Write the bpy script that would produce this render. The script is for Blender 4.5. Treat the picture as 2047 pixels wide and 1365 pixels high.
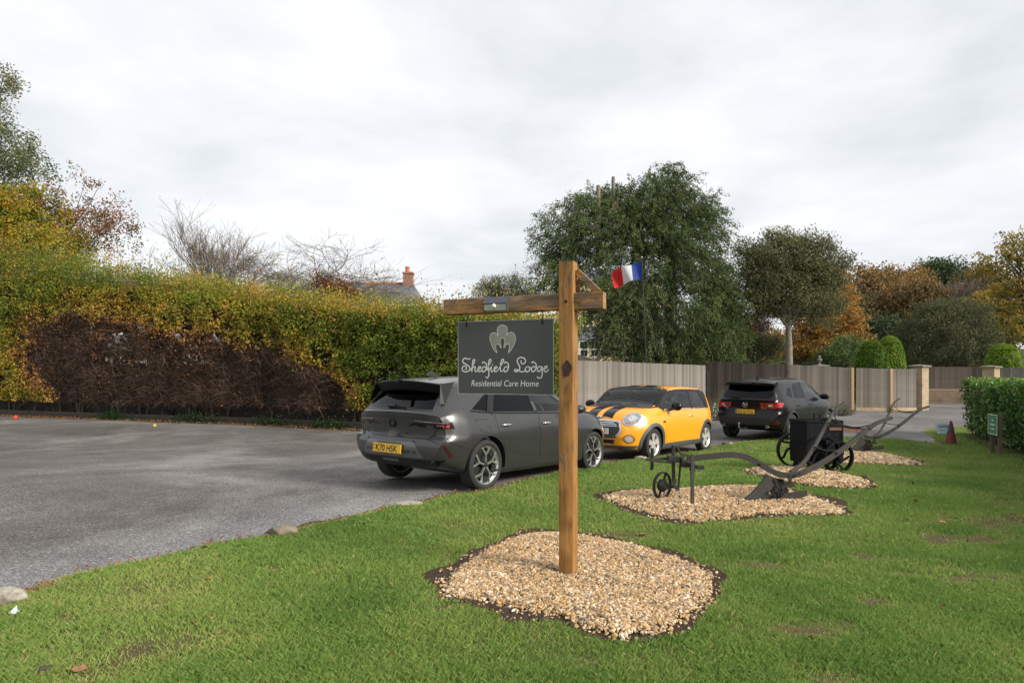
import bpy, bmesh, math, random
import numpy as np
from mathutils import Vector, Matrix
from mathutils.bvhtree import BVHTree
from mathutils.geometry import delaunay_2d_cdt

for o in list(bpy.data.objects):
    bpy.data.objects.remove(o, do_unlink=True)
random.seed(7); np.random.seed(7)
scene = bpy.context.scene
COL = scene.collection

# ------------------------------------------------------------------ camera
FPX, CX, YH, EYE = 1250.0, 1023.5, 748.0, 1.56       # focal length, centre and horizon in photo pixels; eye height
cam_data = bpy.data.cameras.new('camera')
cam_data.sensor_width = 36.0
cam_data.lens = FPX / 2047 * 36.0
cam_data.shift_y = (YH - 682.5) / 2047
cam_data.clip_start = 0.05
cam_data.clip_end = 2000
cam = bpy.data.objects.new('camera', cam_data)
COL.objects.link(cam)
cam.location = (0, 0, EYE)
cam.rotation_euler = (math.radians(90), 0, 0)
scene.camera = cam

# ------------------------------------------------------------------ sky and sun
SUN_EL, SUN_AZ = 29.0, math.degrees(math.atan2(0.80, -0.49))   # azimuth from +Y towards +X
world = bpy.data.worlds.new('World')
scene.world = world
world.use_nodes = True
wn, wl = world.node_tree.nodes, world.node_tree.links
wn.clear()
w_out = wn.new('ShaderNodeOutputWorld')
w_bg = wn.new('ShaderNodeBackground')
w_sky = wn.new('ShaderNodeTexSky')
w_sky.sky_type = 'NISHITA'
w_sky.sun_disc = False
w_sky.sun_elevation = math.radians(SUN_EL)
w_sky.sun_rotation = math.radians(SUN_AZ)
w_geo = wn.new('ShaderNodeTexCoord')
w_sep = wn.new('ShaderNodeSeparateXYZ')
wl.new(w_geo.outputs['Generated'], w_sep.inputs[0])
def wmath(op, a, b=None, clamp=False):
    n = wn.new('ShaderNodeMath'); n.operation = op; n.use_clamp = clamp
    for i, v in enumerate((a, b)):
        if v is None: continue
        if isinstance(v, (int, float)): n.inputs[i].default_value = v
        else: wl.new(v, n.inputs[i])
    return n.outputs[0]
w_zz = wmath('ADD', wmath('MAXIMUM', w_sep.outputs['Z'], 0.0), 0.16)
w_vec = wn.new('ShaderNodeCombineXYZ')
wl.new(wmath('DIVIDE', w_sep.outputs['X'], w_zz), w_vec.inputs[0])
wl.new(wmath('DIVIDE', w_sep.outputs['Y'], w_zz), w_vec.inputs[1])
def wnoise(scale, detail, rough, dist, off):
    mp = wn.new('ShaderNodeMapping'); mp.inputs['Location'].default_value = off
    wl.new(w_vec.outputs[0], mp.inputs['Vector'])
    n = wn.new('ShaderNodeTexNoise'); n.inputs['Scale'].default_value = scale
    n.inputs['Detail'].default_value = detail; n.inputs['Roughness'].default_value = rough
    n.inputs['Distortion'].default_value = dist
    wl.new(mp.outputs[0], n.inputs['Vector'])
    return n.outputs[0]
w_n1 = wnoise(0.75, 7, 0.58, 0.35, (5.3, 0.4, 0))
w_n2 = wnoise(2.3, 5, 0.5, 0.2, (-1.2, 4.4, 0))
w_n = wmath('ADD', wmath('MULTIPLY', w_n1, 0.72), wmath('MULTIPLY', w_n2, 0.28))
w_ramp = wn.new('ShaderNodeValToRGB')
cr = w_ramp.color_ramp
cr.elements[0].position = 0.34; cr.elements[0].color = (0.645, 0.675, 0.715, 1)
cr.elements[1].position = 0.575; cr.elements[1].color = (0.93, 0.94, 0.95, 1)
e = cr.elements.new(0.44); e.color = (0.785, 0.81, 0.84, 1)
wl.new(w_n, w_ramp.inputs[0])
w_dim = wn.new('ShaderNodeVectorMath'); w_dim.operation = 'SCALE'
wl.new(w_sky.outputs[0], w_dim.inputs[0]); w_dim.inputs['Scale'].default_value = 0.09
w_mix = wn.new('ShaderNodeMix'); w_mix.data_type = 'RGBA'
w_mix.inputs[0].default_value = 0.94                                # thick cloud over a little blue sky
wl.new(w_dim.outputs[0], w_mix.inputs[6]); wl.new(w_ramp.outputs[0], w_mix.inputs[7])
wl.new(w_mix.outputs[2], w_bg.inputs[0])
w_bg.inputs[1].default_value = 1.0
wl.new(w_bg.outputs[0], w_out.inputs[0])

sun_data = bpy.data.lights.new('sun', 'SUN')
sun_data.energy = 4.3
sun_data.angle = math.radians(19.0)
sun_data.color = (1.0, 0.93, 0.82)
sun = bpy.data.objects.new('sun', sun_data)
COL.objects.link(sun)
_el, _az = math.radians(SUN_EL), math.radians(SUN_AZ)
SUN_DIR = Vector((math.cos(_el) * math.sin(_az), math.cos(_el) * math.cos(_az), math.sin(_el)))
sun.rotation_euler = SUN_DIR.to_track_quat('Z', 'Y').to_euler()
sun.location = (12, -8, 14)

scene.view_settings.view_transform = 'Standard'
scene.view_settings.look = 'None'
scene.view_settings.exposure = 0.2
scene.view_settings.gamma = 1.0
scene.render.engine = 'CYCLES'
scene.cycles.use_denoising = True
scene.cycles.max_bounces = 5
scene.cycles.diffuse_bounces = 3
scene.cycles.glossy_bounces = 3
scene.cycles.transparent_max_bounces = 24

# ------------------------------------------------------------------ helpers
def pchip(xk, yk, x):
    xk, yk = np.asarray(xk, float), np.asarray(yk, float)
    x = np.clip(np.asarray(x, float), xk[0], xk[-1])
    h = np.diff(xk); d = np.diff(yk) / h
    m = np.zeros(len(xk))
    for i in range(1, len(xk) - 1):
        if d[i-1] * d[i] > 0:
            w1, w2 = 2*h[i] + h[i-1], h[i] + 2*h[i-1]
            m[i] = (w1 + w2) / (w1/d[i-1] + w2/d[i])
    m[0], m[-1] = d[0], d[-1]
    i = np.clip(np.searchsorted(xk, x, side='right') - 1, 0, len(h) - 1)
    t = (x - xk[i]) / h[i]
    return ((2*t**3 - 3*t**2 + 1) * yk[i] + (t**3 - 2*t**2 + t) * h[i] * m[i]
            + (-2*t**3 + 3*t**2) * yk[i+1] + (t**3 - t**2) * h[i] * m[i+1])

_GY = [-60, 5.5, 8.2, 10.4, 12.5, 14.5, 20, 40, 46, 90, 900]
_GZ = [0, 0, .045, -.03, -.13, -.2, -.2, -.2, -.2, -.2, -.2]
def gz(y, x=None):
    """Height of the ground at depth y: nearly level, sinking a little beyond the lawn."""
    r = pchip(_GY, _GZ, y)
    return float(r) if np.ndim(r) == 0 else r
def hill(x, y):
    t = np.clip((np.asarray(y, float) - 46) / 60, 0, 1); t = t*t*(3 - 2*t)
    u = np.clip((np.asarray(x, float) - 2) / 25, 0, 1); u = u*u*(3 - 2*u)
    return gz(y) + t*u*6.0
def G(px, py):
    """Ground point seen at a photo pixel."""
    y = 10.0
    for _ in range(60): y = FPX * (EYE - gz(y)) / (py - YH)
    return ((px - CX) / FPX * y, y, gz(y))
def at(px, py, y):
    """The point at depth y seen at a photo pixel."""
    return Vector(((px - CX) / FPX * y, y, EYE - (py - YH) / FPX * y))

def vnoise(x, y, scale, seed=0):
    x = np.asarray(x, float) / scale + seed*17.13; y = np.asarray(y, float) / scale + seed*5.71
    xi, yi = np.floor(x), np.floor(y); xf, yf = x - xi, y - yi
    def h(a, b):
        v = np.sin(a*127.1 + b*311.7 + seed*74.7) * 43758.5453
        return v - np.floor(v)
    u, v = xf*xf*(3-2*xf), yf*yf*(3-2*yf)
    return (h(xi,yi)*(1-u) + h(xi+1,yi)*u)*(1-v) + (h(xi,yi+1)*(1-u) + h(xi+1,yi+1)*u)*v
def fbm(x, y, scale, seed=0):
    return (vnoise(x,y,scale,seed)*.55 + vnoise(x,y,scale/2.1,seed+1)*.28 + vnoise(x,y,scale/4.3,seed+2)*.17)

def tag(o, label=None, cat=None, group=None, kind=None):
    if label: o['label'] = label
    if cat: o['category'] = cat
    if group: o['group'] = group
    if kind: o['kind'] = kind
    return o
def thing(name, label, cat, loc=(0,0,0), rotz=0, group=None):
    o = bpy.data.objects.new(name, None); COL.objects.link(o)
    o.empty_display_size = 0.1
    o.location = loc; o.rotation_euler = (0, 0, rotz)
    return tag(o, label, cat, group)
def link(name, me, parent=None):
    o = bpy.data.objects.new(name, me); COL.objects.link(o)
    if parent is not None: o.parent = parent
    return o
def copy_tree(o, parent=None):
    c = o.copy(); COL.objects.link(c); c.parent = parent
    for ch in o.children: copy_tree(ch, c)
    return c

def np_mesh(name, verts, faces, mat, attr=None, smooth=False):
    """verts (n,3), faces (m,k) arrays."""
    me = bpy.data.meshes.new(name)
    verts = np.ascontiguousarray(verts, np.float32); faces = np.ascontiguousarray(faces, np.int32)
    n, (m, k) = len(verts), faces.shape
    me.vertices.add(n); me.vertices.foreach_set('co', verts.ravel())
    me.loops.add(m*k); me.loops.foreach_set('vertex_index', faces.ravel())
    me.polygons.add(m); me.polygons.foreach_set('loop_start', np.arange(0, m*k, k, dtype=np.int32))
    me.polygons.foreach_set('use_smooth', np.full(m, smooth))
    if attr:
        for key, val in attr.items():
            a = me.attributes.new(key, 'FLOAT', 'POINT'); a.data.foreach_set('value', np.ascontiguousarray(val, np.float32))
    me.update(calc_edges=True)
    if mat: me.materials.append(mat)
    return me

class MB:
    """Collects shapes and links them as one mesh object."""
    def __init__(self): self.v = []; self.f = []; self.mi = []; self.cur = 0
    def add(self, vs, fs):
        b = len(self.v); self.v += [tuple(p) for p in vs]
        self.f += [tuple(b + i for i in f) for f in fs]; self.mi += [self.cur]*len(fs)
        return self
    def box(self, c, s, rz=0, m=None, bev=0):
        x, y, z = s[0]/2, s[1]/2, s[2]/2
        if bev:
            b = bev
            vs = []
            for sz in (-1, 1):
                for (ix, iz) in ((b, 0), (0, b)) if sz < 0 else ((0, b), (b, 0)):
                    zz = sz*(z - iz)
                    i = ix
                    vs += [(-x+i,-y+i+0,zz), (x-i,-y+i,zz), (x-i,y-i,zz), (-x+i,y-i,zz)]
            fs = [(3,2,1,0), (12,13,14,15)]
            for r in range(3):
                for k in range(4):
                    fs.append((r*4+k, r*4+(k+1)%4, (r+1)*4+(k+1)%4, (r+1)*4+k))
        else:
            vs = [(-x,-y,-z),(x,-y,-z),(x,y,-z),(-x,y,-z),(-x,-y,z),(x,-y,z),(x,y,z),(-x,y,z)]
            fs = [(3,2,1,0),(4,5,6,7),(0,1,5,4),(1,2,6,5),(2,3,7,6),(3,0,4,7)]
        M = m or Matrix.Rotation(rz, 3, 'Z')
        return self.add([M @ Vector(p) + Vector(c) for p in vs], fs)
    def bar(self, a, b, w, h, up=(0,0,1), bev=0):
        """A rectangular bar from a to b, w across and h along up."""
        a, b = Vector(a), Vector(b); d = b - a; L = d.length; d.normalize()
        s = d.cross(Vector(up))
        if s.length < 1e-5: s = d.cross(Vector((0,1,0)))
        s.normalize(); u = s.cross(d)
        M = Matrix((d, s, u)).transposed()
        return self.box((a+b)/2, (L, w, h), m=M, bev=bev)
    def tube(self, pts, r, n=8, caps=True, flat=None):
        pts = [Vector(p) for p in pts]; k = len(pts)
        rr = list(r) if hasattr(r, '__len__') else [r]*k
        vs, fs = [], []; prev = None
        for i, p in enumerate(pts):
            t = (pts[min(i+1,k-1)] - pts[max(i-1,0)]).normalized()
            if prev is None:
                ref = Vector((0,0,1)) if abs(t.z) < .9 else Vector((1,0,0))
                s = t.cross(ref).normalized()
            else:
                s = prev - t*prev.dot(t); s.normalize()
            prev = s; u = t.cross(s)
            for j in range(n):
                a = 2*math.pi*j/n
                vs.append(p + s*(math.cos(a)*rr[i]) + u*(math.sin(a)*rr[i]))
        for i in range(k-1):
            for j in range(n):
                fs.append((i*n+j, i*n+(j+1)%n, (i+1)*n+(j+1)%n, (i+1)*n+j))
        if caps: fs += [tuple(reversed(range(n))), tuple(range((k-1)*n, k*n))]
        return self.add(vs, fs)
    def strap(self, pts, w, h, side=(0,1,0)):
        """A flat strip swept along pts: w along side, h across."""
        pts = [Vector(p) for p in pts]; k = len(pts); vs, fs = [], []; S = Vector(side).normalized()
        ww = list(w) if hasattr(w, '__len__') else [w]*k
        hh = list(h) if hasattr(h, '__len__') else [h]*k
        for i, p in enumerate(pts):
            t = (pts[min(i+1,k-1)] - pts[max(i-1,0)]).normalized()
            s = (S - t*S.dot(t)).normalized(); u = t.cross(s)
            for a, b in ((-1,-1),(1,-1),(1,1),(-1,1)):
                vs.append(p + s*(a*ww[i]/2) + u*(b*hh[i]/2))
        for i in range(k-1):
            for j in range(4): fs.append((i*4+j, i*4+(j+1)%4, (i+1)*4+(j+1)%4, (i+1)*4+j))
        fs += [(3,2,1,0), tuple(range((k-1)*4, k*4))]
        return self.add(vs, fs)
    def lathe(self, prof, n=24, axis='Z', c=(0,0,0), closed=False):
        """prof: list of (r, h)."""
        vs, fs = [], []; k = len(prof)
        for (r, h) in prof:
            for j in range(n):
                a = 2*math.pi*j/n; p = (r*math.cos(a), r*math.sin(a), h)
                if axis == 'Y': p = (p[0], p[2], p[1])
                elif axis == 'X': p = (p[2], p[0], p[1])
                vs.append((p[0]+c[0], p[1]+c[1], p[2]+c[2]))
        rng = range(k) if closed else range(k-1)
        for i in rng:
            for j in range(n):
                i2 = (i+1) % k
                fs.append((i*n+j, i*n+(j+1)%n, i2*n+(j+1)%n, i2*n+j))
        if not closed:
            if prof[0][0] > 1e-6: fs.append(tuple(reversed(range(n))))
            if prof[-1][0] > 1e-6: fs.append(tuple(range((k-1)*n, k*n)))
        return self.add(vs, fs)
    def prism(self, poly, h0, h1, f=lambda a, b, h: (a, b, h)):
        """Extrude a 2D polygon between h0 and h1; f places (a, b, h)."""
        n = len(poly)
        vs = [f(a, b, h0) for a, b in poly] + [f(a, b, h1) for a, b in poly]
        fs = [tuple(reversed(range(n))), tuple(range(n, 2*n))] + [(i, (i+1)%n, n+(i+1)%n, n+i) for i in range(n)]
        return self.add(vs, fs)
    def build(self, name, mat, parent=None, smooth=None, fix=True):
        me = bpy.data.meshes.new(name)
        me.from_pydata(self.v, [], self.f)
        mats = mat if isinstance(mat, (list, tuple)) else [mat]
        for m in mats: me.materials.append(m)
        if len(mats) > 1: me.polygons.foreach_set('material_index', self.mi)
        if fix:
            bm = bmesh.new(); bm.from_mesh(me); bmesh.ops.recalc_face_normals(bm, faces=bm.faces); bm.to_mesh(me); bm.free()
        if smooth is not None:
            me.polygons.foreach_set('use_smooth', [True]*len(me.polygons))
            me.set_sharp_from_angle(angle=math.radians(smooth))
        me.update()
        return link(name, me, parent)

def catmull(pts, sub=6, closed=False):
    P = [np.array(p, float) for p in pts]; n = len(P); out = []
    for i in range(n if closed else n-1):
        p0 = P[(i-1) % n] if closed or i > 0 else 2*P[0]-P[1]
        p1, p2 = P[i], P[(i+1) % n]
        p3 = P[(i+2) % n] if closed or i+2 < n else 2*P[-1]-P[-2]
        for k in range(sub):
            t = k/sub
            out.append(.5*((2*p1) + (-p0+p2)*t + (2*p0-5*p1+4*p2-p3)*t*t + (-p0+3*p1-3*p2+p3)*t**3))
    if not closed: out.append(P[-1])
    return [tuple(q) for q in out]

def in_poly(x, y, poly):
    x, y = np.asarray(x), np.asarray(y); r = np.zeros(x.shape, bool); n = len(poly)
    for i in range(n):
        x1, y1 = poly[i]; x2, y2 = poly[(i+1) % n]
        c = ((y1 > y) != (y2 > y)) & (x < (x2-x1)*(y-y1)/((y2-y1) if y2 != y1 else 1e-12) + x1)
        r ^= c
    return r
def cdt(poly, spacing, jitter=0.0, extra=None):
    """Triangulate a polygon with interior grid points: verts (n,2), tris."""
    b = []
    n = len(poly)
    for i in range(n):
        p, q = np.array(poly[i], float), np.array(poly[(i+1) % n], float)
        k = max(1, int(np.linalg.norm(q-p)/spacing))
        for j in range(k): b.append(p + (q-p)*j/k)
    b = np.array(b); nb = len(b)
    lo, hi = b.min(0), b.max(0)
    if extra is None:
        gx, gy = np.meshgrid(np.arange(lo[0]+spacing/2, hi[0], spacing), np.arange(lo[1]+spacing/2, hi[1], spacing))
        g = np.c_[gx.ravel(), gy.ravel()]
    else: g = np.asarray(extra)
    if len(g):
        if jitter: g = g + (np.random.rand(*g.shape)-.5)*jitter
        g = g[in_poly(g[:,0], g[:,1], [tuple(p) for p in poly])]
        if len(g) and len(g) < 4000:                       # keep clear of the rim
            d = np.min(np.hypot(g[:,None,0]-b[None,:,0], g[:,None,1]-b[None,:,1]), axis=1)
            g = g[d > spacing*.35]
    allp = np.vstack([b, g]) if len(g) else b
    r = delaunay_2d_cdt([Vector(p) for p in allp], [(i, (i+1) % nb) for i in range(nb)], [], 1, 1e-7)
    vs = np.array([tuple(p) for p in r[0]]); ts = [tuple(f) for f in r[2]]
    return vs, ts, nb

# ------------------------------------------------------------------ materials
def _nodes(name):
    m = bpy.data.materials.new(name); m.use_nodes = True
    nt = m.node_tree; b = nt.nodes['Principled BSDF']
    return m, nt, b
def noise_node(nt, scale, detail=4, rough=.55, dist=0, coord='Object', stretch=None):
    tc = nt.nodes.new('ShaderNodeTexCoord'); n = nt.nodes.new('ShaderNodeTexNoise')
    n.inputs['Scale'].default_value = scale; n.inputs['Detail'].default_value = detail
    n.inputs['Roughness'].default_value = rough; n.inputs['Distortion'].default_value = dist
    src = tc.outputs[coord]
    if stretch:
        mp = nt.nodes.new('ShaderNodeMapping'); mp.inputs['Scale'].default_value = stretch
        nt.links.new(src, mp.inputs['Vector']); src = mp.outputs[0]
    nt.links.new(src, n.inputs['Vector'])
    return n
def ramp_node(nt, fac, stops):
    r = nt.nodes.new('ShaderNodeValToRGB'); c = r.color_ramp
    while len(c.elements) > 1: c.elements.remove(c.elements[-1])
    c.elements[0].position = stops[0][0]; c.elements[0].color = (*stops[0][1], 1)
    for p, col in stops[1:]:
        e = c.elements.new(p); e.color = (*col, 1)
    nt.links.new(fac, r.inputs[0])
    return r
def bump(nt, b, src, strength=.3, dist=.01):
    n = nt.nodes.new('ShaderNodeBump'); n.inputs['Strength'].default_value = strength; n.inputs['Distance'].default_value = dist
    nt.links.new(src, n.inputs['Height']); nt.links.new(n.outputs[0], b.inputs['Normal'])
def mixc(nt, fac, a, b, mode='MIX'):
    n = nt.nodes.new('ShaderNodeMix'); n.data_type = 'RGBA'; n.blend_type = mode
    for i, v in ((0, fac), (6, a), (7, b)):
        if hasattr(v, 'is_linked') or hasattr(v, 'links'): nt.links.new(v, n.inputs[i])
        elif i == 0: n.inputs[0].default_value = v
        else: n.inputs[i].default_value = (*v, 1)
    return n.outputs[2]
def pm(name, col, rough=.6, metal=0, var=.15, scale=8, bmp=0, coat=0, spec=.5, stretch=None, dirt=None, dist=.01):
    """A painted or plain surface with a little mottling."""
    m, nt, b = _nodes(name)
    n = noise_node(nt, scale, 5, .6, stretch=stretch)
    lo = tuple(c*(1-var) for c in col); hi = tuple(min(1, c*(1+var)) for c in col)
    out = ramp_node(nt, n.outputs[0], [(.3, lo), (.7, hi)]).outputs[0]
    if dirt:
        dcol, dscale, dmin, dmax = dirt
        n2 = noise_node(nt, dscale, 6, .65, stretch=stretch)
        f = ramp_node(nt, n2.outputs[0], [(dmin, (0,0,0)), (dmax, (1,1,1))]).outputs[0]
        out = mixc(nt, f, out, dcol)
    nt.links.new(out, b.inputs['Base Color'])
    b.inputs['Roughness'].default_value = rough; b.inputs['Metallic'].default_value = metal
    b.inputs['Coat Weight'].default_value = coat; b.inputs['Coat Roughness'].default_value = .04
    b.inputs['Specular IOR Level'].default_value = spec
    if bmp: bump(nt, b, n.outputs[0], bmp, dist)
    return m
def leafmat(name, stops, trans=.35, rough=.55, spec=.25):
    """Leaf faces coloured by their own tint attribute, lit through a little."""
    m, nt, b = _nodes(name)
    a = nt.nodes.new('ShaderNodeAttribute'); a.attribute_name = 'tint'
    r = ramp_node(nt, a.outputs['Fac'], stops)
    nt.links.new(r.outputs[0], b.inputs['Base Color'])
    b.inputs['Roughness'].default_value = rough; b.inputs['Specular IOR Level'].default_value = spec
    t = nt.nodes.new('ShaderNodeBsdfTranslucent'); nt.links.new(r.outputs[0], t.inputs[0])
    mx = nt.nodes.new('ShaderNodeMixShader'); mx.inputs[0].default_value = trans
    nt.links.new(b.outputs[0], mx.inputs[1]); nt.links.new(t.outputs[0], mx.inputs[2])
    nt.links.new(mx.outputs[0], nt.nodes['Material Output'].inputs[0])
    return m
def glassmat(name, tint, gloss=(1,1,1), ior=1.48):
    m, nt, b = _nodes(name); nt.nodes.remove(b)
    t = nt.nodes.new('ShaderNodeBsdfTransparent'); t.inputs[0].default_value = (*tint, 1)
    g = nt.nodes.new('ShaderNodeBsdfGlossy'); g.inputs['Roughness'].default_value = .02; g.inputs[0].default_value = (*gloss, 1)
    f = nt.nodes.new('ShaderNodeFresnel'); f.inputs[0].default_value = ior
    mx = nt.nodes.new('ShaderNodeMixShader')
    nt.links.new(f.outputs[0], mx.inputs[0]); nt.links.new(t.outputs[0], mx.inputs[1]); nt.links.new(g.outputs[0], mx.inputs[2])
    nt.links.new(mx.outputs[0], nt.nodes['Material Output'].inputs[0])
    return m
# ------------------------------------------------------------------ ground, tarmac, lawn, gravel beds
def mat_tarmac():
    m, nt, b = _nodes('tarmac')
    big = noise_node(nt, .28, 4, .6, .6)
    mid = noise_node(nt, 1.6, 5, .65)
    base = ramp_node(nt, big.outputs[0], [(.34, (.088,.079,.073)), (.5, (.135,.126,.119)), (.66, (.235,.229,.222))]).outputs[0]
    mott = ramp_node(nt, mid.outputs[0], [(.3, (.74,.74,.74)), (.7, (1.15,1.14,1.12))]).outputs[0]
    c = mixc(nt, 1.0, base, mott, 'MULTIPLY')
    tc = nt.nodes.new('ShaderNodeTexCoord')
    vo = nt.nodes.new('ShaderNodeTexVoronoi'); vo.inputs['Scale'].default_value = 84
    nt.links.new(tc.outputs['Object'], vo.inputs['Vector'])
    sep = nt.nodes.new('ShaderNodeSeparateColor'); nt.links.new(vo.outputs['Color'], sep.inputs[0])
    chip = ramp_node(nt, sep.outputs[0], [(.0, (.45,.45,.46)), (.5, (.8,.8,.8)), (.80, (1.2,1.18,1.16)), (.93, (1.75,1.72,1.66)), (1, (2.0,1.96,1.9))]).outputs[0]
    c = mixc(nt, 1.0, c, chip, 'MULTIPLY')
    # pale loose chippings gather along the lawn edge
    dp = nt.nodes.new('ShaderNodeVectorMath'); dp.operation = 'DOT_PRODUCT'; dp.inputs[1].default_value = (-.81, .588, 0)
    nt.links.new(tc.outputs['Object'], dp.inputs[0])
    ad = nt.nodes.new('ShaderNodeMath'); ad.operation = 'ADD'; ad.inputs[1].default_value = -(.81*3.48 + .588*4.25)
    nt.links.new(dp.outputs['Value'], ad.inputs[0])
    jt = nt.nodes.new('ShaderNodeMath'); jt.operation = 'MULTIPLY_ADD'; jt.inputs[1].default_value = -2.2; nt.links.new(mid.outputs[0], jt.inputs[0]); nt.links.new(ad.outputs[0], jt.inputs[2])
    mr = nt.nodes.new('ShaderNodeMapRange'); mr.inputs[1].default_value = -1.2; mr.inputs[2].default_value = .9; mr.inputs[3].default_value = 1; mr.inputs[4].default_value = 0
    nt.links.new(jt.outputs[0], mr.inputs[0])
    sy = nt.nodes.new('ShaderNodeSeparateXYZ'); nt.links.new(tc.outputs['Object'], sy.inputs[0])
    my = nt.nodes.new('ShaderNodeMapRange'); my.inputs[1].default_value = 7.5; my.inputs[2].default_value = 10.5; my.inputs[3].default_value = .85; my.inputs[4].default_value = .12
    nt.links.new(sy.outputs[1], my.inputs[0])
    fm = nt.nodes.new('ShaderNodeMath'); fm.operation = 'MULTIPLY'; nt.links.new(mr.outputs[0], fm.inputs[0]); nt.links.new(my.outputs[0], fm.inputs[1])
    c = mixc(nt, fm.outputs[0], c, mixc(nt, 1.0, (.245,.245,.25), chip, 'MULTIPLY'))
    nt.links.new(c, b.inputs['Base Color'])
    b.inputs['Roughness'].default_value = .78; b.inputs['Specular IOR Level'].default_value = .35
    bump(nt, b, vo.outputs['Distance'], .4, .006)
    return m
M_tarmac = mat_tarmac()
M_soil = pm('soil', (.052,.036,.025), .95, var=.5, scale=30, bmp=.8, spec=.1)
M_meadow = pm('meadow', (.055,.085,.025), .95, var=.4, scale=.6, spec=.1)
M_leaflitter = pm('leaf_litter_soil', (.075,.042,.025), .95, var=.6, scale=14, bmp=.6, spec=.1)

def sheet(name, poly, spacing, mat, dz, zf=None, skirt=0.0, extra=None, kind='structure', attr=None):
    vs, ts, nb = cdt(poly, spacing, extra=extra)
    z = (zf(vs[:,0], vs[:,1]) if zf else gz(vs[:,1])) + dz
    V = np.c_[vs, z]
    F = [list(t) for t in ts]
    me_v = [tuple(p) for p in V]; fs = [tuple(f) for f in F]
    if skirt:
        n0 = len(me_v); rim = {}
        for i in range(nb):
            rim[i] = len(me_v); x, y, zz = me_v[i]; me_v.append((x, y, zz - skirt))
        for i in range(nb):
            j = (i+1) % nb
            fs.append((i, rim[i], rim[j], j))
    me = bpy.data.meshes.new(name); me.from_pydata(me_v, [], fs); me.materials.append(mat)
    if attr:
        for k, fn in attr.items():
            a = me.attributes.new(k, 'FLOAT', 'POINT'); xy = np.array(me_v)
            a.data.foreach_set('value', np.asarray(fn(xy[:,0], xy[:,1]), np.float32))
    bm = bmesh.new(); bm.from_mesh(me); bmesh.ops.recalc_face_normals(bm, faces=bm.faces)
    top = max(bm.faces, key=lambda f: f.calc_area())
    if top.normal.z < 0: bmesh.ops.reverse_faces(bm, faces=bm.faces)
    bm.to_mesh(me); bm.free()
    me.polygons.foreach_set('use_smooth', [True]*len(me.polygons)); me.set_sharp_from_angle(angle=math.radians(50))
    o = link(name, me)
    if kind: o['kind'] = kind
    return o

# far ground: one sheet to the horizon, rising gently under the woods
gx = np.concatenate([np.linspace(-900,-80,8), np.linspace(-70,90,41), np.linspace(110,900,8)])
gy = np.concatenate([[-300,-100,-30], np.arange(-10,24,1.0), np.linspace(25,120,40), np.linspace(140,900,9)])
XX, YY = np.meshgrid(gx, gy)
ZZ = hill(XX, YY) - .03
idx = np.arange(XX.size).reshape(XX.shape)
F = np.c_[idx[:-1,:-1].ravel(), idx[:-1,1:].ravel(), idx[1:,1:].ravel(), idx[1:,:-1].ravel()]
tag(link('ground', np_mesh('ground', np.c_[XX.ravel(), YY.ravel(), ZZ.ravel()], F, M_meadow, smooth=True)), kind='structure')

# tarmac of the car park and drive
ty = np.concatenate([np.arange(-6, 22, .5), np.linspace(22, 44, 12)])
tx = np.array([-34,-20,-10,0,10,20,34.])
TX, TY = np.meshgrid(tx, ty); TZ = gz(TY.ravel()).reshape(TY.shape)
idx = np.arange(TX.size).reshape(TX.shape)
F = np.c_[idx[:-1,:-1].ravel(), idx[:-1,1:].ravel(), idx[1:,1:].ravel(), idx[1:,:-1].ravel()]
tag(link('car_park', np_mesh('car_park', np.c_[TX.ravel(), TY.ravel(), TZ.ravel()], F, M_tarmac, smooth=True)), kind='structure')

LAWN_PX = [(-260,1262),(0,1207),(60,1180),(120,1160),(200,1141),(270,1127),(330,1115),(400,1098),(450,1086),(520,1074),(580,1064),(620,1051),(700,1034),(760,1020),
           (830,1006),(880,992),(930,984),(985,976),(1040,962),(1090,951),(1140,939),(1200,926),(1260,919),(1310,914),(1360,905),(1420,894),(1480,884),(1540,879),
           (1600,876),(1672,874),(1740,875),(1800,879),(1845,884),(1868,887),(1866,876),(1842,862),(1860,858),(1885,855),(1925,852)]
lawn_poly = [G(*p)[:2] for p in LAWN_PX]
_r = np.random.RandomState(3)
_lp = []
for i, p in enumerate(lawn_poly):                       # a ragged turf edge
    _lp.append(p)
    if i < 34:
        q = lawn_poly[i+1]
        for t in (.25,.5,.75):
            _lp.append((p[0]+(q[0]-p[0])*t + _r.uniform(-.025,.025), p[1]+(q[1]-p[1])*t + _r.uniform(-.03,.03)))
lawn_poly = _lp + [(17.5,22.0),(17.5,-2.5),(-3.6,-2.5)]

def bed(pts, grow=1.0):
    P = np.array([G(*p)[:2] for p in pts]); c = P.mean(0)
    return [tuple(p) for p in catmull([tuple(c + (p-c)*grow) for p in P], 5, True)]
BEDS = [bed([(880,1186),(905,1150),(965,1107),(1040,1077),(1110,1071),(1200,1084),(1300,1104),(1395,1140),(1434,1172),(1424,1212),(1378,1256),(1318,1282),(1240,1291),(1175,1276),(1125,1252),(1040,1236),(960,1214),(900,1206)]),
        bed([(1203,1001),(1245,987),(1330,983),(1420,978),(1500,977),(1570,986),(1640,1003),(1692,1029),(1670,1038),(1560,1035),(1480,1043),(1390,1050),(1325,1040),(1250,1019)]),
        bed([(1500,941),(1560,938),(1640,944),(1700,957),(1745,972),(1725,980),(1640,979),(1570,968),(1515,953)]),
        bed([(1650,914),(1700,906),(1750,908),(1800,917),(1838,928),(1820,934),(1740,931),(1660,931)])]
SOIL = []
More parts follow.
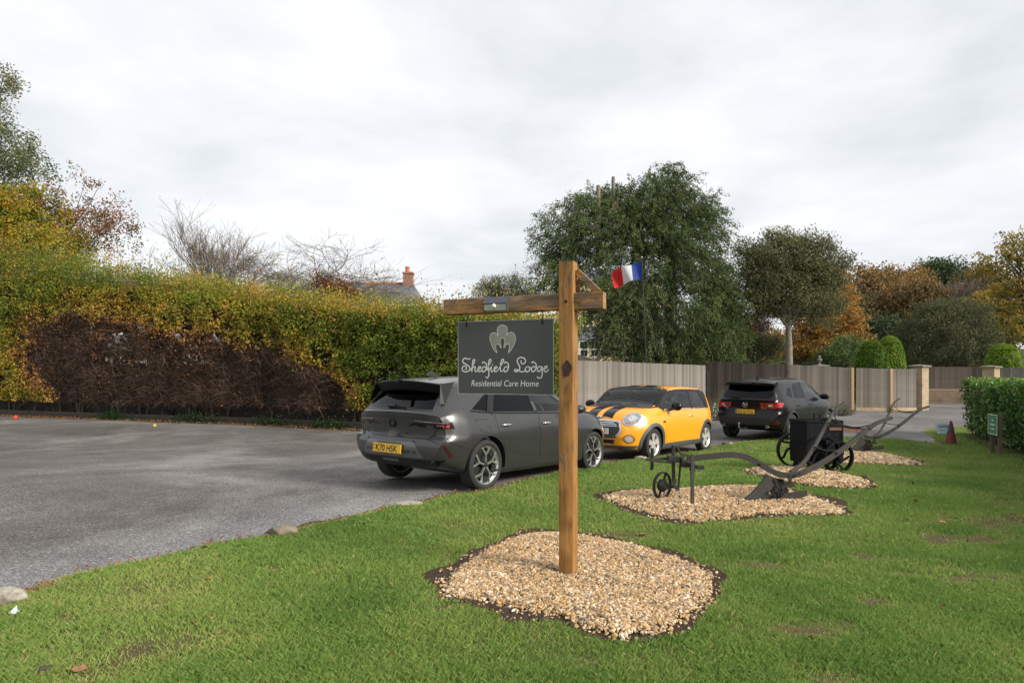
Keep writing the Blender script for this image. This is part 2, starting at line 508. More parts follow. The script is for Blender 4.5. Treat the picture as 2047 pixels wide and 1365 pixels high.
for k, B in enumerate(BEDS):
    P = np.array(B); c = P.mean(0); out = []
    for p in P:
        d = p - c; L = np.linalg.norm(d); a = math.atan2(d[1], d[0])
        g = (.045, .07, .08, .07)[k] * (1 + .9*math.sin(a*2+k) + .8*math.sin(a*5+1.3*k) + .7*math.sin(a*11+k))
        if k == 0 and d[0] < 0 and d[1] > -.1: g += .08*min(1, -d[0]/.5)*(1+.5*math.sin(a*9))
        out.append(tuple(p + d/L*max(.025, g)))
    SOIL.append(out)
def bed_dist_mask(x, y, polys):
    m = np.zeros(np.shape(x), bool)
    for P in polys: m |= in_poly(x, y, P)
    return m

WEAR = [(5.05,6.4,.85,.3),(4.3,5.8,.7,.28),(3.0,5.15,.4,.16),(3.4,4.75,.45,.16),(2.45,4.2,.25,.12),(6.3,7.3,.8,.25),(5.7,5.6,.6,.2),(4.6,8.8,.8,.2),(1.6,3.1,.3,.12),(7.4,8.6,.7,.2),
        (2.9,3.2,.35,.1),(-.2,4.1,.25,.1),(-.75,3.9,.16,.08),(.65,3.35,.3,.12),(2.1,5.0,.3,.1),(4.0,3.9,.4,.12),(-1.8,4.9,.18,.07),(1.7,3.75,.3,.12),(.9,5.9,.5,.12)]
def dryness(x, y):
    d = np.clip((fbm(x, y, .8, 11) - .55)*3.4, 0, 1)*.6 + np.clip((fbm(x, y, .22, 13) - .66)*5, 0, 1)*.5
    nz = (fbm(x, y, .18, 5)-.5)*1.8; nz2 = (fbm(x, y, .22, 8)-.5)*.6
    for cx, cy, rx, ry in WEAR:
        w = 1.05 - .8*np.hypot((x-cx)/rx, (y-cy)/ry) + nz*1.25
        d = np.maximum(d, np.clip(w, 0, 1)*.95)
    for P in SOIL:                                                       # thin straw-coloured turf round each bed
        c = np.mean(P, axis=0); R = np.mean([math.hypot(p[0]-c[0], p[1]-c[1]) for p in P])
        sx = max(abs(p[0]-c[0]) for p in P); sy = max(abs(p[1]-c[1]) for p in P)
        q = np.hypot((x-c[0])/sx, (y-c[1])/sy)
        d = np.maximum(d, np.clip(1.22 - q + nz2, 0, 1)*.75)
    return np.clip(d, 0, 1)
def edge_dist(x, y):
    P = np.array(lawn_poly[:140]); d = np.full(np.shape(x), 9.)
    for i in range(0, len(_lp)-1):
        a, b = np.array(_lp[i]), np.array(_lp[i+1]); ab = b-a; L2 = ab@ab
        t = np.clip(((x-a[0])*ab[0] + (y-a[1])*ab[1])/L2, 0, 1)
        d = np.minimum(d, np.hypot(x-a[0]-t*ab[0], y-a[1]-t*ab[1]))
    return d
def lawn_z(x, y):
    return gz(y) + .03*np.clip(edge_dist(x, y)/.35, .1, 1) + (fbm(x, y, 1.3, 4)-.5)*.03
def mat_lawn():
    m, nt, b = _nodes('lawn_turf')
    a = nt.nodes.new('ShaderNodeAttribute'); a.attribute_name = 'dry'
    n = noise_node(nt, 3.5, 6, .7); n2 = noise_node(nt, 40, 4, .6)
    g = ramp_node(nt, n.outputs[0], [(.3, (.07,.10,.03)), (.5, (.12,.155,.042)), (.7, (.17,.19,.058))]).outputs[0]
    fine = ramp_node(nt, n2.outputs[0], [(.3, (.55,.55,.5)), (.7, (1.3,1.3,1.2))]).outputs[0]
    g = mixc(nt, .9, g, fine, 'MULTIPLY')
    d = ramp_node(nt, n2.outputs[0], [(.3, (.05,.034,.022)), (.7, (.13,.095,.055))]).outputs[0]
    nt.links.new(mixc(nt, a.outputs['Fac'], g, d), b.inputs['Base Color'])
    b.inputs['Roughness'].default_value = .95; b.inputs['Specular IOR Level'].default_value = .1
    bump(nt, b, n2.outputs[0], .6, .02)
    return m
ex = []
for y0, y1, s in ((2.2, 6.5, .11), (6.5, 11, .22), (11, 23, .5), (-2.5, 2.2, .6)):
    a, b_ = np.meshgrid(np.arange(-4, 17.4, s), np.arange(y0, y1, s))
    keep = (a.ravel() < b_.ravel()*.95 + 1.2)
    ex.append(np.c_[a.ravel(), b_.ravel()][keep])
sheet('lawn', lawn_poly, .35, mat_lawn(), 0, lawn_z, skirt=.06, extra=np.vstack(ex), attr={'dry': dryness})
for B, S in zip(BEDS, SOIL):
    sheet('soil_bed', S, .05 if B is BEDS[0] else .1, M_soil, .008, lambda x, y: gz(y) + .03 + (fbm(x, y, 1.3, 4)-.5)*.03 + (vnoise(x, y, .05, 2)-.5)*.022, skirt=.03)

# grass blades, thinning with distance
M_grass = leafmat('grass_blades', [(0, (.085,.145,.034)), (.3, (.150,.258,.056)), (.55, (.245,.345,.084)), (.75, (.385,.42,.13)), (.88, (.54,.42,.20)), (1, (.30,.20,.115))], trans=.4, rough=.6, spec=.22)
def grow_grass():
    pts = []
    for y0, y1, dens in ((2.45,3.3,15000),(3.3,4.3,10500),(4.3,5.6,6800),(5.6,7.5,4200),(7.5,10,2300),(10,13.5,1300),(13.5,20,650)):
        xm = y1*.84 + .25; x0 = -min(y1*.84+.2, 4.3)
        n = int((xm-x0)*(y1-y0)*dens)
        pts.append(np.c_[np.random.uniform(x0, xm, n), np.random.uniform(y0, y1, n)])
    p = np.vstack(pts)
    p = p[in_poly(p[:,0], p[:,1], lawn_poly)]
    p = p[~bed_dist_mask(p[:,0], p[:,1], SOIL)]
    d = dryness(p[:,0], p[:,1])
    keep = np.random.rand(len(p)) > np.clip(d*1.0 - .12, 0, .86)
    p, d = p[keep], d[keep]
    ed = edge_dist(p[:,0], p[:,1])
    n = len(p); far = np.clip(p[:,1]/4.0, 1, 4)
    tall = fbm(p[:,0], p[:,1], .35, 9)
    h = (.020 + .024*tall + .013*np.random.rand(n))*np.clip(1-.55*d, .3, 1)*(1+.05*far)
    w = .0023*far**.9*(.7+.6*np.random.rand(n))
    ang = np.random.rand(n)*2*np.pi; la = np.random.rand(n)*2*np.pi; lean = (.25+.75*np.random.rand(n))*h
    z = lawn_z(p[:,0], p[:,1]) - .004
    tint = .06 + .42*fbm(p[:,0], p[:,1], .6, 21) + .34*fbm(p[:,0], p[:,1], 2.2, 23) + .22*(np.random.rand(n)-.5) + .42*d*np.random.rand(n)
    tint += np.where(ed < .11, .75*np.random.rand(n)*np.clip(fbm(p[:,0], p[:,1], .4, 30)*2.4-.5, 0, 1), 0)
    tint += np.where(np.random.rand(n) < .035, .4, 0)
    V = np.zeros((n, 4, 3))
    dx, dy = np.cos(ang)*w, np.sin(ang)*w
    V[:,0] = np.c_[p[:,0]-dx, p[:,1]-dy, z]; V[:,1] = np.c_[p[:,0]+dx, p[:,1]+dy, z]
    mx, my = p[:,0]+np.cos(la)*lean*.35, p[:,1]+np.sin(la)*lean*.35
    V[:,2] = np.c_[mx+dx*.8, my+dy*.8, z+h*.62]
    V[:,3] = np.c_[p[:,0]+np.cos(la)*lean, p[:,1]+np.sin(la)*lean, z+h]
    i = np.arange(n)[:,None]*4
    F = np.concatenate([i+np.array([[0,1,2]]), i+np.array([[0,2,3]])])
    me = np_mesh('grass', V.reshape(-1,3), F, M_grass, {'tint': np.repeat(np.clip(tint,0,1), 4)})
    tag(link('grass', me), 'short green mown grass blades covering the lawn', 'grass', kind='stuff')
grow_grass()
# crumbling soil and straw where the turf meets the tarmac
edge = _lp[:34*4-3]
rs = np.random.RandomState(77); outp, inn = [], []
for i in range(len(edge)):
    a, b_ = np.array(edge[max(0,i-1)]), np.array(edge[min(len(edge)-1,i+1)]); t = (b_-a)/np.linalg.norm(b_-a); nrm = np.array((-t[1], t[0])); q = np.array(edge[i])
    w = .015 + .14*max(0, float(fbm(q[0], q[1], .5, 3))-.33)*1.6 + rs.uniform(0,.015)
    outp.append(tuple(q + nrm*w)); inn.append(tuple(q - nrm*.06))
V = [(x, y, gz(y)+.006) for x, y in outp] + [(x, y, gz(y)+.016) for x, y in inn]; k = len(edge)
me = np_mesh('turf_edge', np.array(V), np.array([(i, i+1, k+i+1, k+i) for i in range(k-1)]), pm('edge_soil', (.085,.058,.034), .95, var=.6, scale=45, bmp=.7, spec=.1))
tag(link('turf_edge', me), kind='structure')

# gravel: single pebbles, too many to count
ICO_V = []
_t = (1+5**.5)/2
for a, b_ in ((-1,_t),(1,_t),(-1,-_t),(1,-_t)): ICO_V.append((a,b_,0))
for a, b_ in ((-1,_t),(1,_t),(-1,-_t),(1,-_t)): ICO_V.append((0,a,b_))
for a, b_ in ((_t,-1),(_t,1),(-_t,-1),(-_t,1)): ICO_V.append((a,0,b_))
ICO_V = np.array(ICO_V)/math.hypot(1,_t)
ICO_F = np.array([(0,11,5),(0,5,1),(0,1,7),(0,7,10),(0,10,11),(1,5,9),(5,11,4),(11,10,2),(10,7,6),(7,1,8),(3,9,4),(3,4,2),(3,2,6),(3,6,8),(3,8,9),(4,9,5),(2,4,11),(6,2,10),(8,6,7),(9,8,1)])
def rand_rot(n, rs=np.random):
    q = rs.normal(size=(n,4)); q /= np.linalg.norm(q,axis=1)[:,None]
    w,x,y,z = q.T
    return np.stack([np.stack([1-2*(y*y+z*z),2*(x*y-z*w),2*(x*z+y*w)],-1),np.stack([2*(x*y+z*w),1-2*(x*x+z*z),2*(y*z-x*w)],-1),np.stack([2*(x*z-y*w),2*(y*z+x*w),1-2*(x*x+y*y)],-1)],1)
def mat_pebble():
    m, nt, b = _nodes('pebbles')
    a = nt.nodes.new('ShaderNodeAttribute'); a.attribute_name = 'tint'
    r = ramp_node(nt, a.outputs['Fac'], [(0,(.10,.09,.08)),(.12,(.25,.20,.15)),(.3,(.40,.26,.125)),(.5,(.49,.30,.13)),(.66,(.54,.39,.225)),(.82,(.60,.48,.34)),(.93,(.66,.59,.48)),(1,(.72,.70,.65))])
    n = noise_node(nt, 70, 4, .6)
    f = ramp_node(nt, n.outputs[0], [(.3,(.72,.70,.66)),(.7,(1.15,1.13,1.1))])
    nt.links.new(mixc(nt, 1, r.outputs[0], f.outputs[0], 'MULTIPLY'), b.inputs['Base Color'])
    b.inputs['Roughness'].default_value = .7; b.inputs['Specular IOR Level'].default_value = .3
    return m
M_pebble = mat_pebble()
GRAVEL_LABELS = ['cream and tan gravel bed around the oak sign post', 'cream and tan gravel bed under the nearest rusty plough',
                 'cream and tan gravel bed under the riveted iron cart', 'cream and tan gravel bed below the farther plough by the drive']
for k, B in enumerate(BEDS):
    P = np.array(B); lo, hi = P.min(0)-.06, P.max(0)+.06; c = P.mean(0)
    sz = (.0102, .0132, .018, .022)[k]
    A = (hi-lo).prod(); n = int(A/(sz*sz*1.9)*1.7)
    p = np.random.uniform(lo, hi, (n,2))
    ins = in_poly(p[:,0], p[:,1], B); rim = np.full(n, 9.0); Bp = np.array(B)
    for i in range(len(Bp)):
        a0, b0 = Bp[i], Bp[(i+1) % len(Bp)]; ab = b0-a0; t = np.clip(((p-a0)@ab)/(ab@ab+1e-12), 0, 1)
        rim = np.minimum(rim, np.hypot(*(p - a0 - t[:,None]*ab).T))
    thin = fbm(p[:,0], p[:,1], .16, 40+k); rag = .10 + .16*(fbm(p[:,0], p[:,1], .2, 44+k)-.35)
    keep = (ins & (np.random.rand(n) < np.clip(rim/np.maximum(rag,.02), .12, 1)) & ((thin > .27) | (np.random.rand(n) < .55))) | (in_poly(p[:,0], p[:,1], SOIL[k]) & ~ins & (np.random.rand(n) < .05))
    p = p[keep]; ins = ins[keep]; rim = rim[keep]; n = len(p)
    lift = np.clip(rim/.35, 0, 1); lift = lift*(2-lift)*ins
    z = gz(p[:,1]) + .03 + (fbm(p[:,0],p[:,1],1.3,4)-.5)*.03 + .008 + .026*lift + np.random.rand(n)*sz*.9*lift + (fbm(p[:,0],p[:,1],.25,3)-.5)*.035*lift
    s = sz*np.random.lognormal(0, .30, n)
    sc3 = np.stack([s*np.random.uniform(.9,1.45,n), s*np.random.uniform(.75,1.1,n), s*np.random.uniform(.5,.8,n)],1)
    R = rand_rot(n)
    jit = 1 + .22*(np.random.rand(n,12,1)-.5)*2
    V = np.einsum('nij,nkj->nki', R, ICO_V[None]*jit*sc3[:,None,:])
    V[:,:,2] *= .8
    V += np.c_[p, z][:,None,:]
    Fk = (np.arange(n)[:,None,None]*12 + ICO_F[None]).reshape(-1,3)
    tint = np.clip(np.random.beta(1.6,1.4,n)*.95 + (fbm(p[:,0],p[:,1],.4,50+k)-.5)*.25, 0, 1)
    tint = np.where(np.random.rand(n) < .09, np.random.rand(n)*.12, tint)
    me = np_mesh('gravel', V.reshape(-1,3), Fk, M_pebble, {'tint': np.repeat(tint,12)}, smooth=(k > 1))
    tag(link('gravel', me), GRAVEL_LABELS[k], 'gravel', kind='stuff')
    sheet('gravel_base', [tuple(c + (np.array(b_)-c)*.90) for b_ in B], .12, pm('gravel_fines', (.22,.16,.095), (.95), var=.5, scale=60, bmp=.5), .014,
          lambda x, y: gz(y) + .03 + (fbm(x,y,1.3,4)-.5)*.03)
# ------------------------------------------------------------------ oak sign post, hanging board, solar lamp
def mat_oak(name, axis, worn):
    """Oiled oak: orange-brown with silvered, flaking patches along the grain."""
    m, nt, b = _nodes(name)
    st = (14,14,1.2) if axis == 'Z' else (1.2,14,14)
    st2 = (5,5,1.1) if axis == 'Z' else (1.5,7,9)
    g = noise_node(nt, 3, 6, .65, .4, stretch=st)
    g2 = noise_node(nt, 1.3, 4, .6, .2, stretch=st2)
    wood = ramp_node(nt, g.outputs[0], [(.25,(.165,.074,.020)), (.45,(.28,.136,.038)), (.6,(.355,.182,.055)), (.8,(.265,.128,.038))]).outputs[0]
    pat = ramp_node(nt, g2.outputs[0], [(.2,(.78,.76,.74)), (.8,(1.12,1.1,1.06))]).outputs[0]
    wood = mixc(nt, .8, wood, pat, 'MULTIPLY')
    n3 = noise_node(nt, 2.6, 9, .74, .9, stretch=(2.6,2.6,.9) if axis == 'Z' else (1.0,3.2,3.2))
    grey = ramp_node(nt, g.outputs[0], [(.3,(.05,.036,.026)), (.55,(.115,.09,.066)), (.75,(.22,.19,.15))]).outputs[0]
    f = ramp_node(nt, n3.outputs[0], [(worn, (0,0,0)), (worn+.03, (.6,.6,.6)), (worn+.14, (.95,.95,.95))]).outputs[0]
    c = mixc(nt, f, wood, grey)
    nt.links.new(c, b.inputs['Base Color'])
    b.inputs['Roughness'].default_value = .72; b.inputs['Specular IOR Level'].default_value = .3
    bump(nt, b, g.outputs[0], .45, .004)
    return m
M_oak_post = mat_oak('oak_post', 'Z', .55)
M_oak_beam = mat_oak('oak_beam', 'X', .465)
M_oak_end = pm('oak_end_grain', (.30,.17,.07), .8, var=.3, scale=30, bmp=.3)
M_iron_dark = pm('dark_iron', (.018,.017,.016), .5, metal=.6, var=.4, scale=60)
M_knot = pm('oak_knot', (.035,.02,.012), .8, var=.6, scale=40, bmp=.6)
SY = 4.735; SX = (1136-CX)/FPX*SY; SROT = math.radians(-23)
def rough_beam(mb, x0, x1, y0, y1, z0, z1, n, axis, amp, seed):
    """A sawn timber with slightly uneven faces and rounded arrises."""
    rs = np.random.RandomState(seed); vs, fs = [], []
    a0, a1 = (x0, x1) if axis == 'X' else (z0, z1)
    r = .006
    for i in range(n+1):
        t = a0 + (a1-a0)*i/n
        if axis == 'X': prof = [(y0+r,z0),(y1-r,z0),(y1,z0+r),(y1,z1-r),(y1-r,z1),(y0+r,z1),(y0,z1-r),(y0,z0+r)]
        else: prof = [(x0+r,y0),(x1-r,y0),(x1,y0+r),(x1,y1-r),(x1-r,y1),(x0+r,y1),(x0,y1-r),(x0,y0+r)]
        for (p, q) in prof:
            p += rs.uniform(-amp, amp); q += rs.uniform(-amp, amp)
            vs.append((t, p, q) if axis == 'X' else (p, q, t))
    for i in range(n):
        for j in range(8): fs.append((i*8+j, i*8+(j+1)%8, (i+1)*8+(j+1)%8, (i+1)*8+j))
    fs += [tuple(reversed(range(8))), tuple(range(n*8, n*8+8))]
    mb.add(vs, fs)
sp = thing('sign_post', 'weathered oak gallows sign post standing in the nearest gravel bed', 'sign post', (SX, SY, 0), SROT)
mb = MB(); rough_beam(mb, -.058, .058, -.058, .058, -.02, 2.405, 26, 'Z', .0016, 1); mb.build('post', M_oak_post, sp, 40)
mb = MB(); rough_beam(mb, -1.05, -.0585, -.045, .05, 2.045, 2.17, 12, 'X', .003, 2); mb.build('crossbeam', M_oak_beam, sp, 40)
mb = MB(); rough_beam(mb, .0585, .278, -.047, .05, 2.042, 2.168, 5, 'X', .002, 3); mb.build('crossbeam', M_oak_beam, sp, 40)
mb = MB(); mb.box((.2795,.0,2.105), (.003,.088,.115)); mb.build('end_grain', M_oak_end, sp)
mb = MB(); mb.bar((.062,.012,2.335), (.235,.012,2.168), .05, .045, up=(0,1,0), bev=.004); mb.build('brace', M_oak_beam, sp)
mb = MB(); mb.bar((.068,.03,2.17), (.068,.03,2.27), .03, .018, up=(0,1,0)); mb.build('brace_block', M_oak_beam, sp)
mb = MB(); mb.lathe([(.0,-.066),(.010,-.066),(.012,-.060),(.0125,-.055)], 14, 'Y', (0,0,2.105)); mb.build('bolt', M_iron_dark, sp, 40)
mb = MB()
rs = np.random.RandomState(5)
ring = [(.050*math.cos(a)*(1+.16*math.sin(3*a+1)), .060*math.sin(a)*(1+.12*math.sin(2*a)+.1*math.sin(5*a))) for a in np.linspace(0, 2*math.pi, 20, endpoint=False)]
vs = [(x*.72+.006, -.0615, z+1.60) for x, z in ring] + [(x*.45+.004, -.0625+rs.uniform(-.001,.003), z*.6+1.602) for x, z in ring] + [(.002, -.0605, 1.605)]
fs = [(i,(i+1)%20,20+(i+1)%20,20+i) for i in range(20)] + [(20+i,20+(i+1)%20,40) for i in range(20)]
vs += [(x*.72+.006, -.056, z+1.60) for x, z in ring]; fs += [(i,41+i,41+(i+1)%20,(i+1)%20) for i in range(20)]
mb.add(vs, fs); mb.build('knot', M_knot, sp, 60)

# hanging board with raised lettering
BW, BH = .815, .577
sb = thing('hanging_sign', 'dark grey care home sign board hanging from the oak crossbeam', 'sign', (SX, SY, 0), SROT)
BX0, BZ1, BY = -.933, 1.982, -.005
M_board = pm('sign_grey', (.047,.050,.048), .42, var=.06, scale=3, dirt=((.06,.062,.058), 5, .55, .8))
M_board_edge = pm('sign_edge', (.35,.36,.34), .5)
M_letter = pm('sign_lettering', (.62,.63,.60), .5, var=.03)
M_logo = pm('sign_logo_fill', (.20,.205,.165), .5, var=.18, scale=5)
mb = MB(); mb.box((BX0+BW/2, BY, BZ1-BH/2), (BW, .010, BH)); mb.build('board', M_board, sb)
mb = MB()
for (c, s) in (((BX0+BW/2,BY,BZ1+.002),(BW+.004,.012,.004)), ((BX0+BW/2,BY,BZ1-BH-.002),(BW+.004,.012,.004)), ((BX0-.002,BY,BZ1-BH/2),(.004,.012,BH)), ((BX0+BW+.002,BY,BZ1-BH/2),(.004,.012,BH))): mb.box(c, s)
mb.build('board_edge', M_board_edge, sb)
def bmap(x6, y6):
    """Drawing units of the lettering layout to the board face."""
    x5, y5 = 213.3 + x6*.469, 597.4 + y6*.469
    u = (x5-158)/804.; top = 612-22*u; bot = 1218+14*u
    return BX0 + u*BW, BZ1 - (y5-top)/(bot-top)*BH
STROKES = {
 'S': [[(108,690),(88,704),(50,694),(10,686),(-20,702),(-34,740),(-10,775),(40,800),(85,830),(105,872),(85,912),(30,932),(-22,920),(-45,880),(-30,842),(8,826),(38,845),(38,878),(16,888)]],
 'h': [[(122,905),(152,830),(186,762),(196,724),(181,708),(163,727),(150,800),(143,932)], [(147,892),(165,852),(190,838),(205,852),(202,900),(216,931),(246,912)]],
 'e': [[(246,912),(278,890),(306,860),(300,841),(275,846),(257,882),(262,917),(286,934),(324,912)]],
 'd': [[(404,858),(372,841),(338,865),(331,910),(355,934),(390,910),(415,852),(413,800),(387,767),(352,756),(343,776)]],
 'f': [[(420,905),(463,805),(499,742),(496,713),(475,710),(456,752),(450,850),(460,950),(456,1010),(431,1043),(405,1028)], [(432,890),(478,884)]],
 'i': [[(478,884),(506,838),(499,900),(513,931),(543,912)]],
 'ee': [[(543,912),(580,884),(606,856),(598,840),(572,848),(554,886),(562,920),(590,934),(622,912)]],
 'l': [[(622,912),(662,850),(711,771),(731,727),(716,708),(692,730),(675,800),(669,890),(685,929),(720,912)]],
 'dd': [[(804,856),(776,842),(742,868),(735,912),(760,936),(796,910),(819,852),(813,797),(787,767),(756,758),(746,778)]],
 'L': [[(1046,738),(1040,764),(1066,792),(1106,780),(1121,740),(1101,696),(1050,677),(1000,690),(975,730),(985,780),(1014,830),(1019,880),(985,925),(945,932),(924,912),(945,895),(986,905),(1030,930),(1080,936),(1122,905)]],
 'o': [[(1148,846),(1117,880),(1120,920),(1150,938),(1186,915),(1196,872),(1172,846),(1148,846)], [(1194,866),(1228,874)]],
 'ddd': [[(1292,856),(1264,842),(1230,868),(1225,912),(1250,936),(1286,910),(1309,852),(1301,797),(1272,764),(1241,758),(1233,778)]],
 'g': [[(1402,856),(1372,841),(1337,863),(1326,900),(1346,934),(1382,912),(1408,850),(1411,930),(1410,1000),(1390,1046),(1350,1053),(1326,1028)]],
 'eee': [[(1414,908),(1471,882),(1496,852),(1486,838),(1456,850),(1439,892),(1452,930),(1481,940),(1520,900)]],
}
def ribbon(pts, w, y):
    """A flat raised stroke with rounded ends on the board face."""
    P = [np.array(p) for p in pts]; vs, fs = [], []; n = len(P)
    for i, p in enumerate(P):
        t = P[min(i+1,n-1)] - P[max(i-1,0)]; t /= np.linalg.norm(t)+1e-9
        nn = np.array((-t[1], t[0])); ww = w[i] if hasattr(w, '__len__') else w
        for s in (-1, 1): q = p + nn*s*ww/2; vs.append((q[0], y, q[1]))
    for i in range(n-1): fs.append((2*i, 2*i+1, 2*i+3, 2*i+2))
    return vs, fs
FY = BY - .005 - .0015
for key, strokes in STROKES.items():
    mb = MB()
    for k, st in enumerate(strokes):
        pts = catmull([bmap(*p) for p in st], 7); n = len(pts)
        wd = [.0090*(.82 + .18*math.sin(math.pi*min(1, i/(n-1)*1.0))) for i in range(n)]
        vs, fs = ribbon(pts, wd, FY - .0004*k); mb.add(vs, fs)
        for q in (pts[0], pts[-1]):
            mb.add([(q[0], FY-.0002-.0004*k, q[1])] + [(q[0]+.0042*math.cos(a), FY-.0002-.0004*k, q[1]+.0042*math.sin(a)) for a in np.linspace(0,2*math.pi,10,endpoint=False)], [(0,1+i,1+(i+1)%10) for i in range(10)])
    if key == 'i':
        q = bmap(524, 803); r = .0062
        mb.add([(q[0]-r,FY,q[1]),(q[0],FY,q[1]-r),(q[0]+r,FY,q[1]),(q[0],FY,q[1]+r)], [(0,1,2,3)])
    mb.build('letter', M_letter, sb, fix=False)
LOGO = [(635,280),(618,235),(612,190),(625,130),(665,95),(705,83),(755,98),(790,135),(797,200),(790,240),(780,275),(812,235),(865,218),(915,240),(942,310),(935,390),(900,480),(855,555),(815,590),(824,540),(837,490),(830,447),(800,430),(766,455),(748,495),(733,490),(741,440),(752,390),(745,345),(710,318),(680,335),(665,380),(675,440),(687,490),(674,498),(655,460),(620,430),(590,450),(585,500),(599,550),(612,588),(572,562),(530,490),(492,390),(478,310),(500,245),(550,225),(600,240)]
lp = [bmap(*p) for p in LOGO]
lps = catmull(lp, 3, True)
v2, t2, _ = cdt(lps, .02)
mb = MB(); mb.add([(x, FY+.0006, z) for x, z in v2], t2); lg = mb.build('emblem', M_logo, sb, fix=False)
mb = MB(); vs, fs = ribbon(lps + [lps[0]], .0034, FY); mb.add(vs, fs); mb.build('outline', M_letter, lg, fix=False)

def text_mesh(txt, width, shear=0, thick=0, spacing=1.0):
    """The letters of a text as flat mesh, scaled to a width, origin at the lower left."""
    cu = bpy.data.curves.new('text', 'FONT'); cu.body = txt; cu.size = 1; cu.shear = shear; cu.offset = thick; cu.space_character = spacing; cu.resolution_u = 4
    ob = bpy.data.objects.new('text', cu); COL.objects.link(ob)
    dg = bpy.context.evaluated_depsgraph_get(); dg.update()
    me = bpy.data.meshes.new_from_object(ob.evaluated_get(dg))
    bpy.data.objects.remove(ob, do_unlink=True); bpy.data.curves.remove(cu)
    v = np.array([tuple(p.co) for p in me.vertices]); fs = [tuple(p.vertices) for p in me.polygons]
    bpy.data.meshes.remove(me)
    v[:,0] -= v[:,0].min(); k = width/v[:,0].max(); v[:,1] -= 0
    return v[:,:2]*k, fs
def text_part(name, txt, width, place, mat, parent, shear=0, thick=0, height=None, spacing=1.0):
    v, fs = text_mesh(txt, width, shear, thick, spacing)
    if height: v[:,1] *= height/v[:,1].max()
    mb = MB(); mb.add([place(a, b) for a, b in v], fs)
    return mb.build(name, mat, parent, fix=False)
a, b_ = bmap(132, 1193), bmap(1352, 1206)
text_part('lettering', 'Residential Care Home', b_[0]-a[0], lambda u, v: (a[0]+u, FY, a[1]+(b_[1]-a[1])*u/(b_[0]-a[0])+v), M_letter, sb, shear=.16, thick=-.004, height=.048)
for hx in (-.86, -.205):
    mb = MB()
    mb.tube([(hx,0,2.055),(hx,0,2.03),(hx+.006,0,2.02),(hx,0,2.008),(hx-.005,0,1.995),(hx,-.004,1.985)], .0035, 6)
    mb.tube([(hx,-.012,1.995),(hx,-.015,1.972),(hx,-.013,1.956)], .004, 6)
    mb.lathe([(0,-.018),(.008,-.017),(.009,-.012),(.009,-.008)], 10, 'Y', (hx,0,1.952))
    mb.build('hook', M_iron_dark, sb, 40)

# solar lamp on the beam
sl = thing('solar_lamp', 'small grey solar lamp with round sensor fixed to the crossbeam', 'lamp', (SX, SY, 0), SROT)
M_lampbody = pm('lamp_body', (.38,.40,.34), .45, var=.12, scale=14, dirt=((.12,.12,.10), 20, .55, .75))
M_lamppanel = pm('solar_panel', (.03,.036,.05), .15, var=.2, scale=40, spec=.8)
M_lampframe = pm('lamp_frame', (.06,.065,.065), .5)
x0, x1 = -.665, -.475
mb = MB(); mb.prism([(-.048,2.05),(-.085,2.06),(-.098,2.115),(-.085,2.122),(-.048,2.14)], x0, x1, lambda a, b, h: (h, a, b)); mb.build('housing', M_lampbody, sl)
mb = MB(); mb.prism([(-.102,2.112),(-.050,2.168),(-.046,2.164),(-.098,2.106)], x0-.006, x1+.006, lambda a, b, h: (h, a, b)); mb.build('solar_panel', M_lamppanel, sl)
for xx in (x0-.004, x1+.004):
    mb = MB(); mb.prism([(-.046,2.046),(-.088,2.056),(-.104,2.112),(-.05,2.17),(-.046,2.17)], xx-.003, xx+.003, lambda a, b, h: (h, a, b)); mb.build('end_cap', M_lampframe, sl)
mb = MB(); mb.lathe([(.018,-.088),(.018,-.098),(.014,-.108),(.007,-.114),(0,-.115)], 16, 'Y', (-.575,0,2.092)); mb.build('sensor', pm('sensor_white', (.7,.7,.66), .3), sl, 50)
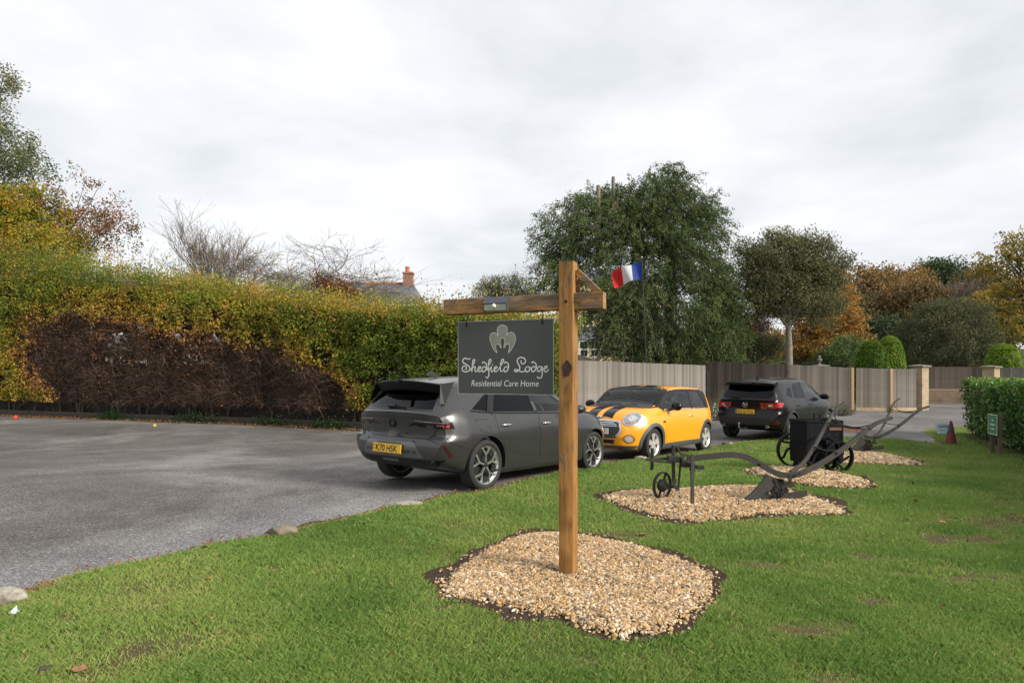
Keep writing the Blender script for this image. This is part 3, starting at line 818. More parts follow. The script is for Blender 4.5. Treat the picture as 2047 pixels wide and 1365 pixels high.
# ------------------------------------------------------------------ ploughs and iron cart
M_rust = pm('rusted_iron', (.036,.033,.029), .75, metal=.15, var=.45, scale=45, bmp=.35, dirt=((.08,.055,.037), 9, .56, .78), dist=.004)
M_rust_dark = pm('blackened_iron', (.026,.024,.022), .7, metal=.3, var=.5, scale=35, bmp=.35, dist=.004)
def make_plough(label):
    """Built about its share: origin on the ground under the share, nose towards -x, handles towards +x."""
    t = thing('plough', label, 'plough', (0,0,0), 0, 'old iron ploughs on the gravel beds')
    O = Vector((3.08, 7.30, .085))
    def p(px, py, y): return at(px, py, y*.955) - O
    beam = catmull([tuple(p(*q)) for q in ((1376,921,7.66),(1420,916,7.66),(1462,913,7.66),(1492,918,7.67),(1518,931,7.68),(1540,944,7.7),(1562,953,7.7),(1590,953,7.7),(1612,945,7.72),(1640,931,7.76),(1680,905,7.82),(1720,873,7.88),(1752,850,7.92),(1783,839,7.95))], 4)
    n = len(beam)
    MB().strap(beam, .030, [.068 - .030*max(0, (i-n*.55)/(n*.45)) for i in range(n)]).build('beam', M_rust, t, 35)
    hnd = catmull([tuple(p(*q)) for q in ((1580,948,7.76),(1605,930,7.95),(1630,893,8.25),(1652,853,8.6),(1668,826,8.8),(1690,808,8.9))], 5)
    MB().strap(hnd, .026, [.046 - .016*i/(len(hnd)-1) for i in range(len(hnd))]).build('handle', M_rust, t, 35)
    for a, b_ in (((1656,848,8.62),(1738,862,7.9)), ((1628,897,8.2),(1672,905,7.82))):
        A, B = p(*a), p(*b_); mid = (A+B)/2 + Vector((0,0,-.02))
        MB().tube(catmull([tuple(A), tuple(mid), tuple(B)], 5), .009, 7).build('cross_rod', M_rust_dark, t, 40)
    A = [p(1672,818,8.75), p(1668,836,8.6), p(1684,853,8.35), p(1712,858,8.1), p(1748,852,7.93)]
    MB().tube(catmull([tuple(q) for q in A], 5), .008, 7).build('brace_rod', M_rust_dark, t, 40)
    for q in ((1738,861),(1672,909),(1598,950),(1519,932)):
        c = p(q[0], q[1], 7.66 if q[0] < 1600 else 7.8); mb = MB(); mb.lathe([(0,-.03),(.013,-.028),(.015,-.02),(.015,.0)], 8, 'Y', tuple(c)); mb.build('bolt', M_rust_dark, t, 40)
    # frog and mouldboard standing on the long slade
    d = 7.6
    fr = [(1535,953),(1548,959),(1549,972),(1536,988),(1538,998),(1498,1003),(1484,1005),(1502,990),(1522,970)]
    mb = MB(); mb.prism([(p(a,b_,d).x, p(a,b_,d).z) for a, b_ in fr], -.005, .035, lambda a, b, h: (a, h - .02 - .10*max(0, .32-b)*1.2, b)); mb.build('share', M_rust, t)
    sl = [(1488,1004),(1530,994),(1560,992),(1598,985),(1612,984),(1614,994),(1600,999),(1560,1004),(1520,1006)]
    mb = MB(); mb.prism([(p(a,b_,d-.02).x, p(a,b_,d-.02).z) for a, b_ in sl], -.075, -.05, lambda a, b, h: (a, h, b)); mb.build('slade', M_rust, t)
    mbd = [(1549,960),(1566,962),(1580,985),(1578,998),(1552,1000),(1540,985)]
    mb = MB(); mb.prism([(p(a,b_,d+.12).x, p(a,b_,d+.12).z) for a, b_ in mbd], .06, .085, lambda a, b, h: (a, h + (.35-b)*.2, b)); mb.build('mouldboard', M_rust_dark, t)
    for q in (((1549,960),(1562,998)), ((1545,995),(1575,968)), ((1579,953),(1580,978)), ((1562,976),(1588,974))):
        mb = MB(); mb.bar(p(*q[0], d), p(*q[1], d), .022, .03); mb.build('strut', M_rust_dark, t)
    mb = MB(); rs = np.random.RandomState(4)
    for k in range(9):
        c = p(1556+rs.uniform(-8,8), 990+rs.uniform(-8,5), d-.06); mb.box(tuple(c), (.03,.03,.03), rz=rs.rand()*3)
    mb.build('clamp', M_rust_dark, t)
    # wheel gear at the nose
    d = 7.7
    wc = p(1324,974,d)
    wh = thing_part('front_wheel', t)
    mb = MB(); ring_c = Vector(wc)
    M = Matrix.Rotation(math.radians(38), 3, 'Z')
    R = .158
    prof = [(R-.012,-.02),(R,-.02),(R,.02),(R-.012,.02)]
    tmp = MB(); tmp.lathe(prof, 28, 'Y', closed=True)
    mb.add([M @ Vector(v) + ring_c for v in tmp.v], tmp.f); mb.build('rim', M_rust_dark, wh, 40)
    mb = MB(); tmp = MB(); tmp.lathe([(0,-.06),(.04,-.06),(.075,-.02),(.075,.02),(.03,.05),(0,.05)], 18, 'Y')
    mb.add([M @ Vector(v) + ring_c for v in tmp.v], tmp.f); mb.build('hub', M_rust_dark, wh, 40)
    for k in range(4):
        a = math.pi/4 + k*math.pi/2 + .35
        mb = MB(); mb.bar(ring_c + M @ Vector((.06*math.cos(a),0,.06*math.sin(a))), ring_c + M @ Vector((.15*math.cos(a),0,.15*math.sin(a))), .026, .014); mb.build('spoke', M_rust_dark, wh)
    MB().tube([tuple(p(1328,976,d-.02)), tuple(p(1352,977,d-.06))], .018, 8).build('axle', M_rust_dark, t, 40)
    MB().strap(catmull([tuple(p(*q)) for q in ((1346,900,d-.05),(1346,940,d-.05),(1347,965,d-.06),(1351,980,d-.07),(1356,980,d-.07))], 4), .035, .034).build('wheel_standard', M_rust, t, 40)
    MB().tube([tuple(p(1346,894,d-.05)), tuple(p(1346,916,d-.05))], .022, 8).build('standard_top', M_rust_dark, t, 40)
    MB().tube([tuple(p(1361,918,d-.05)), tuple(p(1358,960,d-.06)), tuple(p(1356,984,d-.07))], .013, 7).build('stay', M_rust_dark, t, 40)
    MB().strap([tuple(p(*q)) for q in ((1384,912,7.5),(1384,960,7.44),(1384,1012,7.38))], .034, .034).build('coulter_stem', M_rust, t)
    mb = MB(); mb.box(tuple(p(1385,1015,7.38)), (.08,.06,.04)); mb.build('foot', M_rust_dark, t)
    for nm, q, s in (('clamp_block',(1346,921,d-.06),(.13,.09,.075)), ('clamp_block',(1370,932,7.58),(.10,.10,.06)), ('clamp_block',(1384,938,7.5),(.05,.07,.09)), ('clamp_block',(1399,938,7.5),(.09,.05,.045))):
        mb = MB(); mb.box(tuple(p(*q)), s, bev=.008); mb.build(nm, M_rust_dark, t)
    mb = MB(); mb.lathe([(.055,-.018),(.055,.018),(.022,.018),(.022,-.018)], 18, 'Y', tuple(p(1370,920,7.6)), closed=True); mb.build('quadrant', M_rust, t, 40)
    MB().strap([tuple(p(1292,923,d)), tuple(p(1320,921,d)), tuple(p(1352,920,d))], .05, .03).build('draught_bar', M_rust, t)
    MB().strap([tuple(p(1300,925,d-.1)), tuple(p(1345,929,d-.08))], .03, .02).build('draught_bar', M_rust_dark, t)
    MB().tube([tuple(p(1304,900,d)), tuple(p(1304,921,d)), tuple(p(1303,943,d))], .02, 8).build('hake_pin', M_rust_dark, t, 40)
    MB().tube([tuple(p(1353,898,d)), tuple(p(1362,912,d)), tuple(p(1380,917,d))], .012, 7).build('stay', M_rust_dark, t, 40)
    t.location = O + Vector((0,0,.025))
    return t
def thing_part(name, parent):
    o = bpy.data.objects.new(name, None); COL.objects.link(o); o.parent = parent; o.empty_display_size = .05
    return o
pl = make_plough('rusty iron plough nearest the camera, with a small spoked front wheel')
p2 = copy_tree(pl)
p2['label'] = 'rusty iron plough farther off behind the black cart, handles against the drive'
p2.location = (7.60, 13.40, -.065)

# riveted iron cart
M_black = pm('black_paint_iron', (.006,.008,.012), .75, metal=0, var=.25, scale=12, spec=.12, dirt=((.34,.34,.33), 22, .685, .70))
M_black2 = pm('black_iron', (.008,.009,.0105), .75, metal=0, var=.3, scale=30, spec=.15)
M_wagonrust = pm('rust_strap', (.13,.055,.03), .8, var=.4, scale=30)
ct = thing('iron_cart', 'black riveted iron tank cart on curved-spoke wheels beside the nearest plough', 'cart', (4.66, 9.86, gz(9.86)+.035), math.radians(9))
LX, LY, Z0, Z1 = .60, .46, .12, .80
mb = MB()
for c, s in (((LX/2,0,(Z0+Z1)/2),(LX,.012,Z1-Z0)), ((LX/2,LY,(Z0+Z1)/2),(LX,.012,Z1-Z0)), ((0,LY/2,.575),(.012,LY-.012,.45)), ((LX,LY/2,(Z0+Z1)/2),(.012,LY-.012,Z1-Z0))): mb.box(c, s)
mb.box((LX/2,LY/2,Z0),(LX-.02,LY-.02,.02))
mb.build('tank', M_black, ct)
mb = MB(); mb.box((-.004,LY/2,.235), (.010,LY-.02,.235)); mb.build('lower_panel', M_black2, ct)
mb = MB()
for zz in (Z1-.015, .36): mb.box((-.012,LY/2,zz),(.016,LY+.02,.026))
mb.box((LX/2,-.012,Z1-.015),(LX+.02,.016,.03)); mb.box((-.004,-.010,(Z0+Z1)/2),(.022,.012,Z1-Z0-.04)); mb.box((LX+.004,-.010,(Z0+Z1)/2),(.02,.012,Z1-Z0-.04))
mb.build('angle_iron', M_black2, ct)
rv = MB(); rv.lathe([(.008,0),(.0075,-.004),(.004,-.008),(0,-.009)], 8, 'Y'); rme = None
def rivets(pts):
    global rme
    for q in pts:
        if rme is None:
            o = rv.build('rivet', M_black2, ct, 60); rme = o.data
        else: o = link('rivet', rme, ct)
        o.location = q
rivets([(.025, -.016, Z0+.06+i*.034) for i in range(18)] + [(LX-.02, -.016, Z0+.06+i*.034) for i in range(18)] + [(.07+i*.055, -.02, Z1-.012) for i in range(9)])
mb = MB(); mb.box((LX*.80,-.012,.665),(LX*.36,.012,.045)); mb.build('strap', M_wagonrust, ct)
def cart_wheel(cx, cy, R):
    w = thing_part('wheel', ct)
    mb = MB(); mb.lathe([(R-.022,-.035),(R,-.035),(R,.035),(R-.022,.035)], 36, 'Y', (cx,cy,R), closed=True); mb.build('rim', M_black2, w, 40)
    mb = MB(); mb.lathe([(0,-.06),(.035,-.06),(.045,-.03),(.045,.03),(0,.03)], 18, 'Y', (cx,cy,R)); mb.build('hub', M_black2, w, 40)
    for k in range(5):
        a0 = k*2*math.pi/5
        pts = []
        for i in range(9):
            s = i/8; r = .04 + (R-.055)*s; a = a0 + 1.25*math.sin(s*math.pi*.62)
            pts.append((cx + r*math.cos(a), cy, R + r*math.sin(a)))
        mb = MB(); mb.strap(pts, .022, .034); mb.build('spoke', M_black2, w, 40)
cart_wheel(.20, -.085, .285); cart_wheel(.42, -.16, .245); cart_wheel(.10, LY+.07, .285)
mb = MB(); mb.tube([(.20,-.14,.285),(.20,LY+.12,.285)], .018, 10); mb.build('axle', M_black2, ct, 40)
for q in (((.42,-.2,.26),(.42,.05,.3)), ((.06,.06,.12),(.02,.03,.0)), ((.52,.06,.12),(.56,.03,.0)), ((.02,.36,.12),(.0,.38,.0))):
    mb = MB(); mb.bar(*q, .03, .03); mb.build('bracket', M_black2, ct)
for q in (((.18,.12,Z1+.02),(.5,.12,Z1+.03)), ((.2,.12,Z1-.02),(.2,.12,Z1+.11)), ((.47,.12,Z1-.02),(.47,.12,Z1+.06)), ((.3,.12,Z1+.02),(.3,.12,Z1+.09))):
    mb = MB(); mb.bar(*q, .02, .024); mb.build('lid_lever', M_black2, ct)
mb = MB(); mb.bar((LX,-.005,.64),(LX+.42,.06,.62),.02,.05); mb.build('draw_bar', M_wagonrust, ct)
# ------------------------------------------------------------------ cars
def paint(name, col, metal=.0, rough=.3, dirt=.0, coat=.9, spec=.5):
    m, nt, b = _nodes(name)
    n = noise_node(nt, 2.2, 5, .6)
    dust = ramp_node(nt, n.outputs[0], [(.35, col), (.75, tuple(c*(1-dirt) + .16*dirt for c in col))])
    nt.links.new(dust.outputs[0], b.inputs['Base Color'])
    b.inputs['Metallic'].default_value = metal; b.inputs['Roughness'].default_value = rough
    b.inputs['Coat Weight'].default_value = coat; b.inputs['Specular IOR Level'].default_value = spec; b.inputs['Coat Roughness'].default_value = .09
    return m
M_tyre = pm('tyre_rubber', (.022,.022,.022), .85, var=.25, scale=30, bmp=.2)
M_well = pm('wheel_well', (.008,.008,.008), .9)
M_trim = pm('black_plastic', (.022,.023,.024), .55, var=.1)
M_trimgrey = pm('grey_plastic', (.075,.077,.082), .6, var=.1)
M_gloss = pm('gloss_black', (.006,.006,.007), .16, var=.05, spec=.3)
M_satin = pm('satin_black', (.010,.010,.011), .45, var=.05, spec=.25)
M_seam = pm('panel_gap', (.006,.006,.006), .8)
M_chrome = pm('chrome', (.62,.62,.63), .27, metal=1, var=.05)
M_alloy = pm('silver_alloy', (.55,.55,.54), .32, metal=.85, var=.1)
M_alloydark = pm('dark_alloy', (.035,.036,.038), .4, metal=.5)
M_red = pm('red_lens', (.38,.008,.010), .12, var=.15, scale=20, coat=.8)
M_reddark = pm('dark_red_lens', (.06,.006,.010), .3, var=.3, scale=20, coat=.15)
M_lens = pm('clear_lens', (.55,.56,.58), .1, metal=.4, var=.3, scale=18, coat=.9)
M_amber = pm('amber_lens', (.5,.14,.02), .2, coat=.8)
M_yellow = pm('yellow_plate', (.72,.42,.015), .4, var=.03)
M_white = pm('white_plate', (.68,.68,.66), .4, var=.03)
M_plateink = pm('plate_ink', (.012,.012,.012), .5)
M_blueband = pm('blue_band', (.02,.05,.22), .4)
M_seat = pm('seat_cloth', (.045,.045,.048), .9)
M_lining = pm('cabin_lining', (.16,.155,.15), .9)
M_steel = pm('dull_steel', (.25,.25,.25), .45, metal=.8)
M_glass = glassmat('car_glass', (.80,.86,.84), gloss=(.7,.7,.7), ior=1.45)
M_privacy = glassmat('privacy_glass', (.03,.033,.037), gloss=(.55,.56,.58), ior=1.40)

class Car:
    def __init__(self, name, label, tbl, keys_x, warp_rear, warp_front, paintmat, WB, track, R, tw, arch, x_rear_axle, prong=None):
        self.root = thing(name, label, 'car')
        self.tbl = {k: (keys_x[k] if isinstance(keys_x, dict) else keys_x, v) for k, v in tbl.items()}
        self.x0 = x_rear_axle; self.paint = paintmat; self.WB, self.track, self.R, self.tw, self.arch = WB, track, R, tw, arch
        self.wr, self.wf = warp_rear, warp_front; self.band = None
        self.L = self.tbl['zc'][0][-1]
        self.loft()
    def val(self, k, x):
        xs, ys = self.tbl[k]; return pchip(xs, ys, x)
    def section(self, x):
        g = {k: float(self.val(k, x)) for k in self.tbl}
        zs, ys, zr, yr, zc, zb, yb, zm, ym = (g[k] for k in ('zs','ys','zr','yr','zc','zb','yb','zm','ym'))
        C = [(0,zb),(yb*.82,zb),(yb,zb+.05),(yb*.35+ym*.65, zb*.4+zm*.6),(ym,zm),(ys*.35+ym*.65, zm*.42+zs*.58),(ys,zs),((ys+yr)/2+.012,(zs+zr)/2),(yr,zr),(yr*.86,zr+(zc-zr)*.42),(yr*.5,zr+(zc-zr)*.84),(0,zc)]
        k = np.arange(len(C)); t = np.linspace(0, len(C)-1, (len(C)-1)*5+1)
        C = np.array(C)
        return pchip(k, C[:,0], t), pchip(k, C[:,1], t)
    def warp(self, x, y, z):
        a = np.clip(1 - x/.75, 0, 1)**1.5; b = np.clip(1 - (self.L-x)/.9, 0, 1)**1.5
        return x + self.wr(y, z)*a - self.wf(y, z)*b
    def loft(self):
        L = self.L; n = 96
        u = np.linspace(0, 1, n); xs = L*(u + .55*np.sin(2*np.pi*u)/(-2*np.pi))
        rings = []
        for x in xs:
            y, z = self.section(x)
            yy = np.concatenate([y, -y[-2:0:-1]]); zz = np.concatenate([z, z[-2:0:-1]])
            rings.append(np.c_[np.full(len(yy), x), yy, zz])
        m = len(rings[0]); caps = []
        def cap(ring, mid):
            out = []
            for k in range(1, 9):
                s = 1 - k/8.6; q = ring.copy(); q[:,1] *= s; q[:,2] = mid + (q[:,2]-mid)*s; out.append(q)
            return out
        r0 = rings[0]; r1 = rings[-1]
        c0, c1 = cap(r0, (r0[:,2].min()+r0[:,2].max())/2), cap(r1, (r1[:,2].min()+r1[:,2].max())/2)
        allr = c0[::-1] + rings + c1
        V = np.vstack(allr); K = len(allr)
        V[:,0] = self.warp(V[:,0], V[:,1], V[:,2])
        idx = np.arange(K*m).reshape(K, m); nx = np.roll(idx, -1, 1)
        F = np.stack([idx[:-1], nx[:-1], nx[1:], idx[1:]], -1).reshape(-1,4)
        fs = [tuple(f) for f in F] + [tuple(idx[0][::-1]), tuple(idx[-1])]
        V[:,0] -= self.x0
        me = bpy.data.meshes.new('body'); me.from_pydata([tuple(v) for v in V], [], fs)
        bm = bmesh.new(); bm.from_mesh(me); bmesh.ops.recalc_face_normals(bm, faces=bm.faces); bm.to_mesh(me); self.bvh = BVHTree.FromBMesh(bm); bm.free()
        self.base = me
    def X(self, x): return x - self.x0
    def cut(self, windows, screen, rear, cabin):
        """Open wheel wells, cabin and window apertures in the shell."""
        cutters = []
        mb = MB()
        for xa in (0, self.WB):
            for s in (-1, 1):
                y0, y1 = sorted((s*(self.track/2 - self.tw/2 - .09), s*1.3))
                prof = [(0,y0),(self.arch,y0),(self.arch,y1),(0,y1)]
                k = 40; vs, fs = [], []
                for yy in (y0, y1):
                    for j in range(k):
                        a = 2*math.pi*j/k; vs.append((xa + self.arch*math.cos(a), yy, self.R + self.arch*math.sin(a)))
                fs = [tuple(reversed(range(k))), tuple(range(k,2*k))] + [(j,(j+1)%k,k+(j+1)%k,k+j) for j in range(k)]
                mb.add(vs, fs)
        cutters.append((mb, M_well))
        mb = MB(); ks = []; x0, x1 = cabin
        for x in np.linspace(x0, x1, 26):
            g = {k: float(self.val(k, x)) for k in self.tbl}
            zt = max(.5, g['zc']-.05); zr = max(.48, g['zr']-.045); zs = min(max(.45, g['zs']-.02), zr-.005)
            pts = [(0,.36),(g['yb']*.86,.36),(g['ys']*.93,zs),(g['yr']*.92,zr),(g['yr']*.5,zt-.012),(0,zt)]
            ring = pts + [(-a, b) for a, b in pts[-2:0:-1]]
            ks.append([(self.X(x), a, b) for a, b in ring])
        m = len(ks[0]); vs = [v for r in ks for v in r]; fs = []
        for i in range(len(ks)-1):
            for j in range(m): fs.append((i*m+j, i*m+(j+1)%m, (i+1)*m+(j+1)%m, (i+1)*m+j))
        fs += [tuple(reversed(range(m))), tuple(range((len(ks)-1)*m, len(ks)*m))]
        mb.add(vs, fs); cutters.append((mb, M_seat))
        for W in windows:
            mb = MB(); mb.prism([(self.X(a), b) for a, b in W], -1.3, 1.3, lambda a, b, h: (a, h, b)); cutters.append((mb, M_trim))
        mb = MB(); mb.prism(screen, self.X((x0+x1)/2+.2), self.X(self.L+.6), lambda a, b, h: (h, a, b)); cutters.append((mb, M_trim))
        mb = MB(); mb.prism(rear, self.X(-.6), self.X((x0+x1)/2-.2), lambda a, b, h: (h, a, b)); cutters.append((mb, M_trim))
        ob = bpy.data.objects.new('tmp_body', self.base); COL.objects.link(ob)
        self.base.materials.append(self.paint)
        tmp = []
        for i, (mb, mat) in enumerate(cutters):
            c = mb.build('cutter', mat); tmp.append(c)
            md = ob.modifiers.new('b%d' % i, 'BOOLEAN'); md.operation = 'DIFFERENCE'; md.solver = 'EXACT'; md.object = c
            md.material_mode = 'TRANSFER'
        dg = bpy.context.evaluated_depsgraph_get(); dg.update()
        me = bpy.data.meshes.new_from_object(ob.evaluated_get(dg))
        for c in tmp: bpy.data.objects.remove(c, do_unlink=True)
        bpy.data.objects.remove(ob, do_unlink=True)
        me.materials.clear(); me.materials.append(self.paint); me.materials.append(M_well); me.materials.append(M_satin); me.materials.append(M_lining)
        for pgn in me.polygons:                                   # everything inside the outer skin is dark lining
            pgn.material_index = (3 if pgn.center.z > .78 else 1) if self.bvh.find_nearest(pgn.center)[3] > .004 else (2 if self.band and self.band(pgn.center.x + self.x0, abs(pgn.center.y), pgn.center.z) else 0)
        me.polygons.foreach_set('use_smooth', [True]*len(me.polygons)); me.set_sharp_from_angle(angle=math.radians(32))
        me.name = 'body'
        link('body', me, self.root)
    def hit(self, axis, side, a, b):
        if axis == 'y': o, d = Vector((self.X(a), side*3, b)), Vector((0,-side,0))
        elif axis == 'x': o, d = Vector((side*9, a, b)), Vector((-side,0,0))
        else: o, d = Vector((self.X(a), b, 4)), Vector((0,0,-1))
        loc, nrm, i, dist = self.bvh.ray_cast(o, d)
        if loc is None:
            if axis == 'y': o = Vector((self.X(a), side*.85, b))
            elif axis == 'x': o = Vector((self.X(0 if side < 0 else self.L), a, b))
            loc, nrm, i, dist = self.bvh.find_nearest(o)
        if nrm.dot(d) > 0: nrm = -nrm
        return loc, nrm
    def panel(self, name, poly, axis, side, mat, off=.003, skirt=.012, dens=.07, parent=None, flat=False):
        """A sheet laid on the shell: the 2D outline is projected along an axis and follows the curvature."""
        vs, ts, nb = cdt(poly, dens)
        H = [self.hit(axis, side, a, b) for a, b in vs]
        V = [tuple(l + n*off) for l, n in H]
        B = {i: len(V)+k for k, i in enumerate(range(nb))}
        V += [tuple(H[i][0] + H[i][1]*(off-skirt)) for i in range(nb)]
        fs = list(ts) + [(i, (i+1) % nb, B[(i+1) % nb], B[i]) for i in range(nb)]
        mb = MB(); mb.add(V, fs); return mb.build(name, mat, parent or self.root, 35)
    def line(self, name, pts, axis, side, mat, w=.010, off=.0025, parent=None, sub=5, skirt=.006):
        pts = catmull(pts, sub) if sub else pts; n = len(pts); P = [np.array(p) for p in pts]; l, r = [], []
        for i in range(n):
            t = P[min(i+1,n-1)] - P[max(i-1,0)]; t /= np.linalg.norm(t)+1e-9; q = np.array((-t[1], t[0]))*w/2
            l.append(P[i]+q); r.append(P[i]-q)
        V, fs = [], []; m = max(1, math.ceil(w/.028)) + 1
        for i in range(n):
            for k in range(m):
                p = l[i] + (r[i]-l[i])*k/(m-1); loc, nn = self.hit(axis, side, *p); V.append(tuple(loc + nn*off))
        for i in range(n-1):
            for k in range(m-1): fs.append((m*i+k, m*i+k+1, m*(i+1)+k+1, m*(i+1)+k))
        mb = MB(); mb.add(V, fs); return mb.build(name, mat, parent or self.root, 50)
    def wheels(self, spoke_fn):
        first = None
        for xa in (0, self.WB):
            for s in (-1, 1):
                if first is None:
                    w = thing_part('wheel', self.root); R, tw = self.R, self.tw
                    mb = MB(); rr = self.rim
                    prof = [(rr+.004,-tw*.40),(rr+.02,-tw*.46),(R-.045,-tw*.5),(R-.02,-tw*.47),(R-.004,-tw*.40),(R,-tw*.2),(R,tw*.2),(R-.004,tw*.40),(R-.02,tw*.47),(R-.045,tw*.5),(rr+.02,tw*.46),(rr+.004,tw*.40)]
                    mb.lathe(prof, 44, 'Y', closed=True); mb.build('tyre', M_tyre, w, 40)
                    mb = MB(); mb.lathe([(rr-.004,-tw*.36),(rr+.008,-tw*.43),(rr+.008,tw*.43),(rr-.016,tw*.40),(rr-.020,-tw*.30)], 44, 'Y', closed=True); mb.build('rim', self.alloy, w, 40)
                    mb = MB(); mb.lathe([(rr-.012,-.01),(.06,-.02),(0,-.02)], 30, 'Y'); mb.build('brake_disc', M_alloydark, w, 40)
                    spoke_fn(w, rr, -tw*.36)
                    first = w
                else: w = copy_tree(first, self.root)
                w.location = (xa, s*self.track/2, self.R)
                if s > 0: w.rotation_euler = (0, 0, math.pi)
    def plate(self, x, y, z, w, h, side, mat, text, tw, band=True, tilt=0):
        t = thing_part('number_plate', self.root)
        M = Matrix.Rotation(tilt, 3, 'Y')
        def pl(a, b, d): 
            v = M @ Vector((side*d, 0, b)); return (x + v.x, y + (-a if side < 0 else a), z + v.z)
        mb = MB(); mb.prism([(-w/2,-h/2),(w/2,-h/2),(w/2,h/2),(-w/2,h/2)], 0, .010, pl); mb.build('plate', mat, t)
        if text:
            text_part('lettering', text, tw, lambda u, v: pl(u - tw/2 + (w*.03 if band else 0), v - .0395*h/.111, .0125), M_plateink, t, thick=.012, height=.079*h/.111)
        if band:
            mb = MB(); mb.prism([(-w/2+.006,-h/2+.006),(-w/2+.045,-h/2+.006),(-w/2+.045,h/2-.006),(-w/2+.006,h/2-.006)], .010, .0118, pl); mb.build('band', band, t)
        return t
    def seats(self, spots, steer):
        for (x, y) in spots:
            s = thing_part('seat', self.root)
            mb = MB(); mb.box((self.X(x)+.15,y,.50),(.5,.48,.14),bev=.04); mb.build('cushion', M_seat, s)
            mb = MB(); mb.bar((self.X(x)-.08,y,.50),(self.X(x)-.26,y,1.05),.46,.13,up=(1,0,0),bev=.04); mb.build('backrest', M_seat, s)
            mb = MB(); mb.bar((self.X(x)-.26,y,1.08),(self.X(x)-.30,y,1.25),.26,.09,up=(1,0,0),bev=.03); mb.build('headrest', M_seat, s)
        x, y = steer
        mb = MB(); tmp = MB(); tmp.lathe([(.185+.014*math.cos(a), .014*math.sin(a)) for a in np.linspace(0,2*math.pi,8,endpoint=False)], 26, 'X', closed=True)
        M = Matrix.Rotation(math.radians(-25), 3, 'Y')
        mb.add([M @ Vector(v) + Vector((self.X(x),y,.93)) for v in tmp.v], tmp.f); mb.bar((self.X(x),y-.17,.93),(self.X(x),y+.17,.93),.03,.03); mb.build('steering_wheel', M_trim, self.root, 40)
    def place(self, c, heading, z_r, z_f, scale=1.0):
        pitch = math.atan2(z_f - z_r, self.WB)
        self.root.location = (c[0], c[1], z_r)
        self.root.rotation_euler = (0, -pitch, heading)
        self.root.scale = (scale,)*3

def y_spokes(alloy, n=5, w=.022):
    def fn(wheel, rr, yo):
        mb = MB(); mb.lathe([(0,yo),(.034,yo),(.040,yo+.012),(.045,yo+.05)], 16, 'Y'); mb.build('hub_cap', M_alloydark, wheel, 40)
        for k in range(n):
            a = k*2*math.pi/n + math.pi/2
            def pt(r, da, y): return (r*math.cos(a+da), y, r*math.sin(a+da))
            mb = MB()
            for q in ((pt(.035,0,yo+.006), pt(rr*.55,0,yo)), (pt(rr*.55,0,yo), pt(rr-.004,.33,yo)), (pt(rr*.55,0,yo), pt(rr-.004,-.33,yo))):
                mb.bar(q[0], q[1], w, .022, up=(0,1,0))
            mb.build('spoke', alloy, wheel)
            mb = MB(); mb.bar(pt(rr*.62,math.pi/n,yo+.02), pt(rr-.01,math.pi/n,yo+.014), .085, .02, up=(0,1,0)); mb.build('spoke_web', M_alloydark, wheel)
    return fn
def broad_spokes(alloy, n=5):
    def fn(wheel, rr, yo):
        mb = MB(); mb.lathe([(0,yo-.002),(.03,yo-.002),(.055,yo+.006),(.06,yo+.05)], 18, 'Y'); mb.build('hub_cap', alloy, wheel, 40)
        for k in range(n):
            a = k*2*math.pi/n + math.pi/2; c, s = math.cos(a), math.sin(a)
            poly = [(.03,-.030),(rr*.6,-.046),(rr-.002,-.062),(rr-.002,.062),(rr*.6,.046),(.03,.030)]
            mb = MB(); mb.prism(poly, yo+.002, yo+.026, lambda p, q, h: (p*c - q*s, h, p*s + q*c)); mb.build('spoke', alloy, wheel)
    return fn

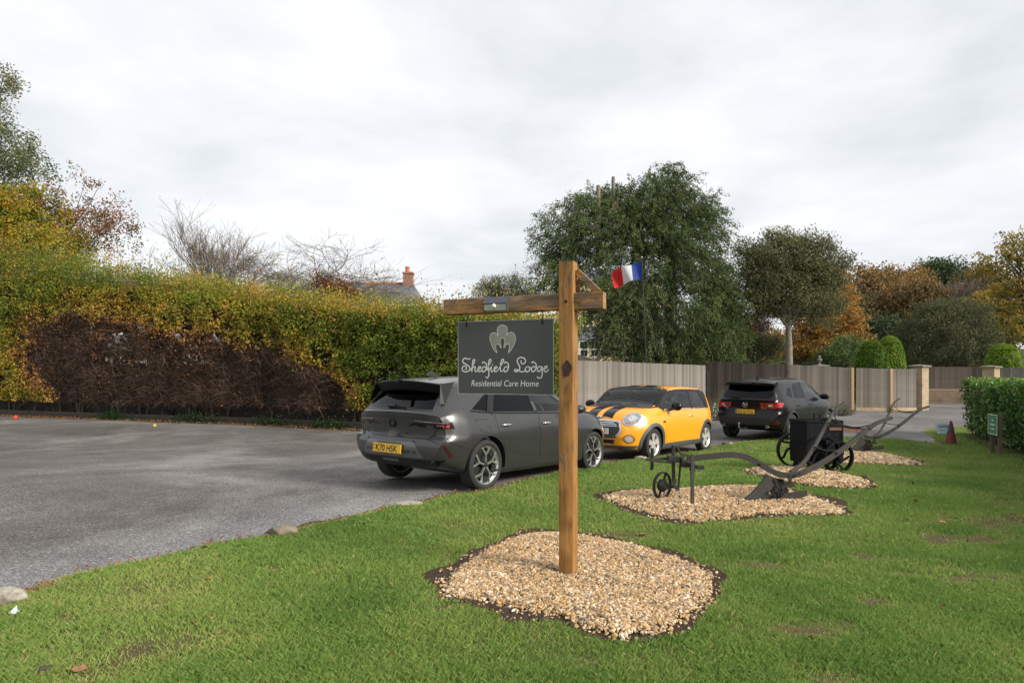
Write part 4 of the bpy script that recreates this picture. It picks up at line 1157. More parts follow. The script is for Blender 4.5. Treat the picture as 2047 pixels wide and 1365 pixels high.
# ---- grey hatchback
def hatchback():
    P_grey = paint('gunmetal_paint', (.048,.048,.049), .55, .33, dirt=.12, coat=.5)
    kx = [0,.12,.3,.5,.8,1.3,1.9,2.4,2.75,3.05,3.3,3.7,4.05,4.25,4.374]
    T = dict(
        zc=[.985,1.075,1.255,1.385,1.435,1.465,1.47,1.435,1.315,1.165,1.045,.985,.925,.85,.70],
        zr=[.955,1.02,1.175,1.30,1.36,1.395,1.395,1.355,1.24,1.10,1.005,.945,.885,.80,.66],
        yr=[.66,.66,.63,.60,.60,.615,.615,.61,.625,.66,.70,.70,.62,.52,.42],
        zs=[.93,.955,.975,.985,.975,.955,.935,.925,.92,.915,.91,.885,.83,.75,.62],
        ys=[.74,.78,.815,.835,.85,.865,.87,.87,.865,.86,.85,.81,.72,.62,.48],
        zm=[.66,.66,.66,.66,.66,.62,.6,.6,.6,.62,.64,.64,.62,.58,.52],
        ym=[.80,.85,.885,.915,.93,.925,.915,.915,.92,.925,.93,.915,.84,.73,.58],
        zb=[.34,.30,.26,.22,.19,.175,.17,.17,.17,.17,.18,.19,.21,.22,.26],
        yb=[.66,.75,.82,.86,.88,.88,.88,.88,.88,.88,.88,.86,.78,.66,.5])
    def wr(y, z):
        pz = np.interp(z, [.2,.34,.40,.50,.60,.665,.70,.76,.93,1.0,1.3], [.20,.08,.035,.0,.0,.02,.085,.085,.05,.02,0])
        return pz + .17*(np.abs(y)/.9)**2.6
    def wf(y, z): return .20*(np.abs(y)/.8)**2.2 + np.interp(z, [.2,.4,.6,.8], [.06,0,.0,.03])
    c = Car('hatchback_car', 'dark grey hatchback parked behind the sign post, seen from its rear', T, kx, wr, wf, P_grey, 2.675, 1.58, .322, .225, 
 .372, .86)
    c.rim, c.alloy = .238, M_alloy
    win = [[(.99,1.0),(1.20,1.27),(1.40,1.325),(1.80,1.345),(1.93,1.345),(1.93,.985)], [(2.0,.985),(2.0,1.345),(2.25,1.325),(2.6,1.205),(2.93,1.03),(2.93,.975)]]
    quarter = [(.63,1.03),(.93,1.0),(1.12,1.245),(.98,1.215)]
    screen = [(-.66,1.08),(.66,1.08),(.56,1.36),(.3,1.40),(-.3,1.40),(-.56,1.36)]
    rear = [(-.60,1.02),(.60,1.02),(.52,1.30),(-.52,1.30)]
    c.cut(win + [quarter], screen, rear, (.5,3.0))
    for s in (-1, 1):
        c.panel('window', win[0], 'y', s, M_privacy, -.004, .003)
        c.panel('window', win[1], 'y', s, M_glass, -.004, .003)
        c.panel('quarter_window', quarter, 'y', s, M_privacy, -.004, .003)
        for D, hx in (([(1.02,.965),(1.98,.955),(1.985,.33),(1.32,.29),(1.18,.55),(1.06,.75)], 1.22), ([(2.0,.955),(2.98,.945),(3.02,.70),(2.99,.34),(2.0,.33)], 2.16)):
            cx = sum(p[0] for p in D)/len(D); cz = sum(p[1] for p in D)/len(D)
            d = c.panel('door', [(cx+(a-cx)*.992, cz+(b-cz)*.985) for a, b in D], 'y', s, P_grey, .0035, .010)
            c.panel('door_gap', D, 'y', s, M_seam, .0012, .004, parent=d)
            h = c.hit('y', s, hx, .82); mb = MB()
            mb.tube(catmull([(c.X(hx)-.09, h[0].y+s*.008, .82), (c.X(hx)-.05, h[0].y+s*.030, .824), (c.X(hx)+.05, h[0].y+s*.030, .824), (c.X(hx)+.10, h[0].y+s*.008, .82)], 5), [.010]*3+[.014]*10+[.010]*3, 8); mb.build('handle', M_alloy, d, 50)
        c.line('window_trim', [(.60,1.01),(1.0,.985),(1.9,.968),(2.95,.958)], 'y', s, M_gloss, .02, .004)
        c.line('window_trim', [(1.22,1.285),(1.42,1.342),(1.85,1.362),(2.25,1.342),(2.6,1.222)], 'y', s, M_gloss, .014, .004)
        c.line('pillar', [(1.965,.965),(1.965,1.355)], 'y', s, M_satin, .09, .003, sub=0)
        c.line('pillar', [(.945,.98),(1.13,1.25),(1.19,1.29)], 'y', s, M_satin, .10, .003, sub=0)
        c.line('sill_crease', [(1.25,.50),(1.6,.42),(1.95,.375),(2.9,.36)], 'y', s, M_seam, .006, .0045)
        c.panel('sill_trim', [(.48+.815-.40+.02,.24),(1.5,.20),(2.95,.20),(3.1,.24),(3.1,.265),(1.24,.265)], 'y', s, M_trim, .004, .012)
        c.line('wing_seam', [(.12,.74),(.28,.62),(.42,.585)], 'y', s, M_seam, .008)
        mb = MB(); mb.box((c.X(2.86),s*.985,1.015),(.16,.20,.13),bev=.045); m = mb.build('wing_mirror', P_grey, c.root, 60)
        mb = MB(); mb.box((c.X(2.86)-.083,s*.985,1.015),(.01,.16,.10)); mb.build('mirror_glass', M_chrome, m)
        if s < 0: c.line('fuel_flap', [(.62,.90),(.86,.905),(.88,.80),(.93,.745),(.80,.74),(.72,.76),(.62,.90)], 'y', s, M_seam, .007, sub=0)
    c.panel('windscreen', screen, 'x', 1, M_glass, -.004, .003)
    c.panel('rear_window', rear, 'x', -1, M_privacy, -.002, .003)
    # spoiler over the rear window
    mb = MB(); vs, fs = [], []
    ys = np.linspace(-.60,.60,17)
    for y in ys:
        k = abs(y)/.60; x = .155 + .13*k**3; zt = 1.395 - .045*k*k
        vs += [(c.X(x),y,zt-.022),(c.X(x),y,zt-.010),(c.X(.55),y,zt+.022),(c.X(.50),y,zt-.03)]
    for i in range(16):
        for j in range(4): fs.append((i*4+j,(i+1)*4+j,(i+1)*4+(j+1)%4,i*4+(j+1)%4))
    fs += [(0,1,2,3),(64,67,66,65)]
    mb.add(vs, fs); mb.build('spoiler', P_grey, c.root, 40)
    mb = MB(); vs, fs = [], []
    for y in np.linspace(-.60,.60,17):
        k = abs(y)/.60; x = .158 + .13*k**3; zt = 1.370 - .045*k*k
        vs += [(c.X(x)+.004,y,zt+.003),(c.X(x+.085),y,zt-.11)]
    for i in range(16): fs.append((2*i,2*i+2,2*i+3,2*i+1))
    mb.add(vs, fs); mb.build('spoiler_underside', M_satin, c.root, 40)
    for s in (-1, 1):
        mb = MB(); mb.add([(c.X(.285),s*.60,1.35),(c.X(.47),s*.62,1.315),(c.X(.27),s*.695,1.09),(c.X(.22),s*.665,1.10)], [(0,1,2,3)]); mb.build('spoiler_fin', M_satin, c.root)
    mb = MB(); mb.box((c.X(.15),0,1.372),(.07,.05,.03)); mb.build('brake_lamp', M_gloss, c.root)
    mb = MB(); mb.prism([(-.10,0),(.10,0),(.04,.012),(-.06,.062),(-.09,.062)], -.024, .024, lambda a, b, h: (c.X(.78)+a, h, 1.452+b)); mb.build('roof_aerial', P_grey, c.root)
    mb = MB(); h = c.hit('x',-1,.0,1.05)[0]; h2 = c.hit('x',-1,-.25,1.035)[0]
    mb.bar(h+Vector((-.02,.02,0)), h2+Vector((-.015,0,-.002)), .022, .022); mb.box(tuple(h+Vector((-.018,.04,0))), (.04,.14,.04), bev=.01); mb.build('wiper', M_gloss, c.root)
    # tailgate with dark badge panel, lamps, plate recess
    tg = [(-.70,.955),(.70,.955),(.74,.86),(.60,.672),(-.60,.672),(-.74,.86)]
    t = c.panel('tailgate', tg, 'x', -1, P_grey, .004, .012)
    c.line('tailgate_gap', tg + [tg[0]], 'x', -1, M_seam, .012, .002, sub=0, parent=t)
    c.line('tailgate_crease', [(-.70,.905),(0,.925),(.70,.905)], 'x', -1, M_seam, .006, .0055, parent=t)
    c.line('glass_edge', [(-.62,1.005),(0,1.012),(.62,1.005)], 'x', -1, M_seam, .007, .004, parent=t)
    for s in (-1, 1):
        l = c.panel('tail_light', [(s*.36,.885),(s*.82,.873),(s*.84,.80),(s*.74,.795),(s*.66,.828),(s*.42,.85)], 'x', -1, M_gloss, .0075, .014, dens=.04)
        c.panel('lens', [(s*.395,.874),(s*.66,.866),(s*.66,.846),(s*.42,.860)], 'x', -1, M_reddark, .0105, .004, dens=.04, parent=l)
        c.panel('lens', [(s*.67,.866),(s*.81,.860),(s*.812,.842),(s*.67,.848)], 'x', -1, M_reddark, .0105, .004, dens=.04, parent=l)
        c.panel('lens', [(s*.752,.846),(s*.808,.842),(s*.81,.806),(s*.768,.806)], 'x', -1, M_red, .011, .004, dens=.03, parent=l)
        c.panel('light_guide', [(s*.69,.838),(s*.745,.834),(s*.745,.829),(s*.69,.832)], 'x', -1, M_lens, .011, .004, dens=.03, parent=l)
        c.line('light_guide', [(s*.385,.882),(s*.6,.874),(s*.80,.866)], 'x', -1, M_lens, .005, .0108, parent=l)
        c.panel('side_lamp', [(.02,.872),(.20,.86),(.30,.80),(.16,.797),(.06,.82)], 'y', s, M_gloss, .006, .012, dens=.04, parent=l)
        c.panel('reflector', [(s*.80,.60),(s*.815,.60),(s*.835,.47),(s*.815,.455)], 'x', -1, M_reddark, .006, .012, dens=.04)
        c.line('bumper_crease', [(s*.60,.668),(s*.70,.64),(s*.77,.615)], 'x', -1, M_seam, .008, .003)
    mb = MB(); bx = c.hit('x',-1,0,.845)[0].x
    mb.lathe([(.046,-.006),(.058,-.006),(.058,.006),(.046,.006)], 26, 'X', (bx-.012,0,.845), closed=True)
    bd = mb.build('badge', M_gloss, c.root, 40)
    mb = MB(); mb.lathe([(0,.0),(.047,.0)], 26, 'X', (bx-.010,0,.845)); mb.build('badge_disc', M_alloydark, bd)
    mb = MB()
    for q in (((-.028,.018),(.028,.022)), ((.006,.03),(-.006,-.032)), ((-.025,-.012),(.012,-.004)), ((.012,.0),(.03,-.02))): mb.bar((bx-.013,-q[0][0],.845+q[0][1]),(bx-.013,-q[1][0],.845+q[1][1]),.006,.012,up=(1,0,0))
    mb.build('griffin', M_alloy if False else M_trimgrey, bd)
    for k, ch in enumerate('ASTRA'):
        y0 = .24 - k*.115; hx = c.hit('x',-1,y0,.725)[0].x
        text_part('letter', ch, .038, lambda u, v: (hx-.0065, y0-u, .712+v), M_gloss, t, thick=.01, height=.024)
    rec = [(-.42,.625),(.42,.625),(.56,.435),(-.56,.435)]
    r = c.panel('plate_recess', rec, 'x', -1, paint('recess_grey', (.105,.105,.105), .5, .4), .003, .01)
    c.line('recess_edge', [(-.565,.43),(-.43,.632),(.43,.632),(.565,.43)], 'x', -1, M_seam, .016, .0045, sub=0, parent=r)
    c.panel('rear_diffuser', [(-.78,.415),(.78,.415),(.68,.345),(-.68,.345)], 'x', -1, M_gloss, .007, .014)
    c.panel('diffuser_insert', [(-.15,.405),(.15,.405),(.15,.372),(-.15,.372)], 'x', -1, M_trimgrey, .012, .01)
    c.panel('bumper_skirt', [(-.70,.343),(.70,.343),(.60,.30),(-.60,.30)], 'x', -1, M_trim, .006, .014)
    px = c.hit('x',-1,.1,.53)[0].x
    pt = c.plate(px-.024, .0, .53, .52, .111, -1, M_yellow, 'K70 HSK', .40, band=None, tilt=math.radians(4))
    mb = MB()
    for zz, m in ((.555,.012),(.515,.012)): mb.box((px-.036,.235,zz),(.002,.028,m))
    mb.build('band_mark', M_red, pt)
    # front
    for s in (-1, 1):
        c.panel('headlight', [(s*.50,.80),(s*.80,.80),(s*.84,.74),(s*.55,.72)], 'x', 1, M_lens, .004, .012)
        c.panel('side_repeater', [(4.10,.60),(4.16,.62),(4.20,.52),(4.16,.50)], 'y', s, M_amber, .004, .01)
    c.panel('grille', [(-.55,.80),(.55,.80),(.52,.66),(-.52,.66)], 'x', 1, M_gloss, .004, .012)
    c.panel('bonnet_gap', [(3.3,-.70),(3.32,-.705),(4.05,-.60),(4.05,-.588)], 'z', 1, M_seam, .002, .004)
    c.seats([(2.15,-.36),(2.15,.36),(1.25,-.36),(1.25,.36)], (2.62,-.36))
    c.wheels(y_spokes(M_alloy))
    hd = math.radians(52); lv = Vector((-math.sin(hd), math.cos(hd)))
    A = Vector((-.44, 8.28)); ax = A + lv*.79
    c.place(ax, hd, gz(8.7), gz(10.8), 1.03)
    return c
c1 = hatchback()

# ---- orange three-door with black bonnet stripes
def mini():
    P_or = paint('orange_paint', (.82,.33,.012), .0, .36, coat=.4)
    kx = [0,.10,.28,.5,.8,1.3,1.8,2.15,2.4,2.62,2.8,3.1,3.4,3.62,3.76,3.84]
    T = dict(
        zc=[.98,1.10,1.30,1.372,1.40,1.414,1.41,1.385,1.31,1.16,1.045,1.0,.965,.915,.84,.72],
        zr=[.95,1.06,1.255,1.328,1.358,1.372,1.367,1.340,1.265,1.115,1.01,.965,.92,.86,.78,.66],
        yr=[.62,.64,.65,.655,.66,.665,.665,.665,.67,.685,.70,.70,.66,.58,.50,.42],
        zs=[.90,.92,.93,.935,.935,.93,.925,.92,.915,.91,.91,.90,.875,.82,.75,.62],
        ys=[.66,.73,.77,.79,.80,.81,.81,.81,.805,.80,.79,.78,.74,.66,.57,.46],
        zm=[.58]*16,
        ym=[.70,.78,.83,.855,.865,.86,.855,.855,.86,.865,.87,.87,.84,.76,.67,.55],
        zb=[.30,.27,.23,.20,.18,.175,.175,.175,.175,.175,.175,.18,.18,.20,.21,.24],
        yb=[.62,.70,.77,.81,.83,.83,.83,.83,.83,.83,.83,.83,.80,.70,.60,.48])
    def wr(y, z): return np.interp(z, [.2,.4,.5,.7,.95,1.2], [.10,.02,0,.02,.0,.0]) + .15*(np.abs(y)/.85)**2.5
    def wf(y, z): return np.interp(z, [.2,.3,.45,.6,.75,.9], [.07,.02,.0,.03,.06,.06]) + .20*(np.abs(y)/.8)**2.3
    c = Car('small_car', 'orange three-door car with black bonnet stripes, parked facing the camera', T, kx, wr, wf, P_or, 2.495, 1.50, .305, .175, .345, .62)
    c.band = lambda x, y, z: (.40 < x < 2.30 and z > .945 and z < float(c.val('zr', x)) - .012) or (2.26 < x < 2.80 and z > .955 and z < float(c.val('zr', x)) + (.03 if y > .5 else .004))
    c.rim, c.alloy = .205, pm('pale_alloy', (.62,.61,.58), .35, metal=.5, var=.08)
    win = [[(1.36,.955),(1.36,1.30),(1.8,1.30),(2.12,1.272),(2.36,1.19),(2.55,1.05),(2.62,.955)], [(.62,.97),(.72,1.25),(.80,1.285),(1.30,1.30),(1.30,.957)]]
    screen = [(-.64,1.0),(.64,1.0),(.62,1.12),(.56,1.315),(.3,1.345),(-.3,1.345),(-.56,1.315),(-.62,1.12)]
    rear = [(-.52,1.02),(.52,1.02),(.5,1.27),(-.5,1.27)]
    c.cut(win, screen, rear, (.35,2.62))
    # black pillars and window band
    for s in (-1, 1):
        band = [(.47,.955),(.60,1.24),(.70,1.315),(1.8,1.322),(2.14,1.295),(2.42,1.21),(2.62,1.06),(2.78,.945),(2.0,.940),(1.0,.945)]
        holes = win
        c.line('pillar', [(1.33,.955),(1.33,1.315)], 'y', s, M_satin, .085, .002, sub=0)
        c.line('pillar', [(.50,.955),(.585,1.12),(.66,1.25),(.72,1.305)], 'y', s, M_satin, .17, .002)
        c.line('pillar', [(2.15,1.305),(2.42,1.22),(2.60,1.075),(2.72,.95)], 'y', s, M_satin, .15, .002)
        c.line('roof_rail', [(.70,1.315),(1.2,1.326),(1.8,1.322),(2.18,1.295)], 'y', s, M_satin, .045, .003)
        c.line('chrome_trim', [(.40,.945),(1.0,.938),(2.0,.934),(2.80,.930)], 'y', s, M_chrome, .014, .006)
        c.panel('window', win[0], 'y', s, M_glass, -.003, .003); c.panel('window', win[1], 'y', s, M_privacy if False else M_glass, -.003, .003)
        D = [(1.33,.925),(2.66,.915),(2.70,.72),(2.66,.33),(2.55,.30),(1.42,.30),(1.34,.42)]
        cx = 2.0; cz = .6
        d = c.panel('door', [(cx+(a-cx)*.994, cz+(b-cz)*.988) for a, b in D], 'y', s, P_or, .0035, .010)
        c.panel('door_gap', D, 'y', s, pm('orange_gap', (.25,.08,.01), .7), .0012, .004, parent=d)
        h = c.hit('y', s, 1.50, .80)[0]; mb = MB()
        mb.tube(catmull([(c.X(1.42),h.y+s*.006,.80),(c.X(1.45),h.y+s*.026,.803),(c.X(1.56),h.y+s*.026,.803),(c.X(1.60),h.y+s*.006,.80)],5), .011, 8); mb.build('handle', M_chrome, d, 50)
        # plastic arches and sill
        for xa, ar in ((.62,.345),(.62+2.495,.345)):
            mb = MB(); vs, fs = [], []; n = 26
            for i in range(n+1):
                a = math.radians(-22 + 224*i/n)
                for r, lift in ((ar-.012,.0),(ar+.002,.013),(ar+.055,.011),(ar+.062,-.004)):
                    px_, pz_ = xa + r*math.cos(a), .305 + r*math.sin(a)
                    loc, nn = c.hit('y', s, px_, max(.19, pz_)) ; vs.append((c.X(px_), loc.y + s*lift, max(.185, pz_)))
            for i in range(n):
                for j in range(3): fs.append((i*4+j,(i+1)*4+j,(i+1)*4+j+1,i*4+j+1))
            mb.add(vs, fs); mb.build('arch_trim', M_trimgrey, c.root, 50)
        c.panel('sill_trim', [(.98,.20),(2.76,.20),(2.74,.30),(1.0,.30)], 'y', s, M_trimgrey, .012, .02)
        c.panel('side_scuttle', [(2.70,.735),(2.80,.735),(2.80,.70),(2.70,.70)], 'y', s, M_gloss, .006, .01, dens=.03)
        mb = MB(); vs = []; 
        tmp = MB(); tmp.lathe([(0,-.09),(.045,-.082),(.075,-.045),(.085,0),(.075,.045),(.045,.07),(0,.078)], 18, 'Y')
        mb.add([(v[0]*.85 + c.X(2.48), v[1]*1.2 + s*.985, v[2] + 1.01) for v in tmp.v], tmp.f); mr = mb.build('wing_mirror', M_gloss, c.root, 60)
        mb = MB(); mb.bar((c.X(2.52),s*.82,.93),(c.X(2.49),s*.93,.97),.05,.05); mb.build('mirror_arm', M_trim, mr)
    c.panel('windscreen', screen, 'x', 1, M_glass, -.003, .003); c.panel('rear_window', rear, 'x', -1, M_glass, -.003, .003)
    c.line('screen_edge', [(-.62,1.10),(-.565,1.33),(0,1.365),(.565,1.33),(.62,1.10)], 'x', 1, M_satin, .05, .004)
    for s in (-1, 1): c.line('pillar', [(s*.735,.985),(s*.70,1.08),(s*.665,1.20),(s*.622,1.335)], 'x', 1, M_satin, .075, .004)
    c.line('scuttle_trim', [(-.70,.985),(0,1.0),(.70,.985)], 'x', 1, M_trim, .03, .004)
    mb = MB(); mb.box((c.X(2.45),0,.86),(.35,1.3,.14),bev=.04); mb.build('dashboard', M_seat, c.root)
    # stripes
    for y0, y1 in ((.065,.30),(-.30,-.065)):
        c.panel('bonnet_stripe', [(2.82,y0),(2.82,y1),(3.72,y1*.92),(3.72,y0)], 'z', 1, M_gloss, .006, .008, dens=.035)
        c.panel('roof_stripe', [(.45,y0),(.45,y1),(2.18,y1),(2.18,y0)], 'z', 1, M_gloss, .006, .008, dens=.05)
    for s in (-1, 1):
        cy, cz = s*.60, .775
        pz = c.hit('x', 1, cy, cz)[0]
        ell = lambda r: [(cy + r*.145*math.cos(a), cz + r*.118*math.sin(a)) for a in np.linspace(0,2*math.pi,28,endpoint=False)]
        hl = c.panel('headlight', ell(1.0), 'x', 1, M_chrome, .010, .016, dens=.05)
        c.panel('lens', ell(.86), 'x', 1, pm('lamp_glass', (.30,.31,.33), .08, metal=.3, var=.5, scale=16, coat=1), .016, .008, dens=.05, parent=hl)
        c.panel('reflector', [(cy+.055*math.cos(a), cz+.012+.05*math.sin(a)) for a in np.linspace(0,2*math.pi,16,endpoint=False)], 'x', 1, M_lens, .022, .008, dens=.05, parent=hl)
        c.panel('indicator', [(cy-.075,cz-.062),(cy+.075,cz-.062),(cy+.045,cz-.086),(cy-.045,cz-.086)], 'x', 1, pm('indicator_lens', (.45,.16,.09), .2, coat=.8), .019, .006, dens=.04, parent=hl)
        fg = c.panel('fog_lamp', [(s*.60+.085*math.cos(a), .42+.085*math.sin(a)) for a in np.linspace(0,2*math.pi,22,endpoint=False)], 'x', 1, pm('fog_surround', (.30,.11,.012), .4), .003, .01, dens=.05)
        c.panel('lens', [(s*.60+.058*math.cos(a), .42+.058*math.sin(a)) for a in np.linspace(0,2*math.pi,22,endpoint=False)], 'x', 1, M_lens, .009, .008, dens=.05, parent=fg)
    gr = [(-.36,.74),(.36,.74),(.44,.66),(.46,.57),(.40,.47),(.33,.45),(-.33,.45),(-.40,.47),(-.46,.57),(-.44,.66)]
    g = c.panel('grille', gr, 'x', 1, M_trim, .006, .014)
    c.line('grille_surround', gr + [gr[0]], 'x', 1, M_chrome, .030, .011, parent=g, sub=3)
    for zz, w in ((.705,.34),(.675,.38),(.645,.40)): c.line('grille_bar', [(-w,zz),(0,zz+.004),(w,zz)], 'x', 1, M_chrome, .013, .012, parent=g)
    c.panel('lower_grille', [(-.36,.40),(.36,.40),(.33,.33),(-.33,.33)], 'x', 1, M_seam, .005, .012)
    c.line('lower_grille_trim', [(-.345,.322),(.345,.322),(.372,.40)], 'x', 1, M_trimgrey, .016, .008, sub=0)
    c.panel('front_lip', [(-.72,.295),(.72,.295),(.62,.225),(-.62,.225)], 'x', 1, M_trimgrey, .008, .016)
    c.line('bumper_seam', [(-.72,.625),(-.50,.625)], 'x', 1, M_seam, .008, .003, sub=0); c.line('bumper_seam', [(.50,.625),(.76,.625)], 'x', 1, M_seam, .008, .003, sub=0)
    px = c.hit('x',1,0,.55)[0].x
    pt = c.plate(px+.022, 0, .555, .52, .111, 1, M_white, None, 0, band=None)
    v, fs = text_mesh('F', .045, thick=.012)
    mb = MB(); mb.add([(px+.0345, .155+a, .516+b*.079/v[:,1].max()) for a, b in v], fs); mb.build('lettering', M_plateink, pt, fix=False)
    bx, bz = c.hit('x',1,0,.80)[0].x, .80
    mb = MB(); mb.lathe([(.034,.0),(.03,.01),(0,.014)], 18, 'X', (bx+.004,0,bz)); 
    for s in (-1, 1): mb.prism([(s*.035,.012),(s*.12,.016),(s*.10,.002),(s*.11,-.010),(s*.035,-.012)], bx-.005, bx+.008, lambda a, b, h: (h, a, bz+b))
    mb.build('winged_badge', M_chrome, c.root)
    c.seats([(1.85,-.36),(1.85,.36),(1.0,-.33),(1.0,.33)], (2.22,-.36))
    c.wheels(broad_spokes(c.alloy))
    hd = math.atan2(-1.95,-1.59); lv = Vector((-math.sin(hd), math.cos(hd)))
    front = Vector((2.79,12.50)); h = Vector((math.cos(hd), math.sin(hd)))
    rear_w = front - h*2.495; ax = rear_w - lv*.75
    c.place(ax, hd, gz(14.6), gz(12.8), 1.05)
    return c
c2 = mini()

# ---- black SUV
def suv():
    P_bk = paint('black_paint', (.004,.004,.005), .0, .22, dirt=.03, coat=.0, spec=.3)
    kx = [0,.12,.3,.55,.9,1.5,2.1,2.6,2.95,3.25,3.5,3.9,4.2,4.42,4.54]
    T = dict(
        zc=[1.10,1.22,1.42,1.575,1.64,1.67,1.67,1.62,1.49,1.32,1.19,1.13,1.08,1.0,.86],
        zr=[1.06,1.17,1.36,1.50,1.565,1.59,1.585,1.535,1.41,1.25,1.13,1.07,1.02,.93,.80],
        yr=[.70,.69,.66,.63,.62,.63,.63,.63,.65,.68,.73,.74,.66,.56,.46],
        zs=[1.04,1.06,1.075,1.085,1.08,1.06,1.05,1.045,1.04,1.035,1.03,1.0,.95,.86,.74],
        ys=[.76,.80,.83,.85,.86,.87,.87,.87,.865,.86,.85,.82,.74,.63,.50],
        zm=[.74]*15,
        ym=[.82,.87,.90,.92,.925,.915,.91,.91,.915,.92,.925,.91,.85,.74,.6],
        zb=[.42,.37,.31,.27,.25,.24,.24,.24,.24,.24,.25,.26,.28,.30,.34],
        yb=[.70,.78,.83,.86,.88,.88,.88,.88,.88,.88,.88,.86,.78,.66,.52])
    def wr(y, z): return np.interp(z, [.3,.42,.5,.62,.72,.80,1.0,1.1,1.4], [.14,.05,.02,.0,.03,.08,.07,.02,0]) + .17*(np.abs(y)/.9)**2.6
    def wf(y, z): return .2*(np.abs(y)/.8)**2.2
    c = Car('suv_car', 'black sport utility car parked beyond the orange car, seen from behind', T, kx, wr, wf, P_bk, 2.70, 1.59, .355, .225, .405, .93)
    c.rim, c.alloy = .225, M_alloy
    win = [[(1.15,1.125),(1.32,1.42),(1.45,1.50),(1.98,1.535),(1.98,1.10)], [(2.06,1.10),(2.06,1.535),(2.4,1.505),(2.75,1.37),(3.1,1.14),(3.1,1.09)]]
    quarter = [(.72,1.20),(1.06,1.13),(1.22,1.40),(.98,1.39)]
    screen = [(-.68,1.24),(.68,1.24),(.58,1.54),(.3,1.58),(-.3,1.58),(-.58,1.54)]
    rear = [(-.60,1.13),(.60,1.13),(.68,1.2),(.60,1.45),(-.60,1.45),(-.68,1.2)]
    c.cut(win + [quarter], screen, rear, (.55,3.2))
    for s in (-1, 1):
        c.panel('window', win[0], 'y', s, M_privacy, -.004, .003); c.panel('window', win[1], 'y', s, M_glass, -.004, .003); c.panel('quarter_window', quarter, 'y', s, M_privacy, -.004, .003)
        for D, hx in (([(1.10,1.07),(2.02,1.065),(2.03,.40),(1.48,.38),(1.36,.58),(1.22,.78)], 1.36), ([(2.05,1.065),(3.1,1.05),(3.12,.8),(3.06,.40),(2.06,.40)], 2.24)):
            cx = sum(p[0] for p in D)/len(D); cz = sum(p[1] for p in D)/len(D)
            d = c.panel('door', [(cx+(a-cx)*.992, cz+(b-cz)*.985) for a, b in D], 'y', s, P_bk, .0035, .010)
            c.panel('door_gap', D, 'y', s, M_seam, .0012, .004, parent=d)
            h = c.hit('y', s, hx, .93)[0]; mb = MB()
            mb.tube(catmull([(c.X(hx)-.09,h.y+s*.006,.93),(c.X(hx)-.05,h.y+s*.03,.934),(c.X(hx)+.06,h.y+s*.03,.934),(c.X(hx)+.10,h.y+s*.006,.93)],5), .014, 8); mb.build('handle', P_bk, d, 50)
        c.line('pillar', [(2.02,1.08),(2.02,1.55)], 'y', s, M_satin, .10, .003, sub=0)
        c.panel('sill_trim', [(1.36,.26),(3.2,.26),(3.2,.37),(1.36,.37)], 'y', s, M_trim, .008, .016)
        for xa in (.93, 3.63):
            mb = MB(); vs, fs = [], []; n = 24
            for i in range(n+1):
                a = math.radians(-12 + 204*i/n)
                for r, lift in ((.395,.0),(.407,.014),(.455,.012),(.462,-.004)):
                    px_, pz_ = xa + r*math.cos(a), .355 + r*math.sin(a); loc, nn = c.hit('y', s, px_, max(.27,pz_)); vs.append((c.X(px_), loc.y+s*lift, max(.26,pz_)))
            for i in range(n):
                for j in range(3): fs.append((i*4+j,(i+1)*4+j,(i+1)*4+j+1,i*4+j+1))
            mb.add(vs, fs); mb.build('arch_trim', M_trim, c.root, 50)
        mb = MB(); mb.box((c.X(3.0),s*1.0,1.13),(.17,.22,.16),bev=.05); mb.build('wing_mirror', P_bk, c.root, 60)
        l = c.panel('tail_light', [(s*.38,.985),(s*.55,1.01),(s*.86,1.02),(s*.86,.90),(s*.72,.875),(s*.52,.90)], 'x', -1, M_red, .010, .016, dens=.05)
        c.panel('lens', [(s*.44,.975),(s*.55,.985),(s*.55,.925),(s*.50,.93)], 'x', -1, M_reddark, .014, .006, dens=.04, parent=l)
        c.panel('reverse_lamp', [(s*.58,.975),(s*.67,.985),(s*.70,.93),(s*.60,.915)], 'x', -1, M_lens, .014, .006, dens=.04, parent=l)
        c.panel('side_lamp', [(.02,1.02),(.30,1.035),(.42,.99),(.30,.91),(.05,.895)], 'y', s, M_red, .010, .016, dens=.05, parent=l)
        c.panel('reflector', [(s*.62,.56),(s*.80,.575),(s*.84,.52),(s*.80,.46),(s*.70,.455)], 'x', -1, M_reddark, .009, .014, dens=.05)
        mb = MB(); mb.lathe([(.034,-.10),(.038,-.10),(.038,.06),(.032,.06),(.032,-.10)], 16, 'X', (c.X(.13), s*.58, .405)); mb.build('exhaust', M_steel, c.root, 40)
    c.panel('windscreen', screen, 'x', 1, M_glass, -.004, .003); c.panel('rear_window', rear, 'x', -1, M_privacy, -.003, .003)
    mb = MB(); vs, fs = [], []
    for y in np.linspace(-.66,.66,17):
        k = abs(y)/.66; x = .16 + .14*k**3; zt = 1.565 - .03*k*k
        vs += [(c.X(x),y,zt-.075),(c.X(x-.005),y,zt-.015),(c.X(.58),y,zt+.04),(c.X(.52),y,zt-.06)]
    for i in range(16):
        for j in range(4): fs.append((i*4+j,(i+1)*4+j,(i+1)*4+(j+1)%4,i*4+(j+1)%4))
    fs += [(0,1,2,3),(64,67,66,65)]; mb.add(vs, fs); mb.build('spoiler', P_bk, c.root, 40)
    mb = MB(); mb.box((c.X(.15),0,1.525),(.02,.26,.02)); mb.build('brake_lamp', M_reddark, c.root)
    mb = MB(); mb.prism([(-.09,0),(.09,0),(.02,.02),(-.07,.075)], -.022, .022, lambda a, b, h: (c.X(.85)+a, h, 1.635+b)); mb.build('roof_aerial', M_gloss, c.root)
